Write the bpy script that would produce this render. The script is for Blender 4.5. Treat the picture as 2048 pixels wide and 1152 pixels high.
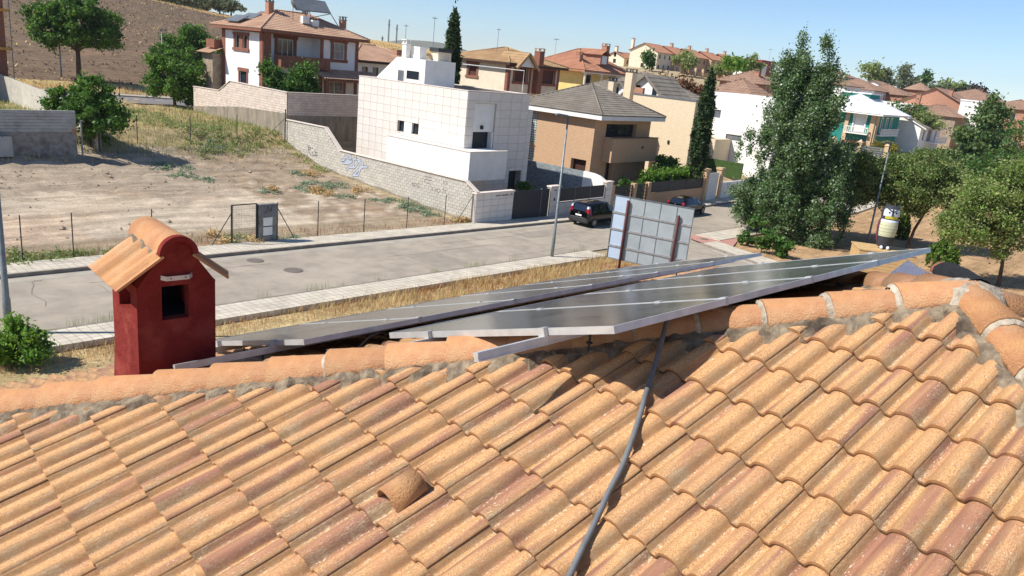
import bpy, bmesh, math, random
import numpy as np
from mathutils import Vector, Matrix

for o in list(bpy.data.objects): bpy.data.objects.remove(o)
scene = bpy.context.scene
COL = scene.collection
RAD = math.radians

# ------------------------------------------------------------------ camera
CAM = np.array([0.0, 0.0, 10.4])
RX = np.array([0.65563537, -0.74861558, 0.0985747])      # camera right in world
DN = np.array([-0.14726926, -0.25482177, -0.95570792])   # camera down in world
FW = np.array([0.74057682, 0.61207889, -0.27731823])     # camera forward in world
FOC = 1554.0 / 2048.0
cd = bpy.data.cameras.new('camera'); cam = bpy.data.objects.new('camera', cd); COL.objects.link(cam)
cd.sensor_width = 36.0; cd.lens = 36.0 * FOC; cd.clip_start = 0.05; cd.clip_end = 20000
up = -DN
cam.matrix_world = Matrix(((RX[0], up[0], -FW[0], CAM[0]), (RX[1], up[1], -FW[1], CAM[1]),
                           (RX[2], up[2], -FW[2], CAM[2]), (0, 0, 0, 1)))
scene.camera = cam

# ------------------------------------------------------------------ sky, sun, exposure
SUN_EL = RAD(46.0); SUN_H = (-0.871, 0.491)
world = bpy.data.worlds.new('World'); scene.world = world; world.use_nodes = True
nt = world.node_tree
sky = nt.nodes.new('ShaderNodeTexSky'); sky.sky_type = 'NISHITA'; sky.sun_disc = False
sky.sun_elevation = SUN_EL; sky.sun_rotation = math.atan2(SUN_H[0], SUN_H[1])
sky.altitude = 300; sky.air_density = 0.85; sky.dust_density = 0.0; sky.ozone_density = 6.0
bg = nt.nodes['Background']; nt.links.new(sky.outputs[0], bg.inputs[0]); bg.inputs[1].default_value = 0.112
sd = bpy.data.lights.new('sun', 'SUN'); sd.energy = 5.0; sd.angle = RAD(0.53); sd.color = (1.0, 0.95, 0.87)
sun = bpy.data.objects.new('sun', sd); COL.objects.link(sun)
sun.rotation_euler = Vector((-SUN_H[0] * math.cos(SUN_EL), -SUN_H[1] * math.cos(SUN_EL), -math.sin(SUN_EL))).to_track_quat('-Z', 'Y').to_euler()
vs = scene.view_settings
vs.view_transform = 'Standard'; vs.look = 'None'; vs.gamma = 1.0; vs.exposure = 0.35
try: vs.use_curve_mapping = False
except Exception: pass

# ------------------------------------------------------------------ helpers
ORG = {}
def V3(*a): return np.array(a, float)
def nrm(v): return v / np.linalg.norm(v)
def tag(o, label=None, cat=None, group=None, kind=None):
    if label: o['label'] = label
    if cat: o['category'] = cat
    if group: o['group'] = group
    if kind: o['kind'] = kind
    return o
def thing(name, label, cat, loc, group=None):
    o = bpy.data.objects.new(name, None); COL.objects.link(o); o.location = tuple(loc); o.empty_display_size = 0.2
    ORG[o.name] = V3(*loc); tag(o, label, cat, group); return o
def org(o): return ORG.get(o.name, V3(0, 0, 0)) if o else V3(0, 0, 0)

class MB:
    def __init__(s): s.v = []; s.f = []; s.n = 0
    def add(s, vs, fs):
        b = s.n
        for p in vs: s.v.append((float(p[0]), float(p[1]), float(p[2])))
        s.n += len(vs)
        for f in fs: s.f.append(tuple(b + i for i in f))
        return s
    def poly(s, *p): return s.add(p, [tuple(range(len(p)))])
    def box(s, x0, y0, z0, x1, y1, z1):
        p = [(x0,y0,z0),(x1,y0,z0),(x1,y1,z0),(x0,y1,z0),(x0,y0,z1),(x1,y0,z1),(x1,y1,z1),(x0,y1,z1)]
        return s.add(p, [(0,3,2,1),(4,5,6,7),(0,1,5,4),(1,2,6,5),(2,3,7,6),(3,0,4,7)])
    def obox(s, c, a, b, n):    # centre and three half-axis vectors
        c = V3(*c); a = V3(*a); b = V3(*b); n = V3(*n)
        p = [c-a-b-n, c+a-b-n, c+a+b-n, c-a+b-n, c-a-b+n, c+a-b+n, c+a+b+n, c-a+b+n]
        return s.add(p, [(0,3,2,1),(4,5,6,7),(0,1,5,4),(1,2,6,5),(2,3,7,6),(3,0,4,7)])
    def beam(s, p0, p1, w, h, upv=(0,0,1)):
        p0 = V3(*p0); p1 = V3(*p1); d = p1 - p0; L = np.linalg.norm(d); d = d / L
        u = V3(*upv)
        if abs(d @ u) > 0.95: u = V3(1, 0, 0)
        sd_ = nrm(np.cross(d, u)); u2 = np.cross(sd_, d)
        return s.obox((p0 + p1) / 2, d * L / 2, sd_ * w / 2, u2 * h / 2)
    def tube(s, pts, rad, n=8, caps=True):
        pts = [V3(*p) for p in pts]; k = len(pts)
        if not hasattr(rad, '__len__'): rad = [rad] * k
        ref = None; vs = []
        for i in range(k):
            d = pts[min(i+1, k-1)] - pts[max(i-1, 0)]; d = d / (np.linalg.norm(d) + 1e-9)
            if ref is None:
                ref = V3(0,0,1) if abs(d[2]) < 0.9 else V3(1,0,0)
            a = np.cross(d, ref); a = a / (np.linalg.norm(a) + 1e-9); b = np.cross(d, a); ref = np.cross(a, d)
            for j in range(n):
                t = 2*math.pi*j/n; vs.append(pts[i] + rad[i]*(a*math.cos(t) + b*math.sin(t)))
        fs = [(i*n+j, i*n+(j+1) % n, (i+1)*n+(j+1) % n, (i+1)*n+j) for i in range(k-1) for j in range(n)]
        if caps: fs += [tuple(range(n-1, -1, -1)), tuple((k-1)*n+j for j in range(n))]
        return s.add(vs, fs)
    def lathe(s, prof, c, n=20, sx=1, sy=1, rot=0):
        vs = []; k = len(prof)
        for r, z in prof:
            for j in range(n):
                t = 2*math.pi*j/n + rot; vs.append((c[0] + sx*r*math.cos(t), c[1] + sy*r*math.sin(t), c[2] + z))
        fs = [(i*n+j, i*n+(j+1) % n, (i+1)*n+(j+1) % n, (i+1)*n+j) for i in range(k-1) for j in range(n)]
        return s.add(vs, fs)
    def ell(s, c, rx, ry, rz, n=12, m=8):
        prof = [(math.sin(math.pi*i/m) + 1e-4, -math.cos(math.pi*i/m)) for i in range(m+1)]
        vs = []
        for r, z in prof:
            for j in range(n):
                t = 2*math.pi*j/n; vs.append((c[0] + rx*r*math.cos(t), c[1] + ry*r*math.sin(t), c[2] + rz*z))
        fs = [(i*n+j, i*n+(j+1) % n, (i+1)*n+(j+1) % n, (i+1)*n+j) for i in range(m) for j in range(n)]
        return s.add(vs, fs)
    def build(s, name, mat, parent=None, smooth=False, loc=None, label=None):
        o0 = V3(*loc) if loc is not None else org(parent)
        me = bpy.data.meshes.new(name)
        me.from_pydata([(p[0]-o0[0], p[1]-o0[1], p[2]-o0[2]) for p in s.v], [], s.f)
        if smooth: me.polygons.foreach_set('use_smooth', [True]*len(me.polygons))
        me.materials.append(mat); me.update()
        o = bpy.data.objects.new(name, me); COL.objects.link(o)
        if parent: o.parent = parent
        else: o.location = tuple(o0)
        ORG[o.name] = o0
        if label: o['label'] = label
        return o
def np_mesh(name, verts, faces, mat, parent=None, loc=None, smooth=False):
    o0 = V3(*loc) if loc is not None else org(parent)
    me = bpy.data.meshes.new(name); verts = np.asarray(verts, float) - o0; faces = np.asarray(faces, np.int32)
    k = faces.shape[1]; nf = len(faces)
    me.vertices.add(len(verts)); me.vertices.foreach_set('co', verts.ravel())
    me.loops.add(nf*k); me.loops.foreach_set('vertex_index', faces.ravel())
    me.polygons.add(nf); me.polygons.foreach_set('loop_start', np.arange(0, nf*k, k, dtype=np.int32))
    if smooth: me.polygons.foreach_set('use_smooth', np.ones(nf, bool))
    me.update(calc_edges=True); me.materials.append(mat)
    o = bpy.data.objects.new(name, me); COL.objects.link(o)
    if parent: o.parent = parent
    else: o.location = tuple(o0)
    ORG[o.name] = o0
    return o
def copy_tree(o, parent=None):
    c = o.copy(); COL.objects.link(c); c.parent = parent; ORG[c.name] = org(o)
    for ch in list(o.children): copy_tree(ch, c)
    return c
def proj(p):
    d = V3(*p) - CAM; z = d @ FW
    if z < 0.05: return None
    return (1024 + 1554*(d @ RX)/z, 576 + 1554*(d @ DN)/z, z)

# ------------------------------------------------------------------ materials
def sr(r, g, b): return tuple(((c/255.0)/12.92 if c/255.0 <= 0.04045 else ((c/255.0+0.055)/1.055)**2.4) for c in (r, g, b)) + (1.0,)
def MAT(name, c1, c2=None, scale=3.0, rough=0.85, bump=0.0, bscale=40.0, metal=0.0, c3=None, s3=0.4, spec=0.4, island=0.0, detail=6.0, t0=0.35, t1=0.65, stretch=None):
    m = bpy.data.materials.new(name); m.use_nodes = True; n = m.node_tree.nodes; l = m.node_tree.links
    b = n['Principled BSDF']; b.inputs['Roughness'].default_value = rough; b.inputs['Metallic'].default_value = metal
    b.inputs['Specular IOR Level'].default_value = spec
    tc = n.new('ShaderNodeTexCoord'); co = tc.outputs['Object']
    if stretch:
        mp = n.new('ShaderNodeMapping'); mp.inputs['Scale'].default_value = stretch; l.new(co, mp.inputs[0]); co = mp.outputs[0]
    def noise(sc, det=detail, rg=0.6):
        t = n.new('ShaderNodeTexNoise'); t.inputs['Scale'].default_value = sc; t.inputs['Detail'].default_value = det
        t.inputs['Roughness'].default_value = rg; l.new(co, t.inputs['Vector']); return t.outputs[0]
    def mixc(f, a, bb):
        x = n.new('ShaderNodeMix'); x.data_type = 'RGBA'
        if isinstance(f, float): x.inputs[0].default_value = f
        else: l.new(f, x.inputs[0])
        for k, cc in ((6, a), (7, bb)):
            if isinstance(cc, tuple): x.inputs[k].default_value = cc
            else: l.new(cc, x.inputs[k])
        return x.outputs[2]
    def ramp(f, a, bb):
        r = n.new('ShaderNodeMapRange'); r.inputs[1].default_value = a; r.inputs[2].default_value = bb; l.new(f, r.inputs[0]); return r.outputs[0]
    col = c1
    if c2: col = mixc(ramp(noise(scale), t0, t1), c1, c2)
    if c3: col = mixc(ramp(noise(s3, 4), 0.5, 0.7), col, c3)
    if island > 0:
        g = n.new('ShaderNodeNewGeometry'); hs = n.new('ShaderNodeHueSaturation')
        r = n.new('ShaderNodeMapRange'); l.new(g.outputs['Random Per Island'], r.inputs[0]); r.inputs[3].default_value = 1-island; r.inputs[4].default_value = 1+island
        l.new(r.outputs[0], hs.inputs['Value'])
        r2 = n.new('ShaderNodeMapRange'); mm = n.new('ShaderNodeMath'); mm.operation = 'FRACT'; m2 = n.new('ShaderNodeMath'); m2.operation = 'MULTIPLY'; m2.inputs[1].default_value = 7.13
        l.new(g.outputs['Random Per Island'], m2.inputs[0]); l.new(m2.outputs[0], mm.inputs[0]); l.new(mm.outputs[0], r2.inputs[0])
        r2.inputs[3].default_value = 0.5-island*0.06; r2.inputs[4].default_value = 0.5+island*0.06; l.new(r2.outputs[0], hs.inputs['Hue'])
        if isinstance(col, tuple): hs.inputs['Color'].default_value = col
        else: l.new(col, hs.inputs['Color'])
        col = hs.outputs[0]
    if isinstance(col, tuple): b.inputs['Base Color'].default_value = col
    else: l.new(col, b.inputs['Base Color'])
    if bump > 0:
        bp = n.new('ShaderNodeBump'); bp.inputs['Strength'].default_value = min(1.0, bump); bp.inputs['Distance'].default_value = 0.02
        l.new(noise(bscale, 8, 0.65), bp.inputs['Height']); l.new(bp.outputs[0], b.inputs['Normal'])
    return m
def LEAF(name, c1, c2, sub=0.35, rough=0.55, isl=0.35):
    m = MAT(name, c1, c2, scale=0.6, rough=rough, island=isl, detail=2)
    n = m.node_tree.nodes; l = m.node_tree.links; b = n['Principled BSDF']; out = n['Material Output']
    tr = n.new('ShaderNodeBsdfTranslucent'); mx = n.new('ShaderNodeMixShader'); mx.inputs[0].default_value = sub
    for lk in list(m.node_tree.links):
        if lk.to_socket == b.inputs['Base Color']: l.new(lk.from_socket, tr.inputs[0])
    l.new(b.outputs[0], mx.inputs[1]); l.new(tr.outputs[0], mx.inputs[2]); l.new(mx.outputs[0], out.inputs[0])
    return m
def GLASS(name, c, rough=0.08, metal=0.0, spec=0.6):
    m = MAT(name, c, rough=rough, metal=metal, spec=spec); return m

M = {}
M['mortar'] = MAT('mortar', sr(160,144,120), sr(108,94,78), 12, 0.95, 1.0, 26, c3=sr(72,60,48), s3=4)
M['white_mortar'] = MAT('white_mortar', sr(200,188,168), sr(150,136,118), 16, 0.95, 0.8, 50)
M['alu'] = MAT('aluminium', sr(206,206,203), sr(188,188,186), 8, 0.42, metal=0.4, spec=0.5)
M['alu_dull'] = MAT('aluminium_dull', sr(176,174,174), sr(150,148,150), 8, 0.5, metal=0.6)
M['steel'] = MAT('galvanised_steel', sr(140,146,148), sr(112,118,121), 6, 0.55, metal=0.4)
M['dark_steel'] = MAT('dark_painted_steel', sr(58,62,62), sr(44,48,50), 6, 0.6)
M['black'] = MAT('black_plastic', sr(22,22,24), sr(32,32,35), 20, 0.55)
M['black_cloth'] = MAT('black_cloth', sr(20,21,23), sr(36,37,40), 30, 0.95, 0.4, 300)
M['grey_plastic'] = MAT('grey_conduit', sr(120,122,122), sr(104,106,107), 12, 0.5, 0.3, 200)
M['red_stucco'] = MAT('red_stucco', sr(130,48,43), sr(114,40,36), 5, 0.95, 1.0, 16, c3=sr(148,72,62), s3=3, spec=0.15)
M['soot_and_shade'] = MAT('soot_and_shade', sr(14,12,12), sr(26,22,20), 5, 1.0)  # flue soot, also the painted shade inside the vent hood
M['terracotta'] = MAT('terracotta', sr(206,138,92), sr(178,104,72), 6, 0.9, 0.5, 90, island=0.12)
# ================================================================== the tiled roof we look across
HH = V3(0.99232977, -0.12361888, 0); NN = V3(0.12361888, 0.99232977, 0); ZZ = V3(0, 0, 1)
APEX = V3(5.081, 0.766, 9.339); TP = 0.34863; PT = math.atan(TP); CP = math.cos(PT); SP = math.sin(PT)
HALF = 6.16; TW = 0.3132; TE = 0.3466
def rl(a, b, c): return APEX + a*HH + b*NN + c*ZZ

def tile_material():
    m = bpy.data.materials.new('roof_tile'); m.use_nodes = True; n = m.node_tree.nodes; l = m.node_tree.links; b = n['Principled BSDF']
    at = n.new('ShaderNodeAttribute'); at.attribute_name = 'tuv'
    g = n.new('ShaderNodeNewGeometry'); oi = n.new('ShaderNodeObjectInfo')
    def math_(op, a, c=None):
        x = n.new('ShaderNodeMath'); x.operation = op
        for i, q in enumerate((a, c)):
            if q is None: continue
            if isinstance(q, (int, float)): x.inputs[i].default_value = q
            else: l.new(q, x.inputs[i])
        return x.outputs[0]
    rnd = math_('FRACT', math_('ADD', math_('MULTIPLY', g.outputs['Random Per Island'], 17.3), math_('MULTIPLY', oi.outputs['Random'], 7.7)))
    rnd2 = math_('FRACT', math_('MULTIPLY', rnd, 13.7))
    def noise(scale, sv, det=4.0, rg=0.6, w=None):
        mp = n.new('ShaderNodeMapping'); mp.inputs['Scale'].default_value = sv; l.new(at.outputs['Vector'], mp.inputs[0])
        t = n.new('ShaderNodeTexNoise'); t.noise_dimensions = '4D'; t.inputs['Scale'].default_value = scale; t.inputs['Detail'].default_value = det
        t.inputs['Roughness'].default_value = rg; l.new(mp.outputs[0], t.inputs['Vector']); l.new(w if w is not None else math_('MULTIPLY', rnd, 91.0), t.inputs['W']); return t.outputs[0]
    def mr(f, a, c, d=0.0, e=1.0):
        r = n.new('ShaderNodeMapRange'); r.interpolation_type = 'SMOOTHSTEP'
        r.inputs[1].default_value = a; r.inputs[2].default_value = c; r.inputs[3].default_value = d; r.inputs[4].default_value = e; l.new(f, r.inputs[0]); return r.outputs[0]
    def mix(f, a, c):
        x = n.new('ShaderNodeMix'); x.data_type = 'RGBA'; l.new(f, x.inputs[0])
        for k, q in ((6, a), (7, c)):
            if isinstance(q, tuple): x.inputs[k].default_value = q
            else: l.new(q, x.inputs[k])
        return x.outputs[2]
    sx = n.new('ShaderNodeSeparateXYZ'); l.new(at.outputs['Vector'], sx.inputs[0])
    fl = noise(1.0, (11, 0.9, 0), 1.5)
    fac = mr(math_('ADD', fl, math_('MULTIPLY', math_('SUBTRACT', rnd2, 0.5), 0.16)), 0.53, 0.66)
    base = mix(fac, sr(216, 170, 120), sr(160, 116, 99))
    base = mix(mr(noise(1.0, (6, 2, 0), 2.0), 0.45, 0.75, 0.0, 0.8), base, sr(200, 152, 114))
    grain = noise(1.0, (120, 120, 120), 3.0, 0.7)
    base = mix(mr(grain, 0.43, 0.60, 0.0, 0.80), base, sr(148, 104, 70))
    ph = math_('FRACT', math_('MULTIPLY', math_('ADD', sx.outputs[0], -0.040), 1.0/0.1566))      # 0..1 over one roll
    flank = mr(math_('ABSOLUTE', math_('SUBTRACT', ph, 0.86)), 0.06, 0.36, 1.0, 0.0)               # valley and lee flank
    big = noise(1.0, (8, 5, 0), 3.0)
    zone = math_('ADD', math_('MULTIPLY', flank, 0.115), mr(big, 0.35, 0.75, -0.07, 0.10))
    spots = noise(1.0, (78, 78, 78), 1.5, 0.5)
    lich = mr(math_('ADD', spots, zone), 0.64, 0.70)
    base = mix(math_('MULTIPLY', lich, 0.85), base, sr(214, 190, 154))
    sp2 = noise(1.0, (48, 48, 48), 2.0, 0.5, math_('MULTIPLY', rnd, 37.0))
    base = mix(mr(math_('ADD', sp2, math_('MULTIPLY', flank, 0.06)), 0.69, 0.73, 0.0, 0.9), base, sr(224, 214, 194))
    grime = mr(math_('ADD', noise(1.0, (30, 22, 10), 4.0), math_('MULTIPLY', flank, 0.05)), 0.56, 0.80, 0.0, 0.35)
    base = mix(grime, base, sr(134, 96, 66))
    lipd = mr(sx.outputs[2], -0.6, -0.2, 1.0, 0.0)         # the cut lower edge is darker grey-brown
    base = mix(math_('MULTIPLY', lipd, 0.9), base, sr(104, 78, 54))
    l.new(base, b.inputs['Base Color']); b.inputs['Roughness'].default_value = 0.9; b.inputs['Specular IOR Level'].default_value = 0.25
    bp = n.new('ShaderNodeBump'); bp.inputs['Strength'].default_value = 0.8; bp.inputs['Distance'].default_value = 0.005
    l.new(math_('ADD', grain, math_('MULTIPLY', lich, 0.8)), bp.inputs['Height']); l.new(bp.outputs[0], b.inputs['Normal'])
    return m
M['tile'] = tile_material()

PROF = [(0.000,0.0277),(0.009,0.0227),(0.017,0.0118),(0.025,0.0017),(0.036,0.0000),(0.052,0.0000),(0.058,0.0084),(0.066,0.0218),(0.078,0.0336),(0.097,0.0412),(0.118,0.0437),(0.139,0.0412),(0.158,0.0336),(0.170,0.0218),(0.178,0.0084),(0.186,0.0008),
        (0.202,0.0000),(0.213,0.0017),(0.219,0.0109),(0.227,0.0244),(0.239,0.0353),(0.256,0.0420),(0.275,0.0437),(0.293,0.0420),(0.306,0.0370),(TW+.002,0.0319)]
TL = TE + 0.06
def tile_geo():
    k = len(PROF); vs = []; uv = []
    for v, dz in ((0.0, 0.031), (TL, 0.002)):
        for u, z in PROF: vs.append((u, v, z + dz)); uv.append((u, v, z/0.044))
    for u, z in PROF: vs.append((u, 0.004, z + 0.031 - 0.026)); uv.append((u, 0.0, -1.0))
    vs += [(TW+.002, 0.0, .032+.031-.010), (TW+.002, TL, .032+.002-.008)]; uv += [(TW, 0, -1.0), (TW, TL, -1.0)]
    fs = [(i, i+1, k+i+1, k+i) for i in range(k-1)]
    ns = len(fs)
    fs += [(2*k+i, 2*k+i+1, i+1, i) for i in range(k-1)]
    fs += [(k-1, 3*k, 3*k+1, 2*k-1)]
    return vs, fs, uv, ns
TV, TF, TUV, TNS = tile_geo()
def set_tuv(me, uv):
    a = me.attributes.new('tuv', 'FLOAT_VECTOR', 'POINT'); a.data.foreach_set('vector', np.asarray(uv, float).ravel())
def base_tile_mesh():
    me = bpy.data.meshes.new('roof_tile'); me.from_pydata(TV, [], TF)
    me.polygons.foreach_set('use_smooth', [i < TNS for i in range(len(TF))]); set_tuv(me, TUV)
    me.materials.append(M['tile']); me.update(); return me
TILE_ME = base_tile_mesh()
PLANES = {'W': (-NN, HH*CP + ZZ*SP, -HH*SP + ZZ*CP), 'N': (-HH, -NN*CP + ZZ*SP, NN*SP + ZZ*CP),
          'E': (NN, -HH*CP + ZZ*SP, HH*SP + ZZ*CP), 'S': (HH, NN*CP + ZZ*SP, -NN*SP + ZZ*CP)}
house = thing('tiled_house', 'house whose orange tiled pyramid roof fills the foreground', 'house', (APEX[0], APEX[1], 0.9))
wl = MB(); e = HALF - 0.45
c4 = [rl(s*e, t*e, 0) for s, t in ((-1,-1),(1,-1),(1,1),(-1,1))]
ez = APEX[2] - HALF*TP - 0.02
for i in range(4):
    a, b = c4[i], c4[(i+1) % 4]
    wl.poly((a[0],a[1],0.3),(b[0],b[1],0.3),(b[0],b[1],ez+0.12),(a[0],a[1],ez+0.12))
M['cream_wall'] = MAT('cream_render', sr(226,214,190), sr(214,200,176), 2, 0.9, 0.3, 60)
wl.build('wall', M['cream_wall'], house)
deck = MB()
for a in ('W','N','E','S'):
    ad, ud, nd = PLANES[a]; Ls = HALF/CP
    deck.poly(APEX - nd*0.03, APEX - ud*Ls - ad*HALF - nd*0.03, APEX - ud*Ls + ad*HALF - nd*0.03)
M['deck'] = MAT('roof_deck', sr(150,96,66), sr(120,80,58), 6, 0.95, 0.3, 30)
roof = deck.build('roof', M['deck'], house)

random.seed(5)
tiles = []
for pl in ('W', 'N', 'E', 'S'):
    ad, ud, nd = PLANES[pl]
    oa = -0.5377 if pl == 'W' else 0.11; ob = -1.947 if pl == 'W' else -0.02
    Ls = HALF/CP
    for j in range(-30, 12):
        b0 = ob + j*TE
        if b0 < -Ls - 0.02 or b0 > -0.03: continue
        for i in range(-40, 40):
            a0 = oa + i*TW
            lo = min(abs(a0), abs(a0+TW)) if a0*(a0+TW) > 0 else 0.0
            if lo > -b0*CP + 0.02: continue           # wholly beyond the hip
            hi = max(abs(a0), abs(a0+TW+.01)); cut = hi > (-(b0+TL))*CP - 0.35
            c = APEX + ad*(a0+TW/2) + ud*(b0+TE/2)
            q = proj(c)
            vis = pl == 'W' and q is not None and -90 < q[0] < 2140 and 480 < q[1] < 1260
            tiles.append((q[2] if (vis and q) else 1e3, pl, a0, b0, cut))
tiles.sort(key=lambda t: t[0])
def tile_matrix(pl, a0, b0, jit=True):
    ad, ud, nd = PLANES[pl]
    p = APEX + ad*a0 + ud*b0
    j = (random.uniform(-.003,.003), random.uniform(-.004,.004), random.uniform(0,.004), random.uniform(-.006,.006)) if jit else (0,0,0,0)
    m = Matrix(((ad[0],ud[0],nd[0],p[0]),(ad[1],ud[1],nd[1],p[1]),(ad[2],ud[2],nd[2],p[2]),(0,0,0,1)))
    return m @ Matrix.Translation((j[0], j[1], j[2])) @ Matrix.Rotation(j[3], 4, 'Z') @ Matrix.Rotation(random.uniform(-.006,.006) if jit else 0, 4, 'Y')
def hip_cut(bm, pl, a0, b0):
    for sgn in (1, -1):      # tile-plane hip lines: sgn*a = -b*CP - margin
        n = Vector((sgn, CP, 0)).normalized(); pt = Vector((-a0, -b0, 0)) - n*(0.16 + 0.025*math.sin(a0*17+b0*9))
        bmesh.ops.bisect_plane(bm, geom=bm.verts[:]+bm.edges[:]+bm.faces[:], plane_co=pt, plane_no=n, clear_outer=True, use_snap_center=False)
house_inv = Matrix.Translation(-Vector(org(house)))
SV, SF, SU, SS = [], [], [], []; made = 0
for dep, pl, a0, b0, cut in tiles:
    mw = tile_matrix(pl, a0, b0)
    if made < 300 and dep < 900:
        if cut:
            bm = bmesh.new(); lay = bm.verts.layers.float_vector.new('tuv'); vv = [bm.verts.new(v) for v in TV]
            for v_, u_ in zip(vv, TUV): v_[lay] = u_
            for k_, f in enumerate(TF):
                ff = bm.faces.new([vv[q] for q in f]); ff.smooth = k_ < TNS
            hip_cut(bm, pl, a0, b0)
            if len(bm.faces) < 2: bm.free(); continue
            me = bpy.data.meshes.new('roof_tile'); bm.to_mesh(me); bm.free(); me.materials.append(M['tile'])
        else: me = TILE_ME
        o = bpy.data.objects.new('roof_tile', me); COL.objects.link(o); o.parent = roof; o.matrix_local = house_inv @ mw; made += 1
        continue
    bm = None
    if cut:
        bm = bmesh.new(); lay = bm.verts.layers.float_vector.new('tuv'); vv = [bm.verts.new(v) for v in TV]
        for v_, u_ in zip(vv, TUV): v_[lay] = u_
        for f in TF: bm.faces.new([vv[q] for q in f])
        hip_cut(bm, pl, a0, b0); bm.verts.index_update()
        vl = [tuple(v.co) for v in bm.verts]; fl = [tuple(v.index for v in f.verts) for f in bm.faces]; ul = [tuple(v[lay]) for v in bm.verts]
        sl = [True]*len(fl); bm.free()
    else: vl, fl, ul = TV, TF, TUV; sl = [i < TNS for i in range(len(TF))]
    if not vl: continue
    base = len(SV); A = np.array(mw); w = np.c_[np.array(vl), np.ones(len(vl))] @ A.T
    SV.extend(w[:, :3].tolist()); SF.extend([tuple(base+q for q in f) for f in fl]); SU.extend(ul); SS.extend(sl)
me = bpy.data.meshes.new('distant_tiles'); o0 = org(house)
me.from_pydata([(p[0]-o0[0], p[1]-o0[1], p[2]-o0[2]) for p in SV], [], SF); me.polygons.foreach_set('use_smooth', SS); set_tuv(me, SU); me.materials.append(M['tile'])
o = bpy.data.objects.new('distant_tiles', me); COL.objects.link(o); o.parent = roof; o['kind'] = 'stuff'

# ---- hip caps, mortar beds
def cap_material():
    m = MAT('hip_tile', sr(214,162,112), sr(192,136,100), 4, 0.92, 0.8, 90, c3=sr(208,168,128), s3=3, spec=0.2)
    n = m.node_tree.nodes; l = m.node_tree.links; b = n['Principled BSDF']
    oi = n.new('ShaderNodeObjectInfo'); hs = n.new('ShaderNodeHueSaturation'); r = n.new('ShaderNodeMapRange')
    l.new(oi.outputs['Random'], r.inputs[0]); r.inputs[3].default_value = 0.86; r.inputs[4].default_value = 1.1; l.new(r.outputs[0], hs.inputs['Value'])
    src = [k for k in m.node_tree.links if k.to_socket == b.inputs['Base Color']][0].from_socket
    t = n.new('ShaderNodeTexNoise'); t.inputs['Scale'].default_value = 110; t.inputs['Detail'].default_value = 3
    tc = n.new('ShaderNodeTexCoord'); l.new(tc.outputs['Object'], t.inputs[0])
    mr = n.new('ShaderNodeMapRange'); mr.inputs[1].default_value = 0.58; mr.inputs[2].default_value = 0.72; mr.inputs[4].default_value = 0.55; l.new(t.outputs[0], mr.inputs[0])
    sx = n.new('ShaderNodeSeparateXYZ'); l.new(tc.outputs['Object'], sx.inputs[0])
    t2 = n.new('ShaderNodeTexNoise'); t2.inputs['Scale'].default_value = 26; t2.inputs['Detail'].default_value = 5; l.new(tc.outputs['Object'], t2.inputs[0])
    ad = n.new('ShaderNodeMath'); ad.operation = 'MULTIPLY_ADD'; ad.inputs[1].default_value = 0.05; l.new(t2.outputs[0], ad.inputs[0]); l.new(sx.outputs[2], ad.inputs[2])
    ed = n.new('ShaderNodeMapRange'); ed.inputs[1].default_value = 0.016; ed.inputs[2].default_value = 0.040; ed.inputs[3].default_value = 0.75; ed.inputs[4].default_value = 0.0; l.new(ad.outputs[0], ed.inputs[0])
    x = n.new('ShaderNodeMix'); x.data_type = 'RGBA'; l.new(mr.outputs[0], x.inputs[0]); l.new(src, x.inputs[6]); x.inputs[7].default_value = sr(150,98,62)
    y = n.new('ShaderNodeMix'); y.data_type = 'RGBA'; l.new(ed.outputs[0], y.inputs[0]); l.new(x.outputs[2], y.inputs[6]); y.inputs[7].default_value = sr(86,66,50)
    l.new(y.outputs[2], hs.inputs['Color']); l.new(hs.outputs[0], b.inputs['Base Color']); return m
M['cap'] = cap_material()
def cap_mesh(L=0.445, r0=0.132, r1=0.108, n=14, th=0.018, hgt=0.92):
    vs = []
    for x, r in ((0.0, r0), (0.0, r0), (L, r1)):
        pass
    ring = lambda x, r: [(x, -r*math.cos(math.pi*i/n), r*hgt*math.sin(math.pi*i/n)) for i in range(n+1)]
    vs = ring(0, r0) + ring(L, r1) + ring(0, r0-th) + [(0, -r0, -.03), (0, r0, -.03), (L, -r1, -.03), (L, r1, -.03)]
    k = n+1; fs = [(i, k+i, k+i+1, i+1) for i in range(n)]; ns = n
    fs += [(i, i+1, 2*k+i+1, 2*k+i) for i in range(n)] + [(0, 3*k, 3*k+2, k), (n, 2*k-1, 3*k+3, 3*k+1)]
    me = bpy.data.meshes.new('ridge_tile'); me.from_pydata(vs, [], fs); me.polygons.foreach_set('use_smooth', [i < ns for i in range(len(fs))])
    me.materials.append(M['cap']); me.update(); return me
CAP = cap_mesh()
HIPS = {'A': (-HH+NN), 'B': (-HH-NN), 'C': (HH+NN), 'D': (HH-NN)}
SPC = 0.380
mo = MB()
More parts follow.
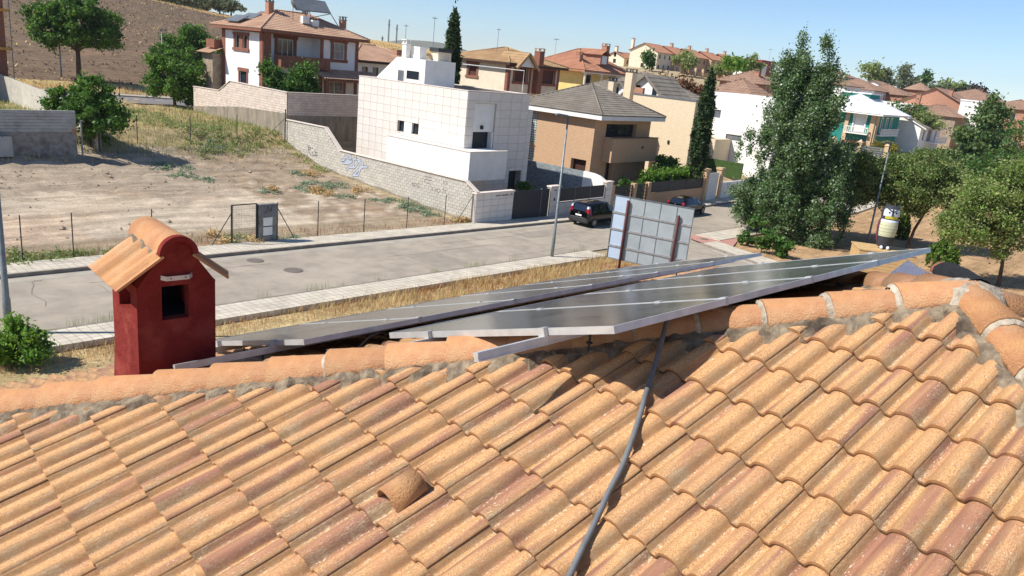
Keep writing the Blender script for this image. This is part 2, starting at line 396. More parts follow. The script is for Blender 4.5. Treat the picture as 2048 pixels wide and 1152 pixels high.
for k, dv in HIPS.items():
    d = nrm(dv/1.0 - ZZ*TP)      # down the hip
    side = nrm(np.cross(ZZ, d)); upn = np.cross(d, side)
    if upn[2] < 0: upn = -upn
    Lt = HALF*math.sqrt(2 + TP*TP)
    ncap = int(Lt/SPC); s0 = {'A': 0.03, 'B': 0.06, 'C': 0.10, 'D': 0.10}[k]
    for i in range(ncap):
        s1 = s0 + (i+1)*SPC                        # lower end
        p = APEX + d*s1 + upn*(0.006 + random.uniform(-.004,.004)) + side*random.uniform(-.006,.006)
        ax = -d*math.cos(0.028) - upn*math.sin(0.028)*1.0
        ax = nrm(ax); uz = nrm(np.cross(ax, np.cross(upn, ax))); sy = np.cross(uz, ax)
        yw = random.uniform(-.02,.02)
        m = Matrix(((ax[0],sy[0],uz[0],p[0]),(ax[1],sy[1],uz[1],p[1]),(ax[2],sy[2],uz[2],p[2]),(0,0,0,1))) @ Matrix.Translation((0,0,.022)) @ Matrix.Rotation(yw, 4, 'Z')
        o = bpy.data.objects.new('ridge_tile', CAP); COL.objects.link(o); o.parent = roof; o.matrix_local = house_inv @ m
        # mortar squeezed out at the joint, just below the lip
        if (k == 'A' and i < 4) or (k != 'A' and i < 2) or random.random() < 0.25:
            q = p + d*0.012; nn_ = 10; wd = random.uniform(.008,.020) if i < 4 else random.uniform(.002,.008)
            vs = []
            for t in range(nn_+1):
                an = math.pi*t/nn_; jj = random.uniform(-.004,.004)
                for rr, dd in ((0.127, -0.012), (0.126+jj, wd*0.35+jj*2), (0.110, wd+jj*2)):
                    vs.append(q + d*dd + side*rr*math.cos(an)*-1 + upn*(rr*0.95*math.sin(an) + 0.022 - 0.004))
            fs = [(t*3+c, t*3+c+1, t*3+c+4, t*3+c+3) for t in range(nn_) for c in (0, 1)]
            wm = MB(); wm.add(vs, fs); wm.build('joint_mortar', M['white_mortar'], roof, smooth=True)
    # mortar bed: rough strip either side of the hip, lying on the tiles
    nst = int(Lt/0.045); rng = np.random.default_rng(3 + ord(k)); rows = []
    nx = 11
    vs = []
    e1 = 0.22; e2 = 0.22
    for i in range(nst+1):
        s = i*Lt/nst; e1 += (0.235 - e1)*0.4 + rng.normal(0, 0.022); e2 += (0.235 - e2)*0.4 + rng.normal(0, 0.022)
        for c in range(nx):
            f = -1 + 2*c/(nx-1); wdt = (e1 if f < 0 else e2)*f
            drop = abs(wdt)*SP/math.sqrt(1)*0.72
            hz = 0.066 - 0.018*abs(f)**1.5 + rng.normal(0, 0.008) - drop*0.92
            if abs(f) > 0.99: hz -= 0.05
            vs.append(APEX + d*s + side*wdt + upn*hz)
    mo.add(vs, [(i*nx+c, i*nx+c+1, (i+1)*nx+c+1, (i+1)*nx+c) for i in range(nst) for c in range(nx-1)])
mb_ = mo.build('mortar_bed', M['mortar'], roof, smooth=False)
# apex lump of mortar and joints
ap = MB(); rng = np.random.default_rng(8)
ap.lathe([(0.25,-0.10),(0.20,-0.01),(0.15,0.080),(0.10,0.095),(0.04,0.112),(0.001,0.114)], APEX, 18)
ap.v = [(x+rng.normal(0,.014), y+rng.normal(0,.014), z+rng.normal(0,.009)) for x, y, z in ap.v]
ap.build('apex_mortar', M['white_mortar'], roof, smooth=True)
# ---- vent: small half-round hood tile standing on the slope
def wl_pt(a, b, n): ad, ud, nd = PLANES['W']; return APEX + ad*a + ud*b + nd*n
vm = MB(); n_ = 12; ad, ud, nd = PLANES['W']
vq = None
def w_hit(px, py, off=0.0):
    r = nrm(V3(*( (px-1024)*RX + (py-576)*DN + 1554*FW ))); t = (nd @ (APEX + nd*off - CAM))/(nd @ r); return CAM + t*r
vb = w_hit(778, 1022, 0.03); vt = w_hit(842, 960, 0.03)
vax = ud; va = nrm(np.cross(vax, nd))
r0, r1 = 0.086, 0.080; Lv = 0.19
vs = []
for x, r, hgt in ((0, r0, 1.12), (Lv, r1, 0.95), (0, r0-.011, 1.10), (Lv, r1-.011, 0.9)):
    for i in range(n_+1):
        t = math.pi*i/n_; vs.append(vb + vax*x + va*(-r*math.cos(t)) + nd*(r*hgt*math.sin(t) + 0.034 + (0.012 if x else 0)))
k = n_+1
vm.add(vs, [(i, k+i, k+i+1, i+1) for i in range(n_)] + [(2*k+i, 2*k+i+1, 3*k+i+1, 3*k+i) for i in range(n_)] + [(i, i+1, 2*k+i+1, 2*k+i) for i in range(n_)] + [(k+i, 3*k+i, 3*k+i+1, k+i+1) for i in range(n_)])
vm.build('vent_tile', M['cap'], roof, smooth=True, label='small half-round vent hood on the roof slope')
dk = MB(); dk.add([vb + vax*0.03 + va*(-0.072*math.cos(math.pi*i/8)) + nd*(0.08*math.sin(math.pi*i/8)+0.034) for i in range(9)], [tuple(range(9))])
dk.build('vent_shade', M['soot_and_shade'], roof)  # black sheet standing in for the shade under the hood

# ------------------------------------------------------------------ red chimney
ch = MB(); h0, h1, n0, n1 = -3.372, -2.835, 3.967, 4.525; zb = -1.75; zt = -0.645
hc = (h0+h1)/2; t_ = 0.085
def chb(a0, b0, c0, a1, b1, c1): ch.obox(rl((a0+a1)/2, (b0+b1)/2, (c0+c1)/2), HH*(a1-a0)/2, NN*(b1-b0)/2, ZZ*(c1-c0)/2)
wf = (-3.208, -3.024, -0.905, -0.640)       # front opening
# front and back walls with the opening
for b0, b1 in ((n0, n0+t_), (n1-t_, n1)):
    chb(h0, b0, zb, wf[0], b1, zt); chb(wf[1], b0, zb, h1, b1, zt); chb(wf[0], b0, zb, wf[1], b1, wf[2]); chb(wf[0], b0, wf[3], wf[1], b1, zt)
ws = (4.10, 4.36, -0.88, -0.72)
for a0, a1 in ((h0, h0+t_), (h1-t_, h1)):
    chb(a0, n0+t_, zb, a1, ws[0], zt); chb(a0, ws[1], zb, a1, n1-t_, zt); chb(a0, ws[0], zb, a1, ws[1], ws[2]); chb(a0, ws[0], ws[3], a1, ws[1], zt)
# gable ends: slope up to a half-round crest
zr_ = -0.445; rr = 0.118
gp = [(h0, zt-.01)] + [(hc - rr, zr_)] + [(hc - rr*math.cos(math.pi*i/14), zr_ + 0.02 + rr*1.0*math.sin(math.pi*i/14)) for i in range(15)] + [(hc + rr, zr_), (h1, zt-.01)]
for b0, b1 in ((n0-0.012, n0+t_), (n1-t_, n1+0.012)):
    A_ = [rl(a, b0, c) for a, c in gp]; B_ = [rl(a, b1, c) for a, c in gp]; m_ = len(gp)
    ch.add(A_+B_, [tuple(range(m_)), tuple(range(2*m_-1, m_-1, -1))] + [(i, m_+i, m_+(i+1) % m_, (i+1) % m_) for i in range(m_)])
# flared plaster foot
for i in range(1):
    ch.add([rl(h0-.02, n0-.03, -1.75), rl(h1+.02, n0-.03, -1.75), rl(h1+.01, n0+.0, -1.30), rl(h0-.01, n0-.002, -1.30)], [(0,1,2,3)])
    ch.add([rl(h0-.035, n1, -1.9), rl(h0-.035, n0-.03, -1.75), rl(h0-.004, n0-.0, -1.28), rl(h0-.004, n1, -1.28)], [(0,1,2,3)])
chim = ch.build('chimney', M['red_stucco'], house, label='red plastered chimney with little tiled gable roof')
cc = MB(); cc.obox(rl(hc, (n0+n1)/2, -1.0), HH*(h1-h0-2*t_-.004)/2, NN*(n1-n0-2*t_-.004)/2, ZZ*0.075); cc.build('flue_bottom', M['soot_and_shade'], chim)
fr = MB(); fr.obox(rl(hc, n1-t_-0.03, -0.79), HH*0.16, NN*0.006, ZZ*0.13); fr.build('flue_back', M['soot_and_shade'], chim)
# cap tiles on both slopes: rolls running down to the eaves
ctm = MB(); pitch = math.atan2(zr_-zt+0.0, (hc-rr)-h0)
for sgn in (-1, 1):
    top = rl(hc + sgn*(rr-0.02), 0, zr_+0.012); out = rl(hc + sgn*0.40, 0, -0.655) if sgn < 0 else rl(hc + 0.345, 0, -0.640)
    dn = nrm(out - top); Ls = np.linalg.norm(out-top); up_ = nrm(np.cross(dn, NN)*(1 if sgn < 0 else -1)); up_ = up_ if up_[2] > 0 else -up_
    for q in range(4):
        bc = 3.925 + 0.0 + q*0.165
        one = MB(); vs = []
        for s_ in (0, Ls):
            for i in range(9):
                t = i/8; prof = [0,.004,.018,.03,.034,.03,.018,.004,0][i] if q % 2 == 0 else [0,.003,.012,.020,.023,.020,.012,.003,0][i]
                vs.append(top + dn*s_ + NN*(bc + t*0.163) + up_*(prof + (0.016 if s_ else 0.006)))
            for i in range(9):
                t = i/8; prof = [0,.004,.018,.03,.034,.03,.018,.004,0][i] if q % 2 == 0 else [0,.003,.012,.020,.023,.020,.012,.003,0][i]
                vs.append(top + dn*s_ + NN*(bc + t*0.163) + up_*(prof + (0.016 if s_ else 0.006) - 0.017))
        fs = [(i, i+1, 18+i+1, 18+i) for i in range(8)] + [(9+i, 27+i, 27+i+1, 9+i+1) for i in range(8)] + [(18+i, 18+i+1, 27+i+1, 27+i) for i in range(8)] + [(0, 18, 27, 9), (8, 17, 35, 26)]
        one.add(vs, fs); oo = one.build('chimney_tile', M['cap'], chim, smooth=False)
        set_tuv(oo.data, [((i % 9)*0.02 + q*0.1, (0 if i < 18 else 0.3), 0.6) for i in range(36)])
# crest: half-round ridge cap plus mortar under it
cr = MB(); vs = []; nk = 14
for s_, r in ((3.915, 0.128), (4.60, 0.123)):
    for i in range(nk+1):
        t = math.pi*i/nk; vs.append(rl(hc - r*math.cos(t), s_, zr_ + 0.022 + r*math.sin(t)))
    for i in range(nk+1):
        t = math.pi*i/nk; vs.append(rl(hc - (r-.014)*math.cos(t), s_, zr_ + 0.022 + (r-.014)*math.sin(t)))
k = nk+1
cr.add(vs, [(i, i+1, 2*k+i+1, 2*k+i) for i in range(nk)] + [(k+i, 3*k+i, 3*k+i+1, k+i+1) for i in range(nk)] + [(2*k+i, 2*k+i+1, 3*k+i+1, 3*k+i) for i in range(nk)])
# front rim is plastered red
cr.build('chimney_cap', M['cap'], chim, smooth=True)
rm = MB(); vs = []
for r in (0.132, 0.095):
    for s_ in (3.905, 3.96):
        for i in range(nk+1):
            t = math.pi*i/nk; vs.append(rl(hc - r*math.cos(t), s_, zr_ + 0.020 + r*math.sin(t)))
rm.add(vs, [(i, i+1, k+i+1, k+i) for i in range(nk)] + [(i, 2*k+i, 2*k+i+1, i+1) for i in range(nk)])
rm.build('plaster_rim', M['red_stucco'], chim, smooth=False)
mm_ = MB(); rng = np.random.default_rng(4)
for sgn in (-1, 1):
    vs = []
    for i in range(12):
        s_ = 3.97 + i*0.055
        for c, (da, dz) in enumerate(((0.118, 0.02), (0.135, -0.02), (0.150, -0.055), (0.175, -0.075))):
            vs.append(rl(hc + sgn*(da + rng.normal(0,.003)), s_, zr_ + dz + 0.03 + rng.normal(0,.003)))
    mm_.add(vs, [(i*4+c, i*4+c+1, i*4+c+5, i*4+c+4) for i in range(11) for c in range(3)])
mm_.build('crest_mortar', M['mortar'], chim)
br = MB(); zc = -0.592
br.obox(rl(-3.11, n0-0.045, zc), HH*0.075, NN*0.003, ZZ*0.016); 
for s_ in (-1, 1): br.beam(rl(-3.11 + s_*0.075, n0-0.045, zc), rl(-3.11 + s_*0.105, n0-0.014, zc+.004), 0.006, 0.032)
br.build('bracket', M['alu'], chim)
bo = MB()
for s_ in (-1, 1): bo.tube([rl(-3.11+s_*.05, n0-0.046, zc), rl(-3.11+s_*.05, n0-0.053, zc)], 0.006, 8)
bo.build('bracket_bolt', M['steel'], chim)

# ------------------------------------------------------------------ solar panels
def panel_glass():
    m = bpy.data.materials.new('solar_cells'); m.use_nodes = True; n = m.node_tree.nodes; l = m.node_tree.links; b = n['Principled BSDF']
    tc = n.new('ShaderNodeTexCoord')
    w = n.new('ShaderNodeTexBrick'); w.offset = 0; w.inputs['Scale'].default_value = 1.0
    mp = n.new('ShaderNodeMapping'); l.new(tc.outputs['Object'], mp.inputs[0])
    w.inputs['Color1'].default_value = (0.012,0.014,0.018,1); w.inputs['Color2'].default_value = (0.016,0.018,0.023,1); w.inputs['Mortar'].default_value = (0.16,0.165,0.17,1)
    w.inputs['Mortar Size'].default_value = 0.003; w.inputs['Brick Width'].default_value = 0.16; w.inputs['Row Height'].default_value = 0.086
    l.new(mp.outputs[0], w.inputs['Vector'])
    ns = n.new('ShaderNodeTexNoise'); ns.inputs['Scale'].default_value = 2.2; ns.inputs['Detail'].default_value = 2; l.new(tc.outputs['Object'], ns.inputs[0])
    mr = n.new('ShaderNodeMapRange'); mr.inputs[3].default_value = 0.16; mr.inputs[4].default_value = 0.42; l.new(ns.outputs[0], mr.inputs[0])
    x = n.new('ShaderNodeMix'); x.data_type = 'RGBA'; l.new(mr.outputs[0], x.inputs[0]); l.new(w.outputs[0], x.inputs[6]); x.inputs[7].default_value = (0.24,0.235,0.20,1)
    l.new(x.outputs[2], b.inputs['Base Color'])
    m2 = n.new('ShaderNodeMapRange'); m2.inputs[3].default_value = 0.08; m2.inputs[4].default_value = 0.26; l.new(ns.outputs[0], m2.inputs[0])
    l.new(m2.outputs[0], b.inputs['Roughness']); b.inputs['Specular IOR Level'].default_value = 0.32
    return m
M['cells'] = panel_glass()
EL = RAD(1.0); TILT = RAD(19.3); ROWD = HH*math.cos(EL) + ZZ*math.sin(EL)
SLD = NN*math.cos(TILT) - ZZ*math.sin(TILT); PN = np.cross(ROWD, SLD); PN = PN if PN[2] > 0 else -PN
SLD = nrm(SLD - ROWD*(SLD @ ROWD)); PW, PL, PTK = 0.992, 2.10, 0.040
def make_panel(c0, label, group):
    t = thing('solar_module', label, 'solar panel', c0, group)
    P = lambda u, v, w: c0 + ROWD*u + SLD*v + PN*w
    f = MB(); fw = 0.012
    f.obox(P(PW/2, fw/2, -PTK/2), ROWD*PW/2, SLD*fw/2, PN*PTK/2); f.obox(P(PW/2, PL-fw/2, -PTK/2), ROWD*PW/2, SLD*fw/2, PN*PTK/2)
    f.obox(P(fw/2, PL/2, -PTK/2), ROWD*fw/2, SLD*(PL/2-fw), PN*PTK/2); f.obox(P(PW-fw/2, PL/2, -PTK/2), ROWD*fw/2, SLD*(PL/2-fw), PN*PTK/2)
    f.build('frame', M['alu'], t)
    g = MB(); g.obox((0,0,0), (PW/2-fw, 0, 0), (0, PL/2-fw, 0), (0, 0, 0.003)); go = g.build('glass', M['cells'], None, loc=(0,0,0)); go.parent = t
    c = P(PW/2, PL/2, -0.0055) - c0
    go.matrix_local = Matrix(((ROWD[0],SLD[0],PN[0],c[0]),(ROWD[1],SLD[1],PN[1],c[1]),(ROWD[2],SLD[2],PN[2],c[2]),(0,0,0,1)))
    bk = MB(); bk.obox(P(PW/2, PL/2, -0.014), ROWD*(PW/2-fw), SLD*(PL/2-fw), PN*0.002); bk.build('backsheet', M['alu_dull'], t)
    return t
NEAR0 = rl(-2.036, 0.935, -0.146); FAR0 = rl(-2.464, 3.326, -0.955)
ordn = ['first', 'second', 'third', 'fourth', 'fifth', 'sixth']
PAN_N = [make_panel(NEAR0 + ROWD*i*1.012, '%s solar panel from the red chimney in the upper row by the ridge' % ordn[i] if i else 'solar panel with bright front frame at the left end of the upper row', 'solar panels in the upper row') for i in range(4)]
PAN_F = [make_panel(FAR0 + ROWD*i*1.012, '%s solar panel from the red chimney in the lower row by the eaves' % ordn[i], 'solar panels in the lower row') for i in range(6)]
def clamps(c0, v, i): 
    pass
RAILS = []
def make_rail(c0, v, u0, u1, label, posts):
    p0 = c0 + ROWD*u0 + SLD*v - PN*(PTK+0.022); p1 = c0 + ROWD*u1 + SLD*v - PN*(PTK+0.022)
    t = thing('mounting_rail', label, 'rail', p0, 'aluminium rails under the solar panels')
    r = MB()
    r.obox((p0+p1)/2 + PN*0.010, ROWD*np.linalg.norm(p1-p0)/2, SLD*0.021, PN*0.010)
    r.obox((p0+p1)/2 - PN*0.0105, ROWD*np.linalg.norm(p1-p0)/2, SLD*0.017, PN*0.0105)
    r.obox((p0+p1)/2 - PN*0.0245, ROWD*np.linalg.norm(p1-p0)/2, SLD*0.021, PN*0.0035)
    r.build('rail', M['alu'], t)
    for u in posts:
        q = c0 + ROWD*u + SLD*v - PN*(PTK+0.05)
        zr = APEX[2] - (q-APEX) @ NN*TP + 0.0
        lp = MB(); lp.tube([q, V3(q[0], q[1], zr-0.02)], 0.007, 8); lp.tube([V3(q[0],q[1],zr+0.03), V3(q[0],q[1],zr+0.036)], 0.02, 8); lp.build('threaded_post', M['dark_steel'], t)
    return t
make_rail(NEAR0, 0.50, -0.50, 4.10, 'upper rail sticking out left of the upper panel row over the ridge', [0.35, 1.6, 2.8, 3.7])
make_rail(NEAR0, 1.60, -0.40, 4.10, 'second rail under the outer half of the upper panel row', [-0.05, 0.9, 1.9, 2.9, 3.8])
make_rail(FAR0, 0.50, -0.74, 6.2, 'long rail reaching past the face of the red chimney', [-0.42, -0.1, 1.0, 2.0, 3.0, 4.0, 5.0])
make_rail(FAR0, 1.60, -0.12, 6.2, 'rail under the outer half of the lower panel row', [0.2, 1.2, 2.2, 3.2, 4.2, 5.4])
# clamps: small bright blocks holding neighbouring frames at each rail
def clamp(c0, u, v, end, par):
    P = c0 + ROWD*u + SLD*v
    cl = MB(); cl.obox(P + PN*0.003, ROWD*0.018, SLD*0.022, PN*0.003); cl.obox(P - PN*0.022, ROWD*0.006, SLD*0.02, PN*0.022)
    if end: cl.obox(P - ROWD*0.016*end - PN*0.02, ROWD*0.010, SLD*0.024, PN*0.026)
    cl.build('clamp', M['alu'], par)
for c0, nP, PAN in ((NEAR0, 4, PAN_N), (FAR0, 6, PAN_F)):
    for v in (0.02, 0.50, 1.60):
        for i in range(nP+1):
            if v < 0.1 and i in (0, nP): continue
            clamp(c0, i*1.012 - 0.010 if i else -0.008, v, None if 0 < i < nP else (1 if i == 0 else -1), PAN[min(i, nP-1)])
# black cables below the panels
cbm = MB(); cbm.tube([FAR0 + ROWD*(0.15+0.12*i) + SLD*(-0.02 - 0.05*math.sin(i*0.9)) - PN*(0.10 + 0.05*math.sin(i*1.3)) for i in range(14)], 0.005, 6)
tag(cbm.build('panel_cable', M['black'], None, smooth=True, loc=FAR0), 'thin black cable hanging under the lower row of panels', 'cable')

# ------------------------------------------------------------------ grey conduit snaking down the roof
def conduit_pts():
    px = [(1338,628,0.17),(1325,675,0.14),(1308,735,0.095),(1291,790,0.080),(1280,830,0.080),(1264,880,0.080),(1243,935,0.080),(1217,985,0.080),(1190,1045,0.080),(1163,1100,0.080),(1135,1160,0.080),(1100,1230,0.080)]
    out = []
    for x, y, o in px: out.append(w_hit(x, y, o))
    return out
CP_ = [np.array(p) for p in conduit_pts()]
def catmull(P, k=8):
    out = []
    P = [2*P[0]-P[1]] + P + [2*P[-1]-P[-2]]
    for i in range(1, len(P)-2):
        for j in range(k):
            t = j/k; a, b, c, d = P[i-1], P[i], P[i+1], P[i+2]
            out.append(0.5*((2*b) + (c-a)*t + (2*a-5*b+4*c-d)*t*t + (-a+3*b-3*c+d)*t**3))
    out.append(P[-2]); return out
cpp = catmull(CP_, 14)
cm = MB(); cm.tube(cpp, [0.0135 + (0.0014 if i % 2 else 0.0) for i in range(len(cpp))], 10)
tag(cm.build('cable_conduit', M['grey_plastic'], None, smooth=True, loc=CP_[6]), 'grey corrugated conduit running down the tiles from under the panels', 'conduit')
# ================================================================== ground
def zr(x):
    return np.interp(x, [-60, 60, 80, 135, 200, 400], [2.6, -0.4, -0.4, 1.8, 2.6, 4.0])
GY = [33.4, 36, 42.8, 48.4, 50.8, 52.8, 54.5, 56.0, 70, 83, 88]
GG = [0.0, 0.12, 0.55, 0.85, 1.2, 1.7, 2.2, 2.95, 3.05, 3.1, 3.3]
def near_z(x, y): return zr(x) + np.interp(y, GY, GG)
CTRL = [(20,90,4.0),(40,90,3.9),(60,90,5),(0,120,8),(40,120,8.0),(20,160,14),(69,230,22),(98,230,18.2),(133,230,15.4),(165,235,13.6),(194,235,13.2),(225,240,9.5),(206,126,12.8),(230,120,12.4),(260,112,11.5),(180,108,10.6),
        (150,92,8.2),(130,82,7.0),(110,72,6.0),(90,64,5.0),(75,55,4.0),(170,160,9.5),(140,140,9),(100,130,8.5),(60,150,12),(200,62,6.0),(250,62,7.0),(160,42,2.6),(135,40,1.9),(110,36,0.6),(250,20,4.2),(200,20,2.8),(150,20,1.6),(300,60,7.5),
        (90,24,-0.35),(80,10,-0.3),(100,0,0.2),(150,-20,1),(60,0,-0.3),(60,15,-0.35),(80,40,1.0),(100,48,2.2),(320,160,11),(350,250,9),(300,400,7),(150,400,9),(0,400,20),(-60,200,16),(-80,90,6),(600,200,8),(600,0,5),(300,-100,2),(-100,-100,3),(0,-100,2),(900,600,4),(300,900,3)]
for x in (-40,-10,20,45,62):
    for y in (20,30,40,50,60,75,84): CTRL.append((x, y, float(near_z(x, y))))
CT = np.array(CTRL, float)
def _phi(r): r = np.maximum(r, 1e-6); return r*r*np.log(r)
_K = _phi(np.linalg.norm(CT[:, None, :2] - CT[None, :, :2], axis=2)) + np.eye(len(CT))*30.0
_P = np.c_[np.ones(len(CT)), CT[:, :2]]
_S = np.linalg.solve(np.block([[_K, _P], [_P.T, np.zeros((3, 3))]]), np.r_[CT[:, 2], np.zeros(3)])
def tps(x, y):
    x = np.atleast_1d(np.asarray(x, float)); y = np.atleast_1d(np.asarray(y, float)); out = np.zeros(len(x))
    for i in range(0, len(x), 4000):
        q = np.c_[x[i:i+4000], y[i:i+4000]]
        out[i:i+4000] = _phi(np.linalg.norm(q[:, None, :] - CT[None, :, :2], axis=2)) @ _S[:-3] + _S[-3] + q @ _S[-2:]
    return out
def sst(e0, e1, x): t = np.clip((x-e0)/(e1-e0), 0, 1); return t*t*(3-2*t)
def ground(x, y):
    x = np.atleast_1d(np.asarray(x, float)); y = np.atleast_1d(np.asarray(y, float))
    w = (1-sst(60, 80, x))*(1-sst(82, 98, y)); w = np.maximum(w, (1-sst(7, 16, np.abs(y-26)))*(1-sst(120, 160, x)))
    d = np.hypot(x-120, y-120); far = sst(380, 700, d)
    z = w*near_z(x, y) + (1-w)*tps(np.clip(x, -150, 700), np.clip(y, -150, 900))
    return z*(1-far) + far*4.0
def gz(x, y): return float(ground(x, y)[0])
def road_mask(x, y):
    m = (y > 23.3) & (y < 33.35) & (x < 175)
    s = (y <= 25) & (y > -60); xr = 47.9 - (24-y)*0.37; m2 = s & (x > xr-9) & (x < xr+2.6)
    return m | m2
def axis(pts):
    out = []
    for a, b, st in pts: out += list(np.arange(a, b, st))
    return np.array(out)
gx = np.r_[-1500, -900, -500, -300, -200, -120, -80, axis([(-50,-16,3),(-16,72,0.55),(72,130,1.6),(130,320,4)]), 340, 380, 440, 520, 650, 900, 1300, 2000, 3200]
gy = np.r_[-1500, -800, -400, -200, -100, axis([(-60,0,4),(0,20,1.2),(20,92,0.55),(92,140,2.0),(140,330,4)]), 350, 400, 480, 600, 800, 1200, 1900, 3200]
X, Y = np.meshgrid(gx, gy, indexing='ij'); xf, yf = X.ravel(), Y.ravel(); zf = ground(xf, yf)
rng = np.random.default_rng(11)
lotm = (xf > -16) & (xf < 35.6) & (yf > 34.2) & (yf < 82)
amp = np.where(lotm, 0.025 + 0.075*np.exp(-((yf-47.5)/4.5)**2)*(rng.random(len(xf)) < 0.6) + 0.05*(yf > 54), 0.0)
zf = zf + rng.normal(0, 1, len(xf))*amp
zf = np.where(road_mask(xf, yf), zf - 0.06, zf)
col = np.zeros((len(xf), 4)); col[:, 3] = 1
def setc(mask, c): col[mask, :3] = np.array(c[:3])
setc(np.ones(len(xf), bool), sr(172,154,122))
setc(yf < 24.2, sr(190,168,124))                                   # dry verge
setc((xf > 47) & (yf < 24), sr(178,146,110))                        # park soil
setc(lotm, sr(190,174,152))
setc(lotm & (yf > 43.5+1.5*np.sin(xf*0.5)) & (yf < 54), sr(168,152,132))
setc(lotm & (xf > 26) & (yf > 34) & (yf < 54) & (rng.random(len(xf)) < 0.7), sr(158,140,118))
setc(lotm & (xf < 14) & (yf < 40.5), sr(188,166,142))
setc(lotm & (yf < 36.2), sr(158,142,118))
setc((yf > 54) & (yf < 84) & (xf < 38), sr(172,154,116))
setc((yf > 86) & (xf < 190), sr(118,100,82))                       # ploughed hillside
setc((yf > 150) & (xf < 260) & (yf > 222-0.25*xf), sr(196,164,108))      # golden stubble below the olives
setc((xf > 95) & (xf < 300) & (yf > 60) & (yf < 170), sr(178,160,128))
setc((yf > 86) & (yf < 91) & (xf < 120), sr(188,164,112))
nxg, nyg = len(gx), len(gy); idx = np.arange(nxg*nyg).reshape(nxg, nyg)
quads = np.stack([idx[:-1, :-1].ravel(), idx[1:, :-1].ravel(), idx[1:, 1:].ravel(), idx[:-1, 1:].ravel()], 1)
def ground_material():
    m = bpy.data.materials.new('soil'); m.use_nodes = True; n = m.node_tree.nodes; l = m.node_tree.links; b = n['Principled BSDF']
    at = n.new('ShaderNodeAttribute'); at.attribute_name = 'soil'; tc = n.new('ShaderNodeTexCoord')
    def noise(s, d=6, st=None):
        t = n.new('ShaderNodeTexNoise'); t.inputs['Scale'].default_value = s; t.inputs['Detail'].default_value = d; t.inputs['Roughness'].default_value = 0.65
        src = tc.outputs['Object']
        if st: mp = n.new('ShaderNodeMapping'); mp.inputs['Scale'].default_value = st; l.new(src, mp.inputs[0]); src = mp.outputs[0]
        l.new(src, t.inputs[0]); return t.outputs[0]
    def mr(f, a, c, d, e): r = n.new('ShaderNodeMapRange'); r.inputs[1].default_value = a; r.inputs[2].default_value = c; r.inputs[3].default_value = d; r.inputs[4].default_value = e; l.new(f, r.inputs[0]); return r.outputs[0]
    hs = n.new('ShaderNodeHueSaturation'); l.new(at.outputs['Color'], hs.inputs['Color'])
    mu = n.new('ShaderNodeMath'); mu.operation = 'MULTIPLY'; l.new(mr(noise(0.9), 0.3, 0.7, 0.74, 1.2), mu.inputs[0]); l.new(mr(noise(9, 4), 0.3, 0.7, 0.78, 1.16), mu.inputs[1])
    m3 = n.new('ShaderNodeMath'); m3.operation = 'MULTIPLY'; l.new(mu.outputs[0], m3.inputs[0]); l.new(mr(noise(1.0, 7, (0.22, 1.8, 1)), 0.35, 0.65, 0.72, 1.2), m3.inputs[1])
    l.new(m3.outputs[0], hs.inputs['Value'])
    x = n.new('ShaderNodeMix'); x.data_type = 'RGBA'; l.new(mr(noise(0.18, 5), 0.54, 0.70, 0.0, 0.22), x.inputs[0]); l.new(hs.outputs[0], x.inputs[6]); x.inputs[7].default_value = sr(178,138,106)
    l.new(x.outputs[2], b.inputs['Base Color']); b.inputs['Roughness'].default_value = 0.97; b.inputs['Specular IOR Level'].default_value = 0.1
    bp = n.new('ShaderNodeBump'); bp.inputs['Strength'].default_value = 0.8; bp.inputs['Distance'].default_value = 0.06; l.new(noise(5, 9), bp.inputs['Height']); l.new(bp.outputs[0], b.inputs['Normal'])
    return m
M['soil'] = ground_material()
gro = np_mesh('ground', np.c_[xf, yf, zf], quads, M['soil'], loc=(0,0,0), smooth=True)
a_ = gro.data.attributes.new('soil', 'FLOAT_COLOR', 'POINT'); a_.data.foreach_set('color', col.ravel())
tag(gro, kind='structure')

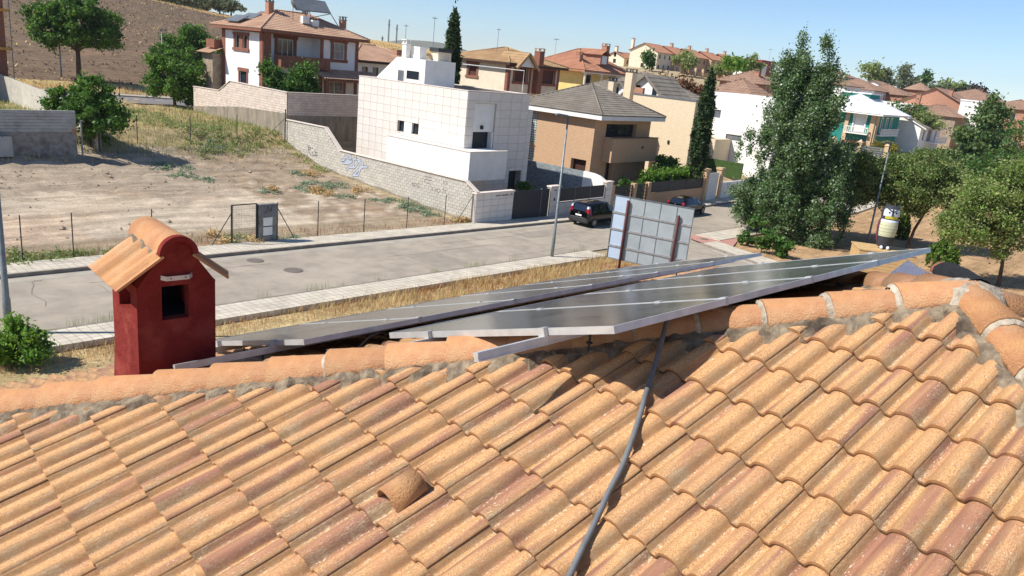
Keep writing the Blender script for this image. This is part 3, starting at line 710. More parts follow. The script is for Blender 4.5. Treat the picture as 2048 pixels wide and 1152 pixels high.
# ---- road, pavements, kerbs
M['asphalt'] = MAT('asphalt', sr(168,156,140), sr(150,140,126), 1.3, 0.95, 0.5, 60, c3=sr(178,166,149), s3=0.35, spec=0.2)
M['gutter'] = MAT('gutter_concrete', sr(176,168,154), sr(160,152,138), 1.2, 0.95, 0.3, 40, spec=0.2)
M['kerb'] = MAT('kerb_stone', sr(150,140,128), sr(124,115,104), 3, 0.95, 0.4, 40)
M['paint'] = MAT('road_paint', sr(214,208,198), sr(178,170,160), 5, 0.85, 0.2, 60)
M['pink_paving'] = MAT('pink_tactile_paving', sr(190,142,128), sr(172,126,112), 4, 0.9, 0.3, 30)
def paving(name, c1, c2, cm, bw, rh, rot=0.0):
    m = bpy.data.materials.new(name); m.use_nodes = True; n = m.node_tree.nodes; l = m.node_tree.links; b = n['Principled BSDF']
    tc = n.new('ShaderNodeTexCoord'); br = n.new('ShaderNodeTexBrick'); br.offset = 0.0; br.inputs['Scale'].default_value = 1
    br.inputs['Color1'].default_value = c1; br.inputs['Color2'].default_value = c2; br.inputs['Mortar'].default_value = cm
    br.inputs['Brick Width'].default_value = bw; br.inputs['Row Height'].default_value = rh; br.inputs['Mortar Size'].default_value = 0.012
    mp = n.new('ShaderNodeMapping'); mp.inputs['Rotation'].default_value = (0, 0, rot); l.new(tc.outputs['Object'], mp.inputs[0]); l.new(mp.outputs[0], br.inputs['Vector'])
    ns = n.new('ShaderNodeTexNoise'); ns.inputs['Scale'].default_value = 1.5; ns.inputs['Detail'].default_value = 6; l.new(tc.outputs['Object'], ns.inputs[0])
    hs = n.new('ShaderNodeHueSaturation'); r = n.new('ShaderNodeMapRange'); r.inputs[1].default_value = 0.3; r.inputs[2].default_value = 0.7; r.inputs[3].default_value = 0.82; r.inputs[4].default_value = 1.1
    l.new(ns.outputs[0], r.inputs[0]); l.new(r.outputs[0], hs.inputs['Value']); l.new(br.outputs[0], hs.inputs['Color']); l.new(hs.outputs[0], b.inputs['Base Color']); b.inputs['Roughness'].default_value = 0.95
    b.inputs['Specular IOR Level'].default_value = 0.2
    return m
M['paving'] = paving('pavement_slabs', sr(208,198,180), sr(196,186,168), sr(150,140,124), 0.30, 0.30)
def strip(name, mat, xs, y0, y1, dz, kind='structure', thick=0.0):
    xs = np.asarray(xs, float); a = [y0(x) if callable(y0) else y0 for x in xs]; b = [y1(x) if callable(y1) else y1 for x in xs]
    vs = []; fs = []
    for x, p, q in zip(xs, a, b): z = float(zr(x)) + dz; vs += [(x, p, z), (x, q, z)] + ([(x, p, z-thick), (x, q, z-thick)] if thick else [])
    k = 4 if thick else 2
    for i in range(len(xs)-1):
        fs.append((i*k, i*k+k, i*k+k+1, i*k+1))
        if thick: fs += [(i*k+2, i*k+k+2, i*k+k, i*k), (i*k+1, i*k+k+1, i*k+k+3, i*k+3)]
    if thick: fs += [(0, 1, 3, 2), (len(vs)-4, len(vs)-2, len(vs)-1, len(vs)-3)]
    m = MB(); m.add(vs, fs); o = m.build(name, mat, None, loc=(0,0,0)); o['kind'] = kind; return o
XS = list(np.arange(-60, 176, 4.0))
road = strip('road', M['asphalt'], XS, 25.3, 31.95, 0.0)
strip('gutter', M['gutter'], [x for x in XS if x < 66], 31.2, 31.9, 0.005)
strip('pavement', M['paving'], [x for x in XS if x <= 172], 31.98, 33.45, 0.145, thick=0.2)
strip('kerb', M['kerb'], [x for x in XS if x <= 172], 31.85, 31.975, 0.150, thick=0.2)
xs_l = list(np.arange(-60, 37, 4.0)) + [37]
strip('pavement', M['paving'], xs_l, 23.75, 25.13, 0.145, thick=0.2)
strip('kerb', M['kerb'], xs_l, 25.135, 25.26, 0.150, thick=0.2)
xs_r = [50.2] + list(np.arange(52, 173, 4.0))
strip('pavement', M['paving'], xs_r, 23.2, 25.13, 0.125, thick=0.2)
strip('kerb', M['kerb'], xs_r, 25.135, 25.26, 0.135, thick=0.2)
# side street running towards the camera's right
def quad_strip(name, mat, pts0, pts1, dz, thick=0.0):
    m = MB(); vs = []
    for a, b in zip(pts0, pts1):
        for p in (a, b): vs.append((p[0], p[1], float(zr(p[0])) + dz))
    fs = [(2*i, 2*i+2, 2*i+3, 2*i+1) for i in range(len(pts0)-1)]
    m.add(vs, fs)
    if thick:
        n = len(vs); m.add([(x, y, z-thick) for x, y, z in vs], []); 
        for i in range(len(pts0)-1): m.f += [(2*i, n+2*i, n+2*i+2, 2*i+2), (2*i+1, 2*i+3, n+2*i+3, n+2*i+1)]
        m.f += [(0, 1, n+1, n), (n-2, 2*n-2, 2*n-1, n-1)]
    o = m.build(name, mat, None, loc=(0,0,0)); o['kind'] = 'structure'; return o
sx_ = lambda y: 47.75 - (23.8-y)*0.378
ys = [25.32, 22, 18, 14, 8, 0, -10, -30, -55]
quad_strip('road', M['asphalt'], [(sx_(y)-(7.4 if y < 25 else 8.8), y) for y in ys], [(sx_(y)+(0.0 if y < 25 else 1.2), y) for y in ys], -0.008)
quad_strip('road_line', M['paint'], [(sx_(y)-0.42, y) for y in ys[1:]], [(sx_(y)-0.24, y) for y in ys[1:]], 0.002)
quad_strip('kerb', M['kerb'], [(sx_(y)-0.0, y) for y in [23.4]+ys[1:]], [(sx_(y)+0.13, y) for y in [23.4]+ys[1:]], 0.115, 0.2)
quad_strip('pavement', M['paving'], [(sx_(y)+0.135, y) for y in [23.2]+ys[1:]], [(sx_(y)+2.2, y) for y in [23.2]+ys[1:]], 0.11, 0.2)
pk = MB(); arc = [(48.0 + 2.2*(1-math.cos(t)) , 23.3 + 1.9*math.sin(t)) for t in np.linspace(0, math.pi/2, 9)]
pp = arc + [(54.5, 25.2), (54.5, 23.6), (50.6, 22.2), (47.6, 21.2)]
pk.add([(x, y, float(zr(x))+0.085) for x, y in pp], [tuple(range(len(pp)))]); o = pk.build('pink_pavement', M['pink_paving'], None, loc=(0,0,0)); o['kind'] = 'structure'
# repairs and cracks in the asphalt
M['tar'] = MAT('tar_seal', sr(132,123,112), sr(120,112,103), 6, 0.85); M['patch'] = MAT('asphalt_patch', sr(158,148,134), sr(144,135,123), 2, 0.95, 0.5, 60, spec=0.2)
for x0_, x1_, y0_, y1_ in ((12.5, 16.8, 28.9, 30.3), (26.0, 28.2, 26.2, 28.8), (36.5, 41.5, 29.2, 30.6), (52, 54.5, 26.3, 29.0)):
    m = MB(); m.add([(x, y, float(zr(x))+.004) for x, y in ((x0_,y0_),(x1_,y0_+.1),(x1_+.1,y1_),(x0_-.05,y1_-.08))], [(0,1,2,3)]); o = m.build('road_patch', M['patch'], None, loc=(0,0,0)); o['kind'] = 'structure'
rk = random.Random(6)
for k_ in range(9):
    x, y = rk.uniform(4, 62), rk.uniform(25.8, 31.0); pts_ = [(x, y)]; lon = rk.random() < .6
    for _ in range(rk.randint(5, 14)): x += rk.uniform(.3, .8) if lon else rk.uniform(-.15,.25); y += rk.uniform(-.10,.10) if lon else rk.uniform(.2,.5); y = min(max(y, 25.5), 31.1); pts_.append((x, y))
    m = MB()
    for (a, b), (c, d) in zip(pts_[:-1], pts_[1:]):
        L_ = math.hypot(c-a, d-b)+1e-6; nx_, ny_ = -(d-b)/L_*.014, (c-a)/L_*.014; m.add([(a+nx_, b+ny_, float(zr(a))+.0075), (c+nx_, d+ny_, float(zr(c))+.0075), (c-nx_, d-ny_, float(zr(c))+.0075), (a-nx_, b-ny_, float(zr(a))+.0075)], [(0,1,2,3)])
    o = m.build('road_crack', M['tar'], None, loc=(0,0,0)); o['kind'] = 'structure'
# manholes
for (x, y, r) in ((19.3, 28.6, 0.42), (18.7, 30.7, 0.38), (49.4, 24.0, 0.3)):
    mh = MB(); z = float(zr(x)) + (0.009 if x < 40 else 0.09); mh.lathe([(0.001, 0.012), (r*0.86, 0.012), (r*0.88, 0.004), (r, 0.006), (r, -0.02)], (x, y, z), 24)
    tag(mh.build('manhole_cover', MAT('cast_iron', sr(122,113,103), sr(104,96,88), 8, 0.7, 0.5, 60), None, loc=(x,y,z)), {19.3: 'round manhole cover in the middle of the road', 18.7: 'round manhole cover beside the far gutter', 49.4: 'small drain cover in the pink corner paving'}[x], 'manhole')

# upper street behind the lot
M['asphalt2'] = MAT('old_asphalt', sr(128,124,122), sr(114,110,108), 1.0, 0.95, 0.3, 40)
us = MB(); n0_ = 0
xs_u = np.arange(-30, 64, 2.0)
vs = []
for x in xs_u: vs += [(x, 74.2, near_z(x, 74.2)+0.05), (x, 80.8, near_z(x, 80.8)+0.05)]
us.add(vs, [(2*i, 2*i+2, 2*i+3, 2*i+1) for i in range(len(xs_u)-1)]); o = us.build('upper_street', M['asphalt2'], None, loc=(0,0,0)); o['kind'] = 'structure'
us = MB(); vs = []
for x in xs_u: z = near_z(x, 82)+0.16; vs += [(x, 80.85, z), (x, 82.6, z), (x, 80.85, z-.3), (x, 82.6, z-.3)]
us.add(vs, [(4*i, 4*i+4, 4*i+5, 4*i+1) for i in range(len(xs_u)-1)] + [(4*i+2, 4*i+6, 4*i+4, 4*i) for i in range(len(xs_u)-1)]); o = us.build('upper_pavement', M['gutter'], None, loc=(0,0,0)); o['kind'] = 'structure'

# ================================================================== block walls
def block_mat(name, c1, c2): return MAT(name, c1, c2, 2.2, 0.93, 0.35, 50, island=0.09)
M['block_grey'] = block_mat('grey_block', sr(196,190,176), sr(178,174,164))
M['block_pink'] = block_mat('cream_split_block', sr(214,200,186), sr(202,186,172))
M['joint'] = MAT('block_joint', sr(140,132,122), sr(120,112,104), 3, 0.95)
M['coping'] = MAT('pale_coping', sr(226,214,202), sr(212,198,186), 3, 0.85, 0.2, 40)
M['plinth'] = MAT('rough_plinth', sr(158,146,128), sr(122,116,104), 2.5, 0.95, 0.5, 20, stretch=(1,1,0.25))
def block_wall(parent, axis_, const, out, u0, u1, zbot, ztop, bw, bh, mat, cap_objs=0, name='block', th=0.2, gap=0.010):
    """blocks in running bond on the plane; out = +1/-1 outward along the normal axis; zbot/ztop functions of u"""
    blocks = []; zb0 = min(zbot(u) for u in np.linspace(u0, u1, 40)); zt0 = max(ztop(u) for u in np.linspace(u0, u1, 40))
    r = 0; z = zb0 - 0.01
    while z < zt0 - 0.02:
        off = (r % 2)*bw/2; u = u0 - off
        while u < u1 - 0.01:
            a, b = max(u, u0), min(u+bw, u1); c = (a+b)/2
            zt1 = min(z+bh, min(ztop(a+.001), ztop(b-.001)))
            if b-a > 0.05 and zt1 - z > 0.05 and z+bh > zbot(c)-0.15: blocks.append((a+gap/2, b-gap/2, z+gap/2, zt1-gap/2))
            u += bw
        z += bh; r += 1
    def P(u, z, d): return (const + out*d, u, z) if axis_ == 'x' else (u, const + out*d, z)
    rest = MB(); k = 0; std = {}
    def one(mb, a, b, z0, z1, d):
        ps = [P(a,z0,0),P(b,z0,0),P(b,z1,0),P(a,z1,0),P(a+.006,z0+.006,d),P(b-.006,z0+.006,d),P(b-.006,z1-.006,d),P(a+.006,z1-.006,d)]
        mb.add(ps, [(4,5,6,7),(0,1,5,4),(1,2,6,5),(2,3,7,6),(3,0,4,7)])
    order = sorted(blocks, key=lambda b: (proj(P((b[0]+b[1])/2, b[2], 0)) or (0,0,1e6))[2])
    rr = random.Random(3)
    for q, (a, b, z0, z1) in enumerate(order):
        d = 0.018 + rr.uniform(-.004, .004)
        if q < cap_objs:
            key = (round(b-a, 3), round(z1-z0, 3))
            if key not in std:
                m = MB(); one(m, a, b, z0, z1, 0.018); o = m.build(name, mat, parent, loc=P(a, z0, 0)); std[key] = o.data; o.location = tuple(np.array(P(a, z0, 0)) - org(parent))
            else:
                o = bpy.data.objects.new(name, std[key]); COL.objects.link(o); o.parent = parent; o.location = tuple(np.array(P(a, z0, rr.uniform(-.004,.003))) - org(parent))
        else: one(rest, a, b, z0, z1, d)
    if rest.n: o = rest.build(name + '_courses', mat, parent); o['kind'] = 'stuff'
    # core behind the blocks
    core = MB(); N = max(2, int((u1-u0)/0.5)); us_ = np.linspace(u0, u1, N+1)
    vs = []
    for u in us_:
        vs += [P(u, zb0-0.4, 0.006), P(u, ztop(min(max(u, u0+.001), u1-.001))-0.012, 0.006), P(u, zb0-0.4, -th), P(u, ztop(min(max(u, u0+.001), u1-.001))-0.012, -th)]
    fs = []
    for i in range(N): fs += [(4*i,4*i+4,4*i+5,4*i+1),(4*i+2,4*i+3,4*i+7,4*i+6),(4*i+1,4*i+5,4*i+7,4*i+3)]
    fs += [(0,1,3,2),(4*N,4*N+2,4*N+3,4*N+1)]
    core.add(vs, fs); core.build('wall_core', M['joint'], parent)

# graffiti wall along the right side of the lot (x = 36.05, facing -x)
GWX = 36.05
gw = thing('block_wall', 'long grey block wall with graffiti sloping up beside the empty lot', 'wall', (GWX, 44, 0.5))
tz = lambda u: float(np.interp(u, [33.55, 34.5, 47.7, 49.6, 54.9], [2.26, 2.82, 2.86, 4.30, 4.27]))
bz = lambda u: near_z(GWX, u) - 0.1
block_wall(gw, 'x', GWX, -1, 33.55, 54.9, bz, tz, 0.40, 0.20, M['block_grey'], 300)
cp = MB(); us_ = [33.45, 34.5, 47.7, 49.6, 54.95]
for a, b in zip(us_[:-1], us_[1:]):
    cp.beam((GWX+0.07, a, tz(min(max(a,33.55),54.9))+0.022), (GWX+0.07, b, tz(min(max(b,33.55),54.9))+0.022), 0.34, 0.05)
cp.build('coping', M['coping'], gw)
ft = MB(); vs = []
for u in np.linspace(33.55, 54.9, 44): z = near_z(GWX, u); w_ = 0.16 + 0.05*math.sin(u*2.1); vs += [(GWX-0.035, u, z-0.3), (GWX-0.035, u, z+w_)]
ft.add(vs, [(2*i, 2*i+2, 2*i+3, 2*i+1) for i in range(43)]); ft.build('footing', M['plinth'], gw)
pm = MB(); pm.beam((GWX-0.045, 45.75, 2.50), (GWX-0.045, 45.75, 2.90), 0.035, 0.05); pm.build('drain_spout', M['coping'], gw)
# graffiti: flat spray paint, a few millimetres off the blocks
M['spray_silver'] = MAT('silver_spray', sr(186,192,202), sr(166,174,188), 6, 0.6)
M['spray_blue'] = MAT('blue_grey_spray', sr(112,122,142), sr(86,94,112), 6, 0.7)
M['spray_dark'] = MAT('dark_spray', sr(70,68,72), sr(96,92,94), 12, 0.8)
def spray(name, strokes, mat, w, d, x0=GWX):
    m = MB()
    for st in strokes:
        for (a, b), (c, e) in zip(st[:-1], st[1:]):
            q = np.array([c-a, e-b]); L = np.hypot(*q) + 1e-6; t = q/L; nrm_ = np.array([-t[1], t[0]])*w/2; a2 = np.array([a, b]) - t*w*0.3; c2 = np.array([c, e]) + t*w*0.3
            m.add([(x0-d, *(a2+nrm_)), (x0-d, *(c2+nrm_)), (x0-d, *(c2-nrm_)), (x0-d, *(a2-nrm_))], [(0,1,2,3)]); d += 0.00012
    return m.build(name, mat, gw)
# (u along the wall from far to near decreases; letters lean as sprayed)
def gpt(px, py):     # photograph position of a stroke on the wall plane
    r = (px-1024)*RX + (py-576)*DN + 1554*FW; t = (GWX-CAM[0])/r[0]; p = CAM + t*r; return (p[1], p[2])
Z = lambda L: [gpt(600+x/12.8, 280+y/12.8) for x, y in L]
big = [Z([(1050,520),(1120,520),(1160,440),(1230,440),(1240,520),(1180,560),(1300,540)]), Z([(1090,590),(1200,600),(1290,590),(1340,540)]), Z([(1380,480),(1385,690),(1270,690),(1190,770)]), Z([(1380,480),(1560,520)]), Z([(1510,550),(1420,700),(1300,700)]), Z([(1520,550),(1620,620),(1530,720)]), Z([(1720,690),(1610,690),(1500,770),(1360,910)]), Z([(1540,770),(1490,900),(1360,905)]), Z([(1300,400),(1310,480)])]
spray('graffiti_outline', big, M['spray_blue'], 0.20, 0.0215); spray('graffiti_fill', big, M['spray_silver'], 0.12, 0.0265)
sm = [Z([(210,130),(230,280),(290,410)]), Z([(230,180),(280,190),(270,240),(235,235)]), Z([(300,210),(340,210)]), Z([(390,260),(400,400),(440,400),(440,320),(395,310)]), Z([(310,310),(340,330)]), Z([(310,380),(380,410)])]
spray('graffiti_scribble', sm, M['spray_dark'], 0.06, 0.0225)
Zs = lambda L: [gpt(800+x/16.46, 340+y/16.46) for x, y in L]
tx = [Zs([(380,440),(530,440)]), Zs([(400,450),(410,560)]), Zs([(450,480),(510,490),(500,540),(450,530),(450,480)]), Zs([(650,460),(560,460),(560,500),(640,560),(640,590),(560,575)]), Zs([(690,560),(700,640)]), Zs([(820,300),(830,420)]), Zs([(830,220),(1040,240)]), Zs([(840,300),(1050,350)]), Zs([(880,430),(960,440),(1000,500)]), Zs([(1040,580),(1080,660),(1040,650)]), Zs([(1160,690),(1180,620)]), Zs([(1230,640),(1300,620),(1330,690),(1280,750),(1230,720),(1230,640)]), Zs([(1400,690),(1410,760)]), Zs([(1440,600),(1450,760)]), Zs([(1520,660),(1480,700),(1520,780)]), Zs([(1440,340),(1460,440)]), Zs([(1520,370),(1550,470)]), Zs([(1590,740),(1590,790)])]
spray('graffiti_lettering', tx, M['spray_dark'], 0.028, 0.0225)

# boundary wall of the brick-trimmed house: sunlit side along x, shaded side along y
aw = thing('block_wall', 'pale cream block wall on a rough plinth below the brick trimmed house', 'wall', (36.2, 62, 3.2))
AX = 36.2
tzA = lambda u: float(np.interp(u, [54.95, 63.6, 65.4, 69.9], [6.37, 6.49, 5.52, 5.45]))
pzA = lambda u: float(np.interp(u, [54.95, 62, 69.9], [4.75, 4.5, 3.7]))
block_wall(aw, 'x', AX, -1, 54.97, 69.9, lambda u: pzA(u)-0.1, tzA, 0.40, 0.20, M['block_pink'], 0)
AY = 54.98
block_wall(aw, 'y', AY, -1, 36.25, 47.5, lambda u: 4.55, lambda u: 6.37, 0.40, 0.20, M['block_pink'], 0)
pl = MB(); vs = []
for u in np.linspace(54.95, 69.9, 40): vs += [(AX-0.04, u, 2.6), (AX-0.04, u, pzA(u) + 0.03*math.sin(u*9)), (AX+0.1, u, pzA(u))]
pl.add(vs, [(3*i, 3*i+3, 3*i+4, 3*i+1) for i in range(39)] + [(3*i+1, 3*i+4, 3*i+5, 3*i+2) for i in range(39)])
pl.poly((36.16, AY-0.04, 2.0), (47.5, AY-0.04, 2.0), (47.5, AY-0.04, 4.6), (36.16, AY-0.04, 4.6)); pl.poly((36.16, AY-0.04, 4.6), (47.5, AY-0.04, 4.6), (47.5, AY, 4.6), (36.16, AY, 4.6))
pl.build('plinth', M['plinth'], aw)
cp = MB()
for a, b in ((54.9, 63.6), (63.6, 65.4), (65.4, 69.95)): cp.beam((AX+0.08, a, tzA(max(a,54.96))+0.02), (AX+0.08, b, tzA(b)+0.02), 0.30, 0.04)
cp.beam((36.1, AY+0.08, 6.39), (47.5, AY+0.08, 6.39), 0.30, 0.04); cp.build('coping', M['coping'], aw)
# ================================================================== houses
M['white'] = MAT('white_render', sr(236,234,228), sr(226,223,216), 1.5, 0.9, 0.15, 60)
M['white_house'] = MAT('white_lime_wall', sr(234,232,230), sr(222,219,216), 0.8, 0.9, 0.15, 60)
M['cream'] = MAT('cream_wall', sr(226,212,188), sr(214,198,172), 1.2, 0.9, 0.2, 50)
M['yellow'] = MAT('yellow_wall', sr(224,200,132), sr(212,186,118), 1.2, 0.9, 0.2, 50)
M['brick'] = MAT('red_brick', sr(146,98,80), sr(126,80,64), 6, 0.9, 0.3, 40)
M['brick_orange'] = MAT('orange_brick', sr(178,132,108), sr(162,116,94), 3, 0.9, 0.2, 40)
M['brown_brick'] = MAT('brown_facing_brick', sr(198,164,132), sr(184,150,118), 3.5, 0.92, 0.3, 30, stretch=(1,1,6), t0=0.4, t1=0.6)
M['pale_brick'] = MAT('pale_facing_brick', sr(224,206,176), sr(212,192,160), 3.5, 0.92, 0.3, 30, stretch=(1,1,6), t0=0.4, t1=0.6)
M['teal'] = MAT('teal_paint', sr(40,138,126), sr(34,126,116), 1.2, 0.8, 0.1, 40)
M['sand_stone'] = MAT('sandstone_pier', sr(206,180,148), sr(190,160,128), 4, 0.9, 0.3, 20)
M['rubble'] = MAT('rubble_stone', sr(170,152,130), sr(134,118,100), 2.2, 0.95, 0.6, 6)
M['roof_tan'] = MAT('tan_roof_tiles', sr(190,156,130), sr(172,138,114), 0.9, 0.9, 0.2, 30, c3=sr(164,130,110), s3=0.3)
M['roof_gold'] = MAT('golden_roof_tiles', sr(180,150,112), sr(162,130,94), 0.9, 0.9, 0.2, 30)
M['roof_orange'] = MAT('orange_roof_tiles', sr(184,134,106), sr(166,116,90), 0.9, 0.9, 0.2, 30)
M['roof_grey'] = MAT('grey_roof_tiles', sr(136,128,116), sr(116,108,98), 0.9, 0.9, 0.2, 30)
M['roof_brown'] = MAT('brown_roof_tiles', sr(158,128,108), sr(142,112,94), 0.9, 0.9, 0.2, 30)
M['roof_white'] = MAT('white_coated_roof', sr(238,238,238), sr(226,226,228), 1.0, 0.8)
M['wood_dark'] = MAT('dark_stained_wood', sr(70,44,34), sr(56,36,28), 6, 0.7)
M['shutter_brown'] = MAT('brown_roller_shutter', sr(92,52,40), sr(80,46,36), 3, 0.7, stretch=(1,1,12))
M['anthracite'] = MAT('anthracite_metal', sr(48,52,58), sr(40,44,50), 3, 0.5, spec=0.4)
M['grey_metal'] = MAT('grey_metal', sr(120,124,128), sr(104,108,112), 3, 0.5, metal=0.3)
M['glass'] = GLASS('window_glass', sr(40,48,56), 0.05, spec=0.8)
M['glass_block'] = MAT('glass_block', sr(116,134,120), sr(80,98,90), 20, 0.25, spec=0.6)
M['facade_tile'] = MAT('facade_tile', sr(228,220,210), sr(220,211,202), 1.5, 0.55, 0.05, 40, spec=0.3)
def _objrand(m, a, b):
    n = m.node_tree.nodes; l = m.node_tree.links; bs = n['Principled BSDF']; lk = [k for k in l if k.to_socket == bs.inputs['Base Color']]
    oi = n.new('ShaderNodeObjectInfo'); r = n.new('ShaderNodeMapRange'); r.inputs[3].default_value = a; r.inputs[4].default_value = b; hs = n.new('ShaderNodeHueSaturation')
    l.new(oi.outputs['Random'], r.inputs[0]); l.new(r.outputs[0], hs.inputs['Value'])
    if lk: l.new(lk[0].from_socket, hs.inputs['Color'])
    l.new(hs.outputs[0], bs.inputs['Base Color'])
_objrand(M['facade_tile'], 0.95, 1.03)
_objrand(M['block_grey'], 0.88, 1.06)
M['facade_joint'] = MAT('facade_joint', sr(184,175,166), sr(174,165,157), 4, 0.9)

class Face:
    def __init__(s, kind, c): s.k = kind; s.c = c
    def p(s, u, z, d=0.0):
        return {'W': (s.c-d, u, z), 'E': (s.c+d, u, z), 'S': (u, s.c-d, z), 'N': (u, s.c+d, z)}[s.k]
def facade(mb, F, u0, u1, z0, z1, holes, dep=0.18):
    us = sorted({u0, u1, *[h[0] for h in holes], *[h[1] for h in holes]}); zs = sorted({z0, z1, *[h[2] for h in holes], *[h[3] for h in holes]})
    us = [u for u in us if u0 <= u <= u1]; zs = [z for z in zs if z0 <= z <= z1]
    for a, b in zip(us[:-1], us[1:]):
        for c, d in zip(zs[:-1], zs[1:]):
            if any(h[0] <= (a+b)/2 <= h[1] and h[2] <= (c+d)/2 <= h[3] for h in holes): continue
            mb.poly(F.p(a,c), F.p(b,c), F.p(b,d), F.p(a,d))
    for a, b, c, d in [h[:4] for h in holes]:
        mb.poly(F.p(a,c), F.p(a,c,-dep), F.p(a,d,-dep), F.p(a,d)); mb.poly(F.p(b,c), F.p(b,d), F.p(b,d,-dep), F.p(b,c,-dep))
        mb.poly(F.p(a,c), F.p(b,c), F.p(b,c,-dep), F.p(a,c,-dep)); mb.poly(F.p(a,d), F.p(a,d,-dep), F.p(b,d,-dep), F.p(b,d))
def fbox(mb, F, a, b, c, d, d0, d1):
    ps = [F.p(a,c,d0),F.p(b,c,d0),F.p(b,d,d0),F.p(a,d,d0),F.p(a,c,d1),F.p(b,c,d1),F.p(b,d,d1),F.p(a,d,d1)]
    mb.add(ps, [(0,1,2,3),(4,5,6,7),(0,1,5,4),(1,2,6,5),(2,3,7,6),(3,0,4,7)])
def window(parent, F, h, frame='white', pane='glass', dep=0.18, panes=1, trim=None, tw=0.14, bars=False, sill=None, name='window', td=0.05):
    a, b, c, d = h[:4]; fw = 0.055
    w = MB(); fbox(w, F, a, a+fw, c, d, -dep, -dep+0.06); fbox(w, F, b-fw, b, c, d, -dep, -dep+0.06); fbox(w, F, a+fw, b-fw, c, c+fw, -dep, -dep+0.06); fbox(w, F, a+fw, b-fw, d-fw, d, -dep, -dep+0.06)
    for i in range(1, panes):
        u = a + (b-a)*i/panes; fbox(w, F, u-fw/2, u+fw/2, c+fw, d-fw, -dep, -dep+0.06)
    o = w.build(name, M[frame], parent)
    g = MB(); g.poly(F.p(a,c,-dep+0.02), F.p(b,c,-dep+0.02), F.p(b,d,-dep+0.02), F.p(a,d,-dep+0.02)); g.build('pane', M[pane], o)
    if trim:
        t = MB(); fbox(t, F, a-tw, a, c-tw*0.6, d+tw, -0.02, td); fbox(t, F, b, b+tw, c-tw*0.6, d+tw, -0.02, td); fbox(t, F, a-tw*1.4, b+tw*1.4, d, d+tw*1.5, -0.02, td*1.5); fbox(t, F, a-tw*1.4, b+tw*1.4, c-tw, c, -0.02, td*2)
        t.build('surround', M[trim], o)
    if sill: s_ = MB(); fbox(s_, F, a-0.06, b+0.06, c-0.06, c, -0.05, 0.06); s_.build('sill', M[sill], o)
    if bars:
        t = MB(); n = max(3, int((b-a)/0.14))
        for i in range(n+1): u = a + (b-a)*i/n; fbox(t, F, u-0.012, u+0.012, c, d, 0.02, 0.04)
        for z in (c+0.05, (c+d)/2, d-0.05): fbox(t, F, a, b, z-0.012, z+0.012, 0.02, 0.04)
        t.build('grille', M['white'], o)
    return o
def tiled_slope(mb, p0, ud, vd, nd, W, V, kl=None, kr=None, cw=0.26, ch=0.38, amp=0.05, step=0.035):
    """rolled tile courses on a slope; p0 eave start, ud along the eave, vd up the slope"""
    n = max(1, int(round(W/cw))); cw = W/n; PR = [(0,0),(0.25,0.75),(0.5,1.0),(0.75,0.75),(1.0,0)]
    for i in range(n):
        def vlim(u):
            m = V
            if kl is not None: m = min(m, u*kl)
            if kr is not None: m = min(m, (W-u)*kr)
            return max(m, 0.0)
        um = (i+0.5)*cw
        vm = vlim(um)
        if vm < 0.05: continue
        nr = int(math.ceil(vm/ch))
        for r in range(nr):
            v0 = r*ch; v1 = min((r+1)*ch, vm)
            vs = []
            for f, hgt in PR: vs.append(p0 + ud*(i+f)*cw + vd*v0 + nd*(hgt*amp + step))
            for f, hgt in PR: vs.append(p0 + ud*(i+f)*cw + vd*v1 + nd*(hgt*amp))
            for f, hgt in PR: vs.append(p0 + ud*(i+f)*cw + vd*v0 + nd*(hgt*amp*0.9))
            mb.add(vs, [(q, q+1, 5+q+1, 5+q) for q in range(4)] + [(10+q, 10+q+1, q+1, q) for q in range(4)])
def slope_plate(mb, pts): mb.poly(*pts)
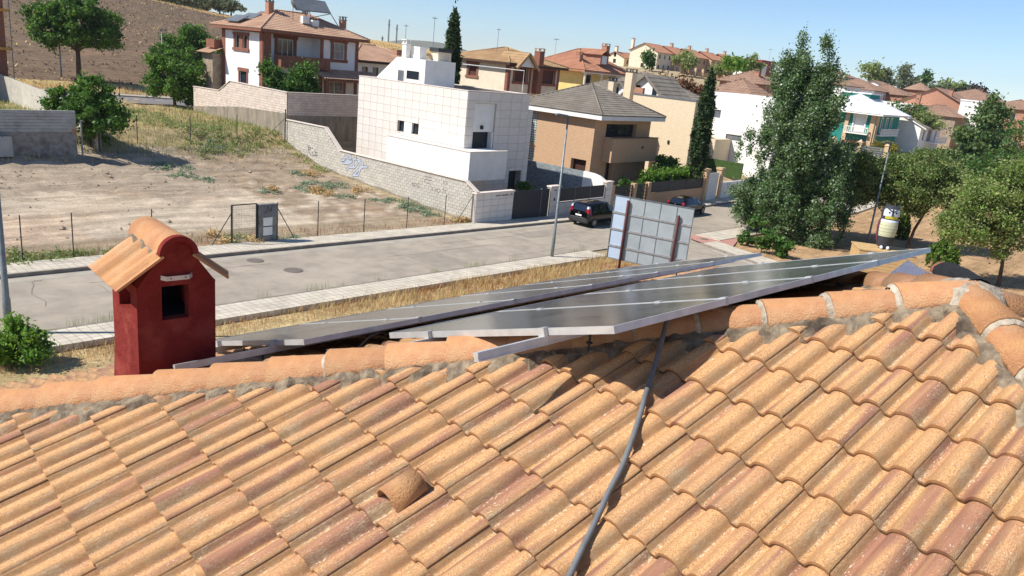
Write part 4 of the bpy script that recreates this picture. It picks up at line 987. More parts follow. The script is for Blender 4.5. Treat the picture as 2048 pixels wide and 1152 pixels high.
def hip_roof(parent, x0, y0, x1, y1, z, pitch, mat, cw=0.26, ch=0.38, fascia=None, name='roof', caps=True, ft=0.22, amp=0.05, soffit='white'):
    cp_, sp_ = math.cos(pitch), math.sin(pitch); hx, hy = (x1-x0)/2, (y1-y0)/2; m_ = min(hx, hy); Vv = m_/cp_
    r = MB(); k = 1/cp_
    X_, Y_, Z_ = V3(1,0,0), V3(0,1,0), V3(0,0,1)
    tiled_slope(r, V3(x0,y0,z), X_, Y_*cp_+Z_*sp_, -Y_*sp_+Z_*cp_, x1-x0, Vv, k, k, cw, ch, amp)
    tiled_slope(r, V3(x0,y1,z), -Y_, X_*cp_+Z_*sp_, -X_*sp_+Z_*cp_, y1-y0, Vv, k, k, cw, ch, amp)
    h = m_*math.tan(pitch)
    if hx >= hy: ra, rb = V3(x0+m_, (y0+y1)/2, z+h), V3(x1-m_, (y0+y1)/2, z+h)
    else: ra, rb = V3((x0+x1)/2, y0+m_, z+h), V3((x0+x1)/2, y1-m_, z+h)
    A, B, C_, D = V3(x0,y0,z), V3(x1,y0,z), V3(x1,y1,z), V3(x0,y1,z)
    lo = V3(0,0,-0.03)
    if hx >= hy:
        pl = [(A,B,rb,ra),(C_,D,ra,rb),(D,A,ra),(B,C_,rb)]
    else: pl = [(D,A,ra,rb),(B,C_,rb,ra),(A,B,ra),(C_,D,rb)]
    for q in pl: r.poly(*[p+lo for p in q])
    o = r.build(name, mat, parent)
    if caps:
        c = MB(); e_ = V3(0,0,0.05)
        for a, b in ((A,ra),(B, rb if hx >= hy else ra),(C_,rb),(D, ra if hx >= hy else rb),(ra,rb)):
            if np.linalg.norm(b-a) > 0.1: c.tube([a+e_, b+e_], 0.085, 7)
        c.build('ridge_caps', mat, o, smooth=True)
    if fascia:
        f = MB()
        f.box(x0+0.02, y0+0.02, z-ft, x1-0.02, y0+0.10, z-0.02); f.box(x0+0.02, y1-0.10, z-ft, x1-0.02, y1-0.02, z-0.02); f.box(x0+0.02, y0+0.10, z-ft, x0+0.10, y1-0.10, z-0.02); f.box(x1-0.10, y0+0.10, z-ft, x1-0.02, y1-0.10, z-0.02)
        f.poly((x0+.05,y0+.05,z-ft+.02),(x1-.05,y0+.05,z-ft+.02),(x1-.05,y1-.05,z-ft+.02),(x0+.05,y1-.05,z-ft+.02))
        f.build('fascia', M[fascia], parent)
    return o
def gable_roof(parent, x0, y0, x1, y1, z, pitch, mat, along='x', cw=0.26, ch=0.38, name='roof', amp=0.05, fascia=None):
    cp_, sp_ = math.cos(pitch), math.sin(pitch); X_, Y_, Z_ = V3(1,0,0), V3(0,1,0), V3(0,0,1); r = MB()
    if along == 'x':
        hw = (y1-y0)/2; tiled_slope(r, V3(x0,y0,z), X_, Y_*cp_+Z_*sp_, -Y_*sp_+Z_*cp_, x1-x0, hw/cp_, None, None, cw, ch, amp)
        tiled_slope(r, V3(x1,y1,z), -X_, -Y_*cp_+Z_*sp_, Y_*sp_+Z_*cp_, x1-x0, hw/cp_, None, None, cw*2, ch*2, amp)
        h = hw*math.tan(pitch); ra, rb = V3(x0,(y0+y1)/2,z+h), V3(x1,(y0+y1)/2,z+h); A,B,C_,D = V3(x0,y0,z),V3(x1,y0,z),V3(x1,y1,z),V3(x0,y1,z)
        r.poly(*[p-V3(0,0,.03) for p in (A,B,rb,ra)]); r.poly(*[p-V3(0,0,.03) for p in (C_,D,ra,rb)])
    else:
        hw = (x1-x0)/2; tiled_slope(r, V3(x0,y1,z), -Y_, X_*cp_+Z_*sp_, -X_*sp_+Z_*cp_, y1-y0, hw/cp_, None, None, cw, ch, amp)
        tiled_slope(r, V3(x1,y0,z), Y_, -X_*cp_+Z_*sp_, X_*sp_+Z_*cp_, y1-y0, hw/cp_, None, None, cw, ch, amp)
        h = hw*math.tan(pitch); ra, rb = V3((x0+x1)/2,y0,z+h), V3((x0+x1)/2,y1,z+h); A,B,C_,D = V3(x0,y0,z),V3(x1,y0,z),V3(x1,y1,z),V3(x0,y1,z)
        r.poly(*[p-V3(0,0,.03) for p in (D,A,ra,rb)]); r.poly(*[p-V3(0,0,.03) for p in (B,C_,rb,ra)])
    o = r.build(name, mat, parent)
    c = MB(); c.tube([ra+V3(0,0,.05), rb+V3(0,0,.05)], 0.085, 7); c.build('ridge_caps', mat, o, smooth=True)
    if fascia:
        f = MB()
        if along == 'x':
            for x in (x0, x1):
                for a, b in ((V3(x,y0,z), V3(x,(y0+y1)/2,z+h)), (V3(x,y1,z), V3(x,(y0+y1)/2,z+h))): f.beam(a-V3(0,0,.12), b-V3(0,0,.12), 0.08, 0.16)
        else:
            for y in (y0, y1):
                for a, b in ((V3(x0,y,z), V3((x0+x1)/2,y,z+h)), (V3(x1,y,z), V3((x0+x1)/2,y,z+h))): f.beam(a-V3(0,0,.12), b-V3(0,0,.12), 0.08, 0.16)
        o2 = f.build('bargeboards', M[fascia], parent); o2['kind'] = 'stuff'
    return o
def body(parent, x0, y0, x1, y1, zb, zt, mat, hW=(), hS=(), name='wall', dep=0.18, gab=None, pitch=0.4):
    w = MB(); facade(w, Face('W', x0), y0, y1, zb, zt, list(hW), dep); facade(w, Face('S', y0), x0, x1, zb, zt, list(hS), dep)
    facade(w, Face('E', x1), y0, y1, zb, zt, []); facade(w, Face('N', y1), x0, x1, zb, zt, []); w.poly((x0,y0,zt),(x1,y0,zt),(x1,y1,zt),(x0,y1,zt))
    if gab == 'x':
        for x in (x0, x1): w.poly((x,y0,zt),(x,y1,zt),(x,(y0+y1)/2,zt+(y1-y0)/2*math.tan(pitch)))
    if gab == 'y':
        for y in (y0, y1): w.poly((x0,y,zt),(x1,y,zt),((x0+x1)/2,y,zt+(x1-x0)/2*math.tan(pitch)))
    return w.build(name, mat, parent)
def stack(parent, x, y, z0, z1, w, mat, cap='roof_tan', name='chimney'):
    m = MB(); m.box(x-w/2, y-w/2, z0, x+w/2, y+w/2, z1-0.35)
    o = m.build(name, mat, parent); m = MB(); m.box(x-w/2-.05, y-w/2-.05, z1-0.35, x+w/2+.05, y+w/2+.05, z1-0.28)
    for sx in (-1, 1):
        for sy in (-1, 1): m.box(x+sx*(w/2-.06)-.05, y+sy*(w/2-.06)-.05, z1-0.28, x+sx*(w/2-.06)+.05, y+sy*(w/2-.06)+.05, z1-0.06)
    m.box(x-w/2-.06, y-w/2-.06, z1-0.06, x+w/2+.06, y+w/2+.06, z1); m.build('cap', M[cap] if isinstance(cap, str) else cap, o); return o
def antenna(x, y, z0, h, label, n=5, s=1.0):
    t = thing('television_antenna', label, 'antenna', (x, y, z0), 'roof antennas')
    m = MB(); m.tube([(x,y,z0-0.3),(x,y,z0+h)], 0.022, 6); m.build('mast', M['steel'], t)
    m = MB(); m.tube([(x-0.5*s,y-0.45*s,z0+h-0.15),(x+0.5*s,y+0.45*s,z0+h-0.15)], 0.012, 5)
    for i in range(n):
        q = -0.45 + 0.9*i/(n-1); l_ = 0.28*s*(1-0.4*abs(q)); m.tube([(x+q*s+l_*0.6, y+q*0.9*s-l_*0.7, z0+h-0.15), (x+q*s-l_*0.6, y+q*0.9*s+l_*0.7, z0+h-0.15)], 0.010, 4)
    m.build('array', M['steel'], t)
def at(px, py, D):
    r = ((px-1024)*RX + (py-576)*DN + 1554*FW)/1554.0; return CAM + r*D

# ---------------- white house with brick trim (back left)
A_ = thing('brick_trimmed_house', 'white two storey house with red brick trim, chimneys and rooftop panels', 'house', (44, 66, 4.2))
zb, zt = 4.0, 10.95
hW = [(65.55, 66.25, 9.25, 10.35), (66.85, 67.55, 9.25, 10.35), (65.6, 66.8, 6.2, 7.25)]
w = MB(); FW_ = Face('W', 39.0); FS_ = Face('S', 63.0); FR = Face('S', 64.4)
facade(w, FW_, 63.0, 69.8, zb, zt, hW)
facade(w, FS_, 39.0, 39.75, zb, zt, [])
hR = [(41.3, 43.0, 8.35, 10.4)]
facade(w, FR, 39.75, 44.9, 8.3, zt, hR); w.poly((39.75,63,zb),(39.75,64.4,zb),(39.75,64.4,zt),(39.75,63,zt)); w.poly((44.9,63,8.3),(44.9,64.4,8.3),(44.9,64.4,zt),(44.9,63,zt))
w.poly((39.75,63,8.3),(44.9,63,8.3),(44.9,64.4,8.3),(39.75,64.4,8.3))
hS2 = [(46.35, 47.65, 9.05, 10.55), (45.8, 47.7, 5.3, 7.0)]
facade(w, FS_, 44.9, 49.3, zb, zt, hS2); facade(w, FS_, 39.75, 44.9, zb, 8.3, [(41.0, 42.6, 4.2, 6.9)])
w.poly((49.3,63,zb),(49.3,69.8,zb),(49.3,69.8,zt),(49.3,63,zt)); w.poly((39,69.8,zb),(49.3,69.8,zb),(49.3,69.8,zt),(39,69.8,zt))
w.build('wall', M['white_house'], A_)
for h in hW[:2]: window(A_, FW_, h, 'shutter_brown', trim=None)
t_ = MB(); 
for a, b in ((65.3, 65.55), (66.25, 66.85), (67.55, 67.8)): fbox(t_, FW_, a, b, 9.1, 10.5, -.02, .06)
fbox(t_, FW_, 65.2, 67.9, 10.35, 10.62, -.02, .09); fbox(t_, FW_, 65.2, 67.9, 9.0, 9.25, -.02, .12); t_.build('window_surround', M['brick'], A_)
window(A_, FW_, hW[2], 'shutter_brown', trim='brick', tw=0.2); window(A_, FR, hR[0], 'white', panes=3, trim='brick', tw=0.3)
window(A_, FS_, hS2[0], 'white', trim='brick', tw=0.28, bars=True); window(A_, FS_, hS2[1], 'white', trim='brick', tw=0.25, bars=True, panes=2)
window(A_, FS_, (41.0, 42.6, 4.2, 6.9), 'wood_dark', pane='wood_dark', name='door')
for F, a, b in ((FW_, 63.0, 63.5), (FW_, 69.3, 69.8), (FS_, 39.0, 39.75), (FS_, 44.9, 45.25), (FS_, 48.95, 49.3)): b_ = MB(); fbox(b_, F, a, b, zb, zt-.02, 0.003, 0.06); b_.build('brick_quoin', M['brick'], A_)
b_ = MB(); fbox(b_, FW_, 63.0, 69.8, 10.72, 10.96, 0.003, 0.10); fbox(b_, FS_, 39.0, 49.3, 10.72, 10.96, 0.003, 0.10)
b_.build('brick_cornice', M['brick'], A_)
bl = MB(); bl.box(40.1, 61.9, 8.15, 45.3, 62.05, 9.05); bl.box(40.1, 62.05, 8.15, 40.22, 63.0, 9.05); bl.box(45.18, 62.05, 8.15, 45.3, 63.0, 9.05); bl.box(40.1, 61.9, 8.0, 45.3, 64.3, 8.14); bl.build('balcony', M['brick'], A_)
pr = MB(); tiled_slope(pr, V3(43.6, 60.3, 7.35), V3(1,0,0), nrm(V3(0,2.7,0.72)), nrm(V3(0,-0.72,2.7)), 7.4, 2.79); pr.poly((43.6,60.3,7.3),(51,60.3,7.3),(51,63,8.02),(43.6,63,8.02)); pr.build('porch_roof', M['roof_tan'], A_)
pc = MB(); pc.box(43.7,60.4,7.1,50.9,60.6,7.3)
pc.build('porch_beam', M['brick'], A_)
for x in (44.0, 50.4): m = MB(); m.box(x-.18,60.4,zb-.5,x+.18,60.76,7.1); m.build('porch_pillar', M['brick'], A_)
hip_roof(A_, 38.25, 62.2, 50.05, 70.6, 11.05, RAD(23), M['roof_tan'], fascia='brick')
lr = MB(); tiled_slope(lr, V3(37.5, 71.9, 8.5), V3(0,-1,0), nrm(V3(1.6,0,0.6)), nrm(V3(-0.6,0,1.6)), 2.4, 1.7); lr.build('side_porch_roof', M['roof_tan'], A_); lr = MB(); lr.box(38.0,69.8,3.5,39,71.6,8.5); lr.build('side_porch', M['rubble'], A_)
sp = MB(); sp.box(38.2, 69.85, 9.0, 39.0, 71.3, 9.75); sp.build('side_parapet', M['brick'], A_)
stack(A_, 41.6, 66.2, 11.2, 13.85, 0.55, M['brick_orange'], 'steel'); stack(A_, 49.0, 65.2, 11.4, 13.05, 0.5, M['brick_orange'], 'steel')
stack(A_, 46.5, 67.8, 12.0, 13.2, 0.45, M['brick_orange'], 'steel')
for x, z_, lb in ((43.95, 12.3, 'left'), (45.0, 12.05, 'right')):
    m = MB(); m.box(x-.35, 63.9, z_-.35, x+.35, 64.35, z_+.3); m.lathe([(0.001,0),(0.22,0)], (x, 63.88, z_), 4)
    tag(m.build('air_conditioner', M['white'], None, loc=(x,64.1,z_-.35)), 'white air conditioning unit on the tan roof, %s of the pair' % lb, 'air conditioner', 'rooftop cooling units')
st = thing('solar_water_heater', 'large tilted collector on struts on the tan roof', 'solar collector', (44.8, 65.5, 12.2))
m = MB(); P4 = [V3(43.3,64.6,13.1), V3(47.0,64.4,13.2), V3(47.6,66.2,14.25), V3(44.0,66.4,14.3)]; n_ = nrm(np.cross(P4[1]-P4[0], P4[3]-P4[0])); n_ = n_ if n_[2] > 0 else -n_
m.add([p for p in P4] + [p-n_*0.1 for p in P4], [(0,1,2,3),(7,6,5,4),(0,4,5,1),(1,5,6,2),(2,6,7,3),(3,7,4,0)]); m.build('collector', M['grey_metal'], st)
for a, b in (((44.0,66.2,14.2),(45.0,64.6,12.1)), ((47.4,66.1,14.1),(48.0,64.2,11.8)), ((45.5,66.2,14.2),(45.2,64.8,12.2)), ((47.0,64.5,13.1),(44.6,65.6,12.3))):
    m = MB(); m.tube([a, b], 0.04, 6); m.build('strut', M['alu_dull'], st)
for i in range(3):
    m = MB(); y = 68.9 - i*0.02; x = 38.7 + i*1.25; z = 11.55 + i*0.28
    m.obox((x+0.5, 67.6, z+0.25), (0.55,0,0.30), (0,1.1,0.0), (-0.012,0,0.03)); 
    for yy in (66.7, 68.5): m.tube([(x+1.0, yy, z+0.5), (x+1.05, yy, z-0.1)], 0.025, 5)
    tag(m.build('solar_module', M['grey_metal'], None, loc=(x,67.6,z)), '%s tilted grey panel on the left of the tan roof' % ordn[i], 'solar panel', 'panels on the brick trimmed house')
dish = MB(); dish.lathe([(0.001,-.10),(0.25,-.06),(0.45,0.04)], (0,0,0), 16); Q = Matrix.Rotation(RAD(62), 4, 'Y') @ Matrix.Rotation(RAD(10), 4, 'X')
dish.v = [tuple(np.array(Q @ Vector(v)) + V3(43.0, 64.6, 13.5)) for v in dish.v]; dish.tube([(43.0,64.6,13.4),(43.0,64.6,12.0)], 0.03, 6)
tag(dish.build('satellite_dish', M['steel'], None, loc=(43,64.6,12)), 'grey satellite dish on a mast above the tan roof', 'satellite dish')
antenna(43.25, 65.0, 13.2, 1.5, 'antenna on the mast beside the satellite dish', 6)

# ---------------- white tile clad modern house
B_ = thing('tile_clad_house', 'modern white flat roofed house clad in square tiles', 'house', (43, 44, 0.8))
x0, y0, x1, y1, zb, zt = 39.5, 38.3, 46.1, 50.2, 0.3, 8.25
FW_ = Face('W', x0); FS_ = Face('S', y0)
hWb = [(43.05, 45.4, 4.62, 5.42)]
hSb = [(40.27, 42.5, 4.1, 7.45), (44.55, 45.98, 0.9, 2.56)]
w = MB(); facade(w, FW_, y0, y1, zb, zt-.02, hWb, 0.3); facade(w, FS_, x0, x1, zb, zt-.02, hSb, 0.7); facade(w, Face('E', x1), y0, y1, zb, zt, []); facade(w, Face('N', y1), x0, x1, zb, zt, [])
w.poly((x0,y0,zt-.5),(x1,y0,zt-.5),(x1,y1,zt-.5),(x0,y1,zt-.5)); w.box(x1, y0+0.0, zb, x1+0.55, y0+3.5, 7.1)
wallB = w.build('wall', M['facade_joint'], B_)
cpb = MB()
cpb.box(x0-.05,y0-.05,zt-.02,x1+.02,y0+.25,zt+.03); cpb.box(x0-.05,y0+.25,zt-.02,x0+.25,y1,zt+.03); cpb.box(x1-.25,y0+.25,zt-.02,x1+.02,y1,zt+.03); cpb.box(x0+.25,y1-.25,zt-.02,x1-.25,y1,zt+.03); cpb.build('coping', M['coping'], B_)
def tile_grid(F, u0, u1, z0, z1, tw_, th_, holes, off=0.0):
    cache = {}; z = z1
    nr = int(math.ceil((z1-z0)/th_)); nc = int(math.ceil((u1-u0)/tw_))
    for r in range(nr):
        zb_ = max(z0, z1-(r+1)*th_); zt_ = z1-r*th_
        for c in range(nc):
            a, b = u0+c*tw_, min(u1, u0+(c+1)*tw_)
            segs = [(a, b, zb_, zt_)]
            for h in holes:
                ns = []
                for s in segs:
                    if s[1] <= h[0]+.01 or s[0] >= h[1]-.01 or s[3] <= h[2]+.01 or s[2] >= h[3]-.01: ns.append(s); continue
                    if s[0] < h[0]: ns.append((s[0], h[0], s[2], s[3]))
                    if s[1] > h[1]: ns.append((h[1], s[1], s[2], s[3]))
                    m0, m1 = max(s[0], h[0]), min(s[1], h[1])
                    if s[2] < h[2]: ns.append((m0, m1, s[2], h[2]))
                    if s[3] > h[3]: ns.append((m0, m1, h[3], s[3]))
                segs = ns
            for a2, b2, c2, d2 in segs:
                if b2-a2 < 0.06 or d2-c2 < 0.06: continue
                key = (round(b2-a2, 3), round(d2-c2, 3)); pos = np.array(F.p(a2, c2, 0.0)) - org(B_)
                if key not in cache:
                    m = MB(); fbox(m, F, a2+.012, b2-.012, c2+.012, d2-.012, 0.003, 0.024); o = m.build('facade_tile', M['facade_tile'], wallB, loc=F.p(a2, c2, 0)); o.location = tuple(pos); cache[key] = o.data
                else:
                    o = bpy.data.objects.new('facade_tile', cache[key]); COL.objects.link(o); o.parent = wallB; o.location = tuple(pos)
tile_grid(FW_, y0+.0, y1, 2.05, zt-.03, 0.80, 0.60, hWb + [(36, 45.1, 0, 4.36)])
tile_grid(FS_, x0, x1, 0.9, zt-.03, 1.15, 0.60, hSb + [(38, 42.15, 2.3, 4.36)])
tile_grid(Face('S', y0-0.001), x1+.003, x1+0.55, 0.9, 7.1, 0.55, 0.6, [])
ter = MB(); ter.box(38.3, 36.5, 2.36, 42.12, 38.27, 4.32); ter.box(38.3, 38.27, 2.2, 39.47, 45.1, 4.32); ter.build('terrace', M['white'], B_)
tco = MB(); tco.box(38.26,36.46,4.32,42.16,36.70,4.37); tco.box(38.26,36.70,4.32,38.5,45.12,4.37); tco.build('terrace_coping', M['coping'], B_)
ntc = MB(); fbox(ntc, FS_, 40.29, 42.48, 5.45, 7.43, -0.25, -0.12); ntc.build('niche_panel', M['white'], B_)
window(B_, FS_, (40.3, 42.3, 4.12, 5.44), 'anthracite', pane='anthracite', dep=0.5, name='terrace_door')
jm = MB(); fbox(jm, FS_, 42.31, 42.49, 4.12, 5.44, -0.5, -0.05); jm.build('door_jamb', M['white'], B_)
window(B_, FS_, hSb[1], 'anthracite', pane='anthracite', dep=0.6, name='entrance_door')
window(B_, FW_, (43.05, 43.85, 4.62, 5.42), 'anthracite', dep=0.25, sill='coping'); window(B_, FW_, (44.7, 45.4, 4.62, 5.42), 'anthracite', dep=0.25, sill='coping')
ms = MB(); fbox(ms, FW_, 43.86, 44.69, 4.62, 5.42, -0.25, -0.02); ms.build('window_pier', M['white'], B_)
lp = MB(); fbox(lp, FS_, 41.1, 41.35, 5.65, 5.9, -0.12, -0.02); lp.build('wall_lamp', M['black'], B_)
pent = MB(); zp = 9.95
pent.add([(41,44.4,7.7),(41,50.0,7.7),(41,49.9,8.3),(41,47.65,zp),(41,44.4,zp),(44.15,44.4,7.7),(44.15,50.0,7.7),(44.15,49.9,8.3),(44.15,47.65,zp),(44.15,44.4,zp)], [(0,1,2,3,4),(5,9,8,7,6),(0,4,9,5),(4,3,8,9),(3,2,7,8),(2,1,6,7)])
pent.build('penthouse', M['white'], B_)
Fp = Face('W', 41.0)
for h, nm in (((46.7, 47.4, 8.2, 9.0), 'penthouse_door'), ((45.0, 46.4, 8.45, 9.05), 'penthouse_window')):
    m = MB(); fbox(m, Fp, h[0], h[1], h[2], h[3], -0.02, 0.012); m.build(nm, M['glass'] if 'window' in nm else M['grey_metal'], B_)
    m = MB(); fbox(m, Fp, h[0]-.07, h[0], h[2]-.05, h[3]+.06, -.02, .03); fbox(m, Fp, h[1], h[1]+.07, h[2]-.05, h[3]+.06, -.02, .03); fbox(m, Fp, h[0], h[1], h[3], h[3]+.06, -.02, .03); m.build('frame', M['white'], B_)
m = MB(); m.box(43.0, 45.2, 9.95, 44.4, 46.0, 10.62); m.build('roof_plinth', M['cream'], B_)
m = MB(); m.box(42.9, 45.1, 10.62, 44.5, 46.1, 10.92); m.build('vent_hood', M['dark_steel'], B_)
m = MB(); m.box(41.9, 46.1, 9.95, 42.6, 47.1, 10.85)
tag(m.build('air_conditioner', M['white'], None, loc=(42.2,46.6,9.95)), 'white louvred cooling unit on the penthouse roof', 'air conditioner')
stack(B_, 41.6, 47.3, 9.9, 11.3, 0.45, M['white'], 'white', 'roof_chimney')
m = MB(); m.tube([(46.6,39.5,8.3),(46.6,39.5,9.9),(43.9,43.4,9.92)], 0.03, 6); m.build('awning_rail', M['white'], B_)

# front wall, gates and fence of the tile clad house
BF = thing('front_wall', 'low tile clad front wall with house number, dark gate and screen panels', 'wall', (43.5, 33.4, 0.1))
Fy = Face('S', 33.36)
m = MB(); m.box(35.9, 33.4, -0.4, 39.55, 33.65, 2.22); m.box(43.6, 33.4, -0.6, 51.4, 33.65, 1.08); m.box(43.58, 33.4, -.6, 44.66, 33.7, 2.27); m.box(50.5, 33.4, -.8, 51.4, 33.7, 2.27); m.build('masonry', M['facade_joint'], BF)
def wall_tiles(F, u0, u1, z0, z1, tw_, th_):
    nr = max(1, round((z1-z0)/th_)); nc = max(1, round((u1-u0)/tw_)); th_ = (z1-z0)/nr; tw_ = (u1-u0)/nc; me_ = None
    for r in range(nr):
        for c in range(nc):
            pos = np.array(F.p(u0+c*tw_, z0+r*th_, 0)) - org(BF)
            if me_ is None:
                m = MB(); fbox(m, F, u0+.01, u0+tw_-.01, z0+.01, z0+th_-.01, -.02, .0); o = m.build('wall_tile', M['facade_tile'], BF, loc=F.p(u0, z0, 0)); o.location = tuple(pos); me_ = o.data
            else: o = bpy.data.objects.new('wall_tile', me_); COL.objects.link(o); o.parent = BF; o.location = tuple(pos)
wall_tiles(Fy, 35.9, 39.55, -0.3, 2.18, 0.73, 0.42); wall_tiles(Fy, 44.68, 50.48, -0.6, 1.04, 0.83, 0.41); wall_tiles(Fy, 43.6, 44.66, -0.6, 2.22, 1.05, 0.47); wall_tiles(Fy, 50.5, 51.4, -0.8, 2.22, .9, .5)
m = MB(); m.box(35.85, 33.3, 2.18, 39.6, 33.7, 2.26); m.box(43.53, 33.3, 2.22, 44.7, 33.75, 2.32); m.box(50.45, 33.3, 2.22, 51.45, 33.75, 2.32); m.build('coping', M['coping'], BF)
g = MB(); g.box(39.62, 33.42, 0.12, 42.55, 33.48, 2.14); g.build('gate', M['anthracite'], BF); g = MB(); g.box(42.62, 33.42, 0.05, 43.5, 33.48, 2.14); g.build('pedestrian_gate', M['anthracite'], BF); g = MB(); g.box(42.555, 33.39, 0.0, 42.615, 33.5, 2.2); g.build('gate_post', M['grey_metal'], BF)
for a, b in ((44.72, 46.6), (46.66, 48.5), (48.56, 50.45)): g = MB(); g.box(a, 33.47, 1.12, b, 33.5, 2.06); g.build('screen_panel', M['anthracite'], BF)
for u in (46.63, 48.53): g = MB(); g.box(u-.03, 33.45, 1.08, u+.03, 33.52, 2.08); g.build('fence_post', M['grey_metal'], BF)
lt = MB(); rr = random.Random(2)
u = 37.75
for wlen in (5, 7):
    for i in range(wlen):
        if rr.random() < .5: lt.box(u, 33.352, 1.94, u+.022, 33.358, 2.03); lt.box(u+.022, 33.352, 2.01, u+.07, 33.358, 2.03); lt.box(u+.022, 33.352, 1.94, u+.07, 33.358, 1.96)
        else: lt.box(u, 33.352, 1.94, u+.022, 33.358, 2.03); lt.box(u+.05, 33.352, 1.94, u+.072, 33.358, 2.03); lt.box(u+.022, 33.352, 1.975, u+.05, 33.358, 1.993)
        u += .10
    u += .10
u += 0.02
for seg in (((0,.15),(.09,.15)),((.09,.15),(.09,.08)),((.09,.08),(0,.08)),((0,.08),(0,0)),((0,0),(.09,0)),((.14,.15),(.14,.07)),((.14,.07),(.24,.07)),((.21,.15),(.21,0))):
    (a, b), (c, d) = seg; lt.beam((u+a, 33.355, 1.90+b), (u+c, 33.355, 1.90+d), 0.006, 0.024, (0,1,0)) if False else lt.box(u+min(a,c)-.012, 33.352, 1.90+min(b,d)-.012, u+max(a,c)+.012, 33.358, 1.90+max(b,d)+.012)
lt.build('house_number_lettering', M['black'], BF)
m = MB(); m.box(44.0, 33.35, 1.25, 44.14, 33.36, 1.45); m.box(43.95, 33.35, 1.98, 44.3, 33.36, 2.03); m.build('intercom', M['black'], BF)
# party wall between the tile clad and the brown house, the former's cast shadow painted as grey stone, then white
M['stone_shade'] = MAT('shadow_grey_stone', sr(150,158,160), sr(112,120,124), 3, 0.9, 0.5, 15, stretch=(1,1,3))
PW_ = thing('party_wall', 'side wall between two gardens, house shadow painted as grey stone, white rounded end', 'wall', (51.35, 38, 0.5))
m = MB(); m.box(51.25, 36.2, -0.6, 51.5, 47, 2.62); m.build('shaded_part', M['stone_shade'], PW_)
m = MB(); pr_ = [(33.7, 1.9), (34.0, 2.2), (34.6, 2.5), (35.2, 2.62), (36.19, 2.66)]
vs = []
for y, z in pr_: vs += [(51.24, y, -0.6), (51.24, y, z), (51.51, y, -0.6), (51.51, y, z)]
m.add(vs, [(4*i,4*i+4,4*i+5,4*i+1) for i in range(4)] + [(4*i+2,4*i+3,4*i+7,4*i+6) for i in range(4)] + [(4*i+1,4*i+5,4*i+7,4*i+3) for i in range(4)] + [(0,1,3,2)]); m.build('white_part', M['white'], PW_)

# ---------------- brown brick house with grey hip roof
C_h = thing('brown_brick_house', 'brown brick house with grey hip roof and white fascia', 'house', (59, 41.5, 0.5))
x0, y0, x1, y1, zb, zt = 54.5, 37.9, 63.3, 46.4, -0.3, 6.55
FW_ = Face('W', x0); FS_ = Face('S', y0); FB = Face('S', 37.3)
hWc = [(38.35, 39.95, 1.9, 3.08), (44.1, 44.75, 0.9, 3.3), (44.1, 44.75, 3.75, 6.4)]
hSc = [(56.2, 61.0, 4.9, 6.2), (56.9, 57.9, 0.0, 2.9)]
body(C_h, x0, y0, x1, y1, zb, zt, M['brown_brick'], hWc, hSc, dep=0.5)
window(C_h, FW_, hWc[0], 'wood_dark', pane='wood_dark', dep=0.45)
for h in hWc[1:]:
    nz = int((h[3]-h[2])/0.2); 
    gb = MB()
    fbox(gb, FW_, h[0], h[1], h[2], h[3], -.08, -.02); go = gb.build('glass_block_window', M['white'], C_h)
    for i in range(nz):
        for j in range(3):
            q = MB(); a = h[0]+j*(h[1]-h[0])/3; z = h[2]+i*(h[3]-h[2])/nz; fbox(q, FW_, a+.03, a+(h[1]-h[0])/3-.03, z+.03, z+(h[3]-h[2])/nz-.03, -.02, -.005); q.build('glass_block', M['glass_block'], go)
window(C_h, FS_, hSc[0], 'anthracite', dep=0.45, panes=4); window(C_h, FS_, hSc[1], 'anthracite', pane='glass', dep=0.4, name='door')
m = MB(); m.box(56.0, 36.9, 3.05, 63.3, 37.88, 5.12); m.build('balcony', M['brown_brick'], C_h)
m = MB(); m.box(55.95, 36.84, 5.12, 63.35, 37.1, 5.17); m.build('balcony_coping', M['anthracite'], C_h)
m = MB(); m.box(60.7, 36.86, 4.2, 60.9, 36.9, 4.42); m.build('wall_lamp', M['black'], C_h)
hip_roof(C_h, 53.8, 36.85, 64.05, 46.9, 6.98, RAD(24.5), M['roof_grey'], fascia='white', cw=0.3, ft=0.38)
stack(C_h, 64.6, 43.5, 6.0, 10.0, 0.6, M['pale_brick'], 'anthracite')
CF = thing('front_wall', 'brown brick front wall with dark screen, slatted gates and pillars', 'wall', (59, 33.4, 0))
m = MB(); m.box(57.3, 33.42, -.9, 67.0, 33.66, 1.02); m.build('masonry', M['brown_brick'], CF)
for u in (51.6, 54.85, 57.1, 66.9): m = MB(); m.box(u-.22, 33.38, -.9, u+.22, 33.74, 1.95); m.build('pillar', M['brown_brick'], CF)
for a, b in ((57.35, 60.4), (60.45, 63.5), (63.55, 66.65)): m = MB(); m.box(a, 33.5, 1.04, b, 33.54, 1.92); m.build('screen_panel', M['anthracite'], CF)
for a, b, nm in ((51.85, 54.6, 'gate'), (55.1, 56.85, 'pedestrian_gate')):
    f = MB(); f.box(a, 33.5, -.1, a+.06, 33.56, 1.86); f.box(b-.06, 33.5, -.1, b, 33.56, 1.86); f.box((a+b)/2-.03, 33.5, -.1, (a+b)/2+.03, 33.56, 1.86); gt = f.build(nm, M['anthracite'], CF)
    for i in range(16): s_ = MB(); s_.box(a+.06, 33.515, -.05+i*.12, b-.06, 33.535, .03+i*.12); s_.build('slat', M['anthracite'], gt)
WG = thing('white_gate', 'white garden gate between stone pillars past the hedge', 'gate', (68.6, 33.4, -.3))
m = MB(); m.box(67.4, 33.45, -.3, 69.7, 33.5, 2.3); m.build('door_leaf', M['white'], WG)
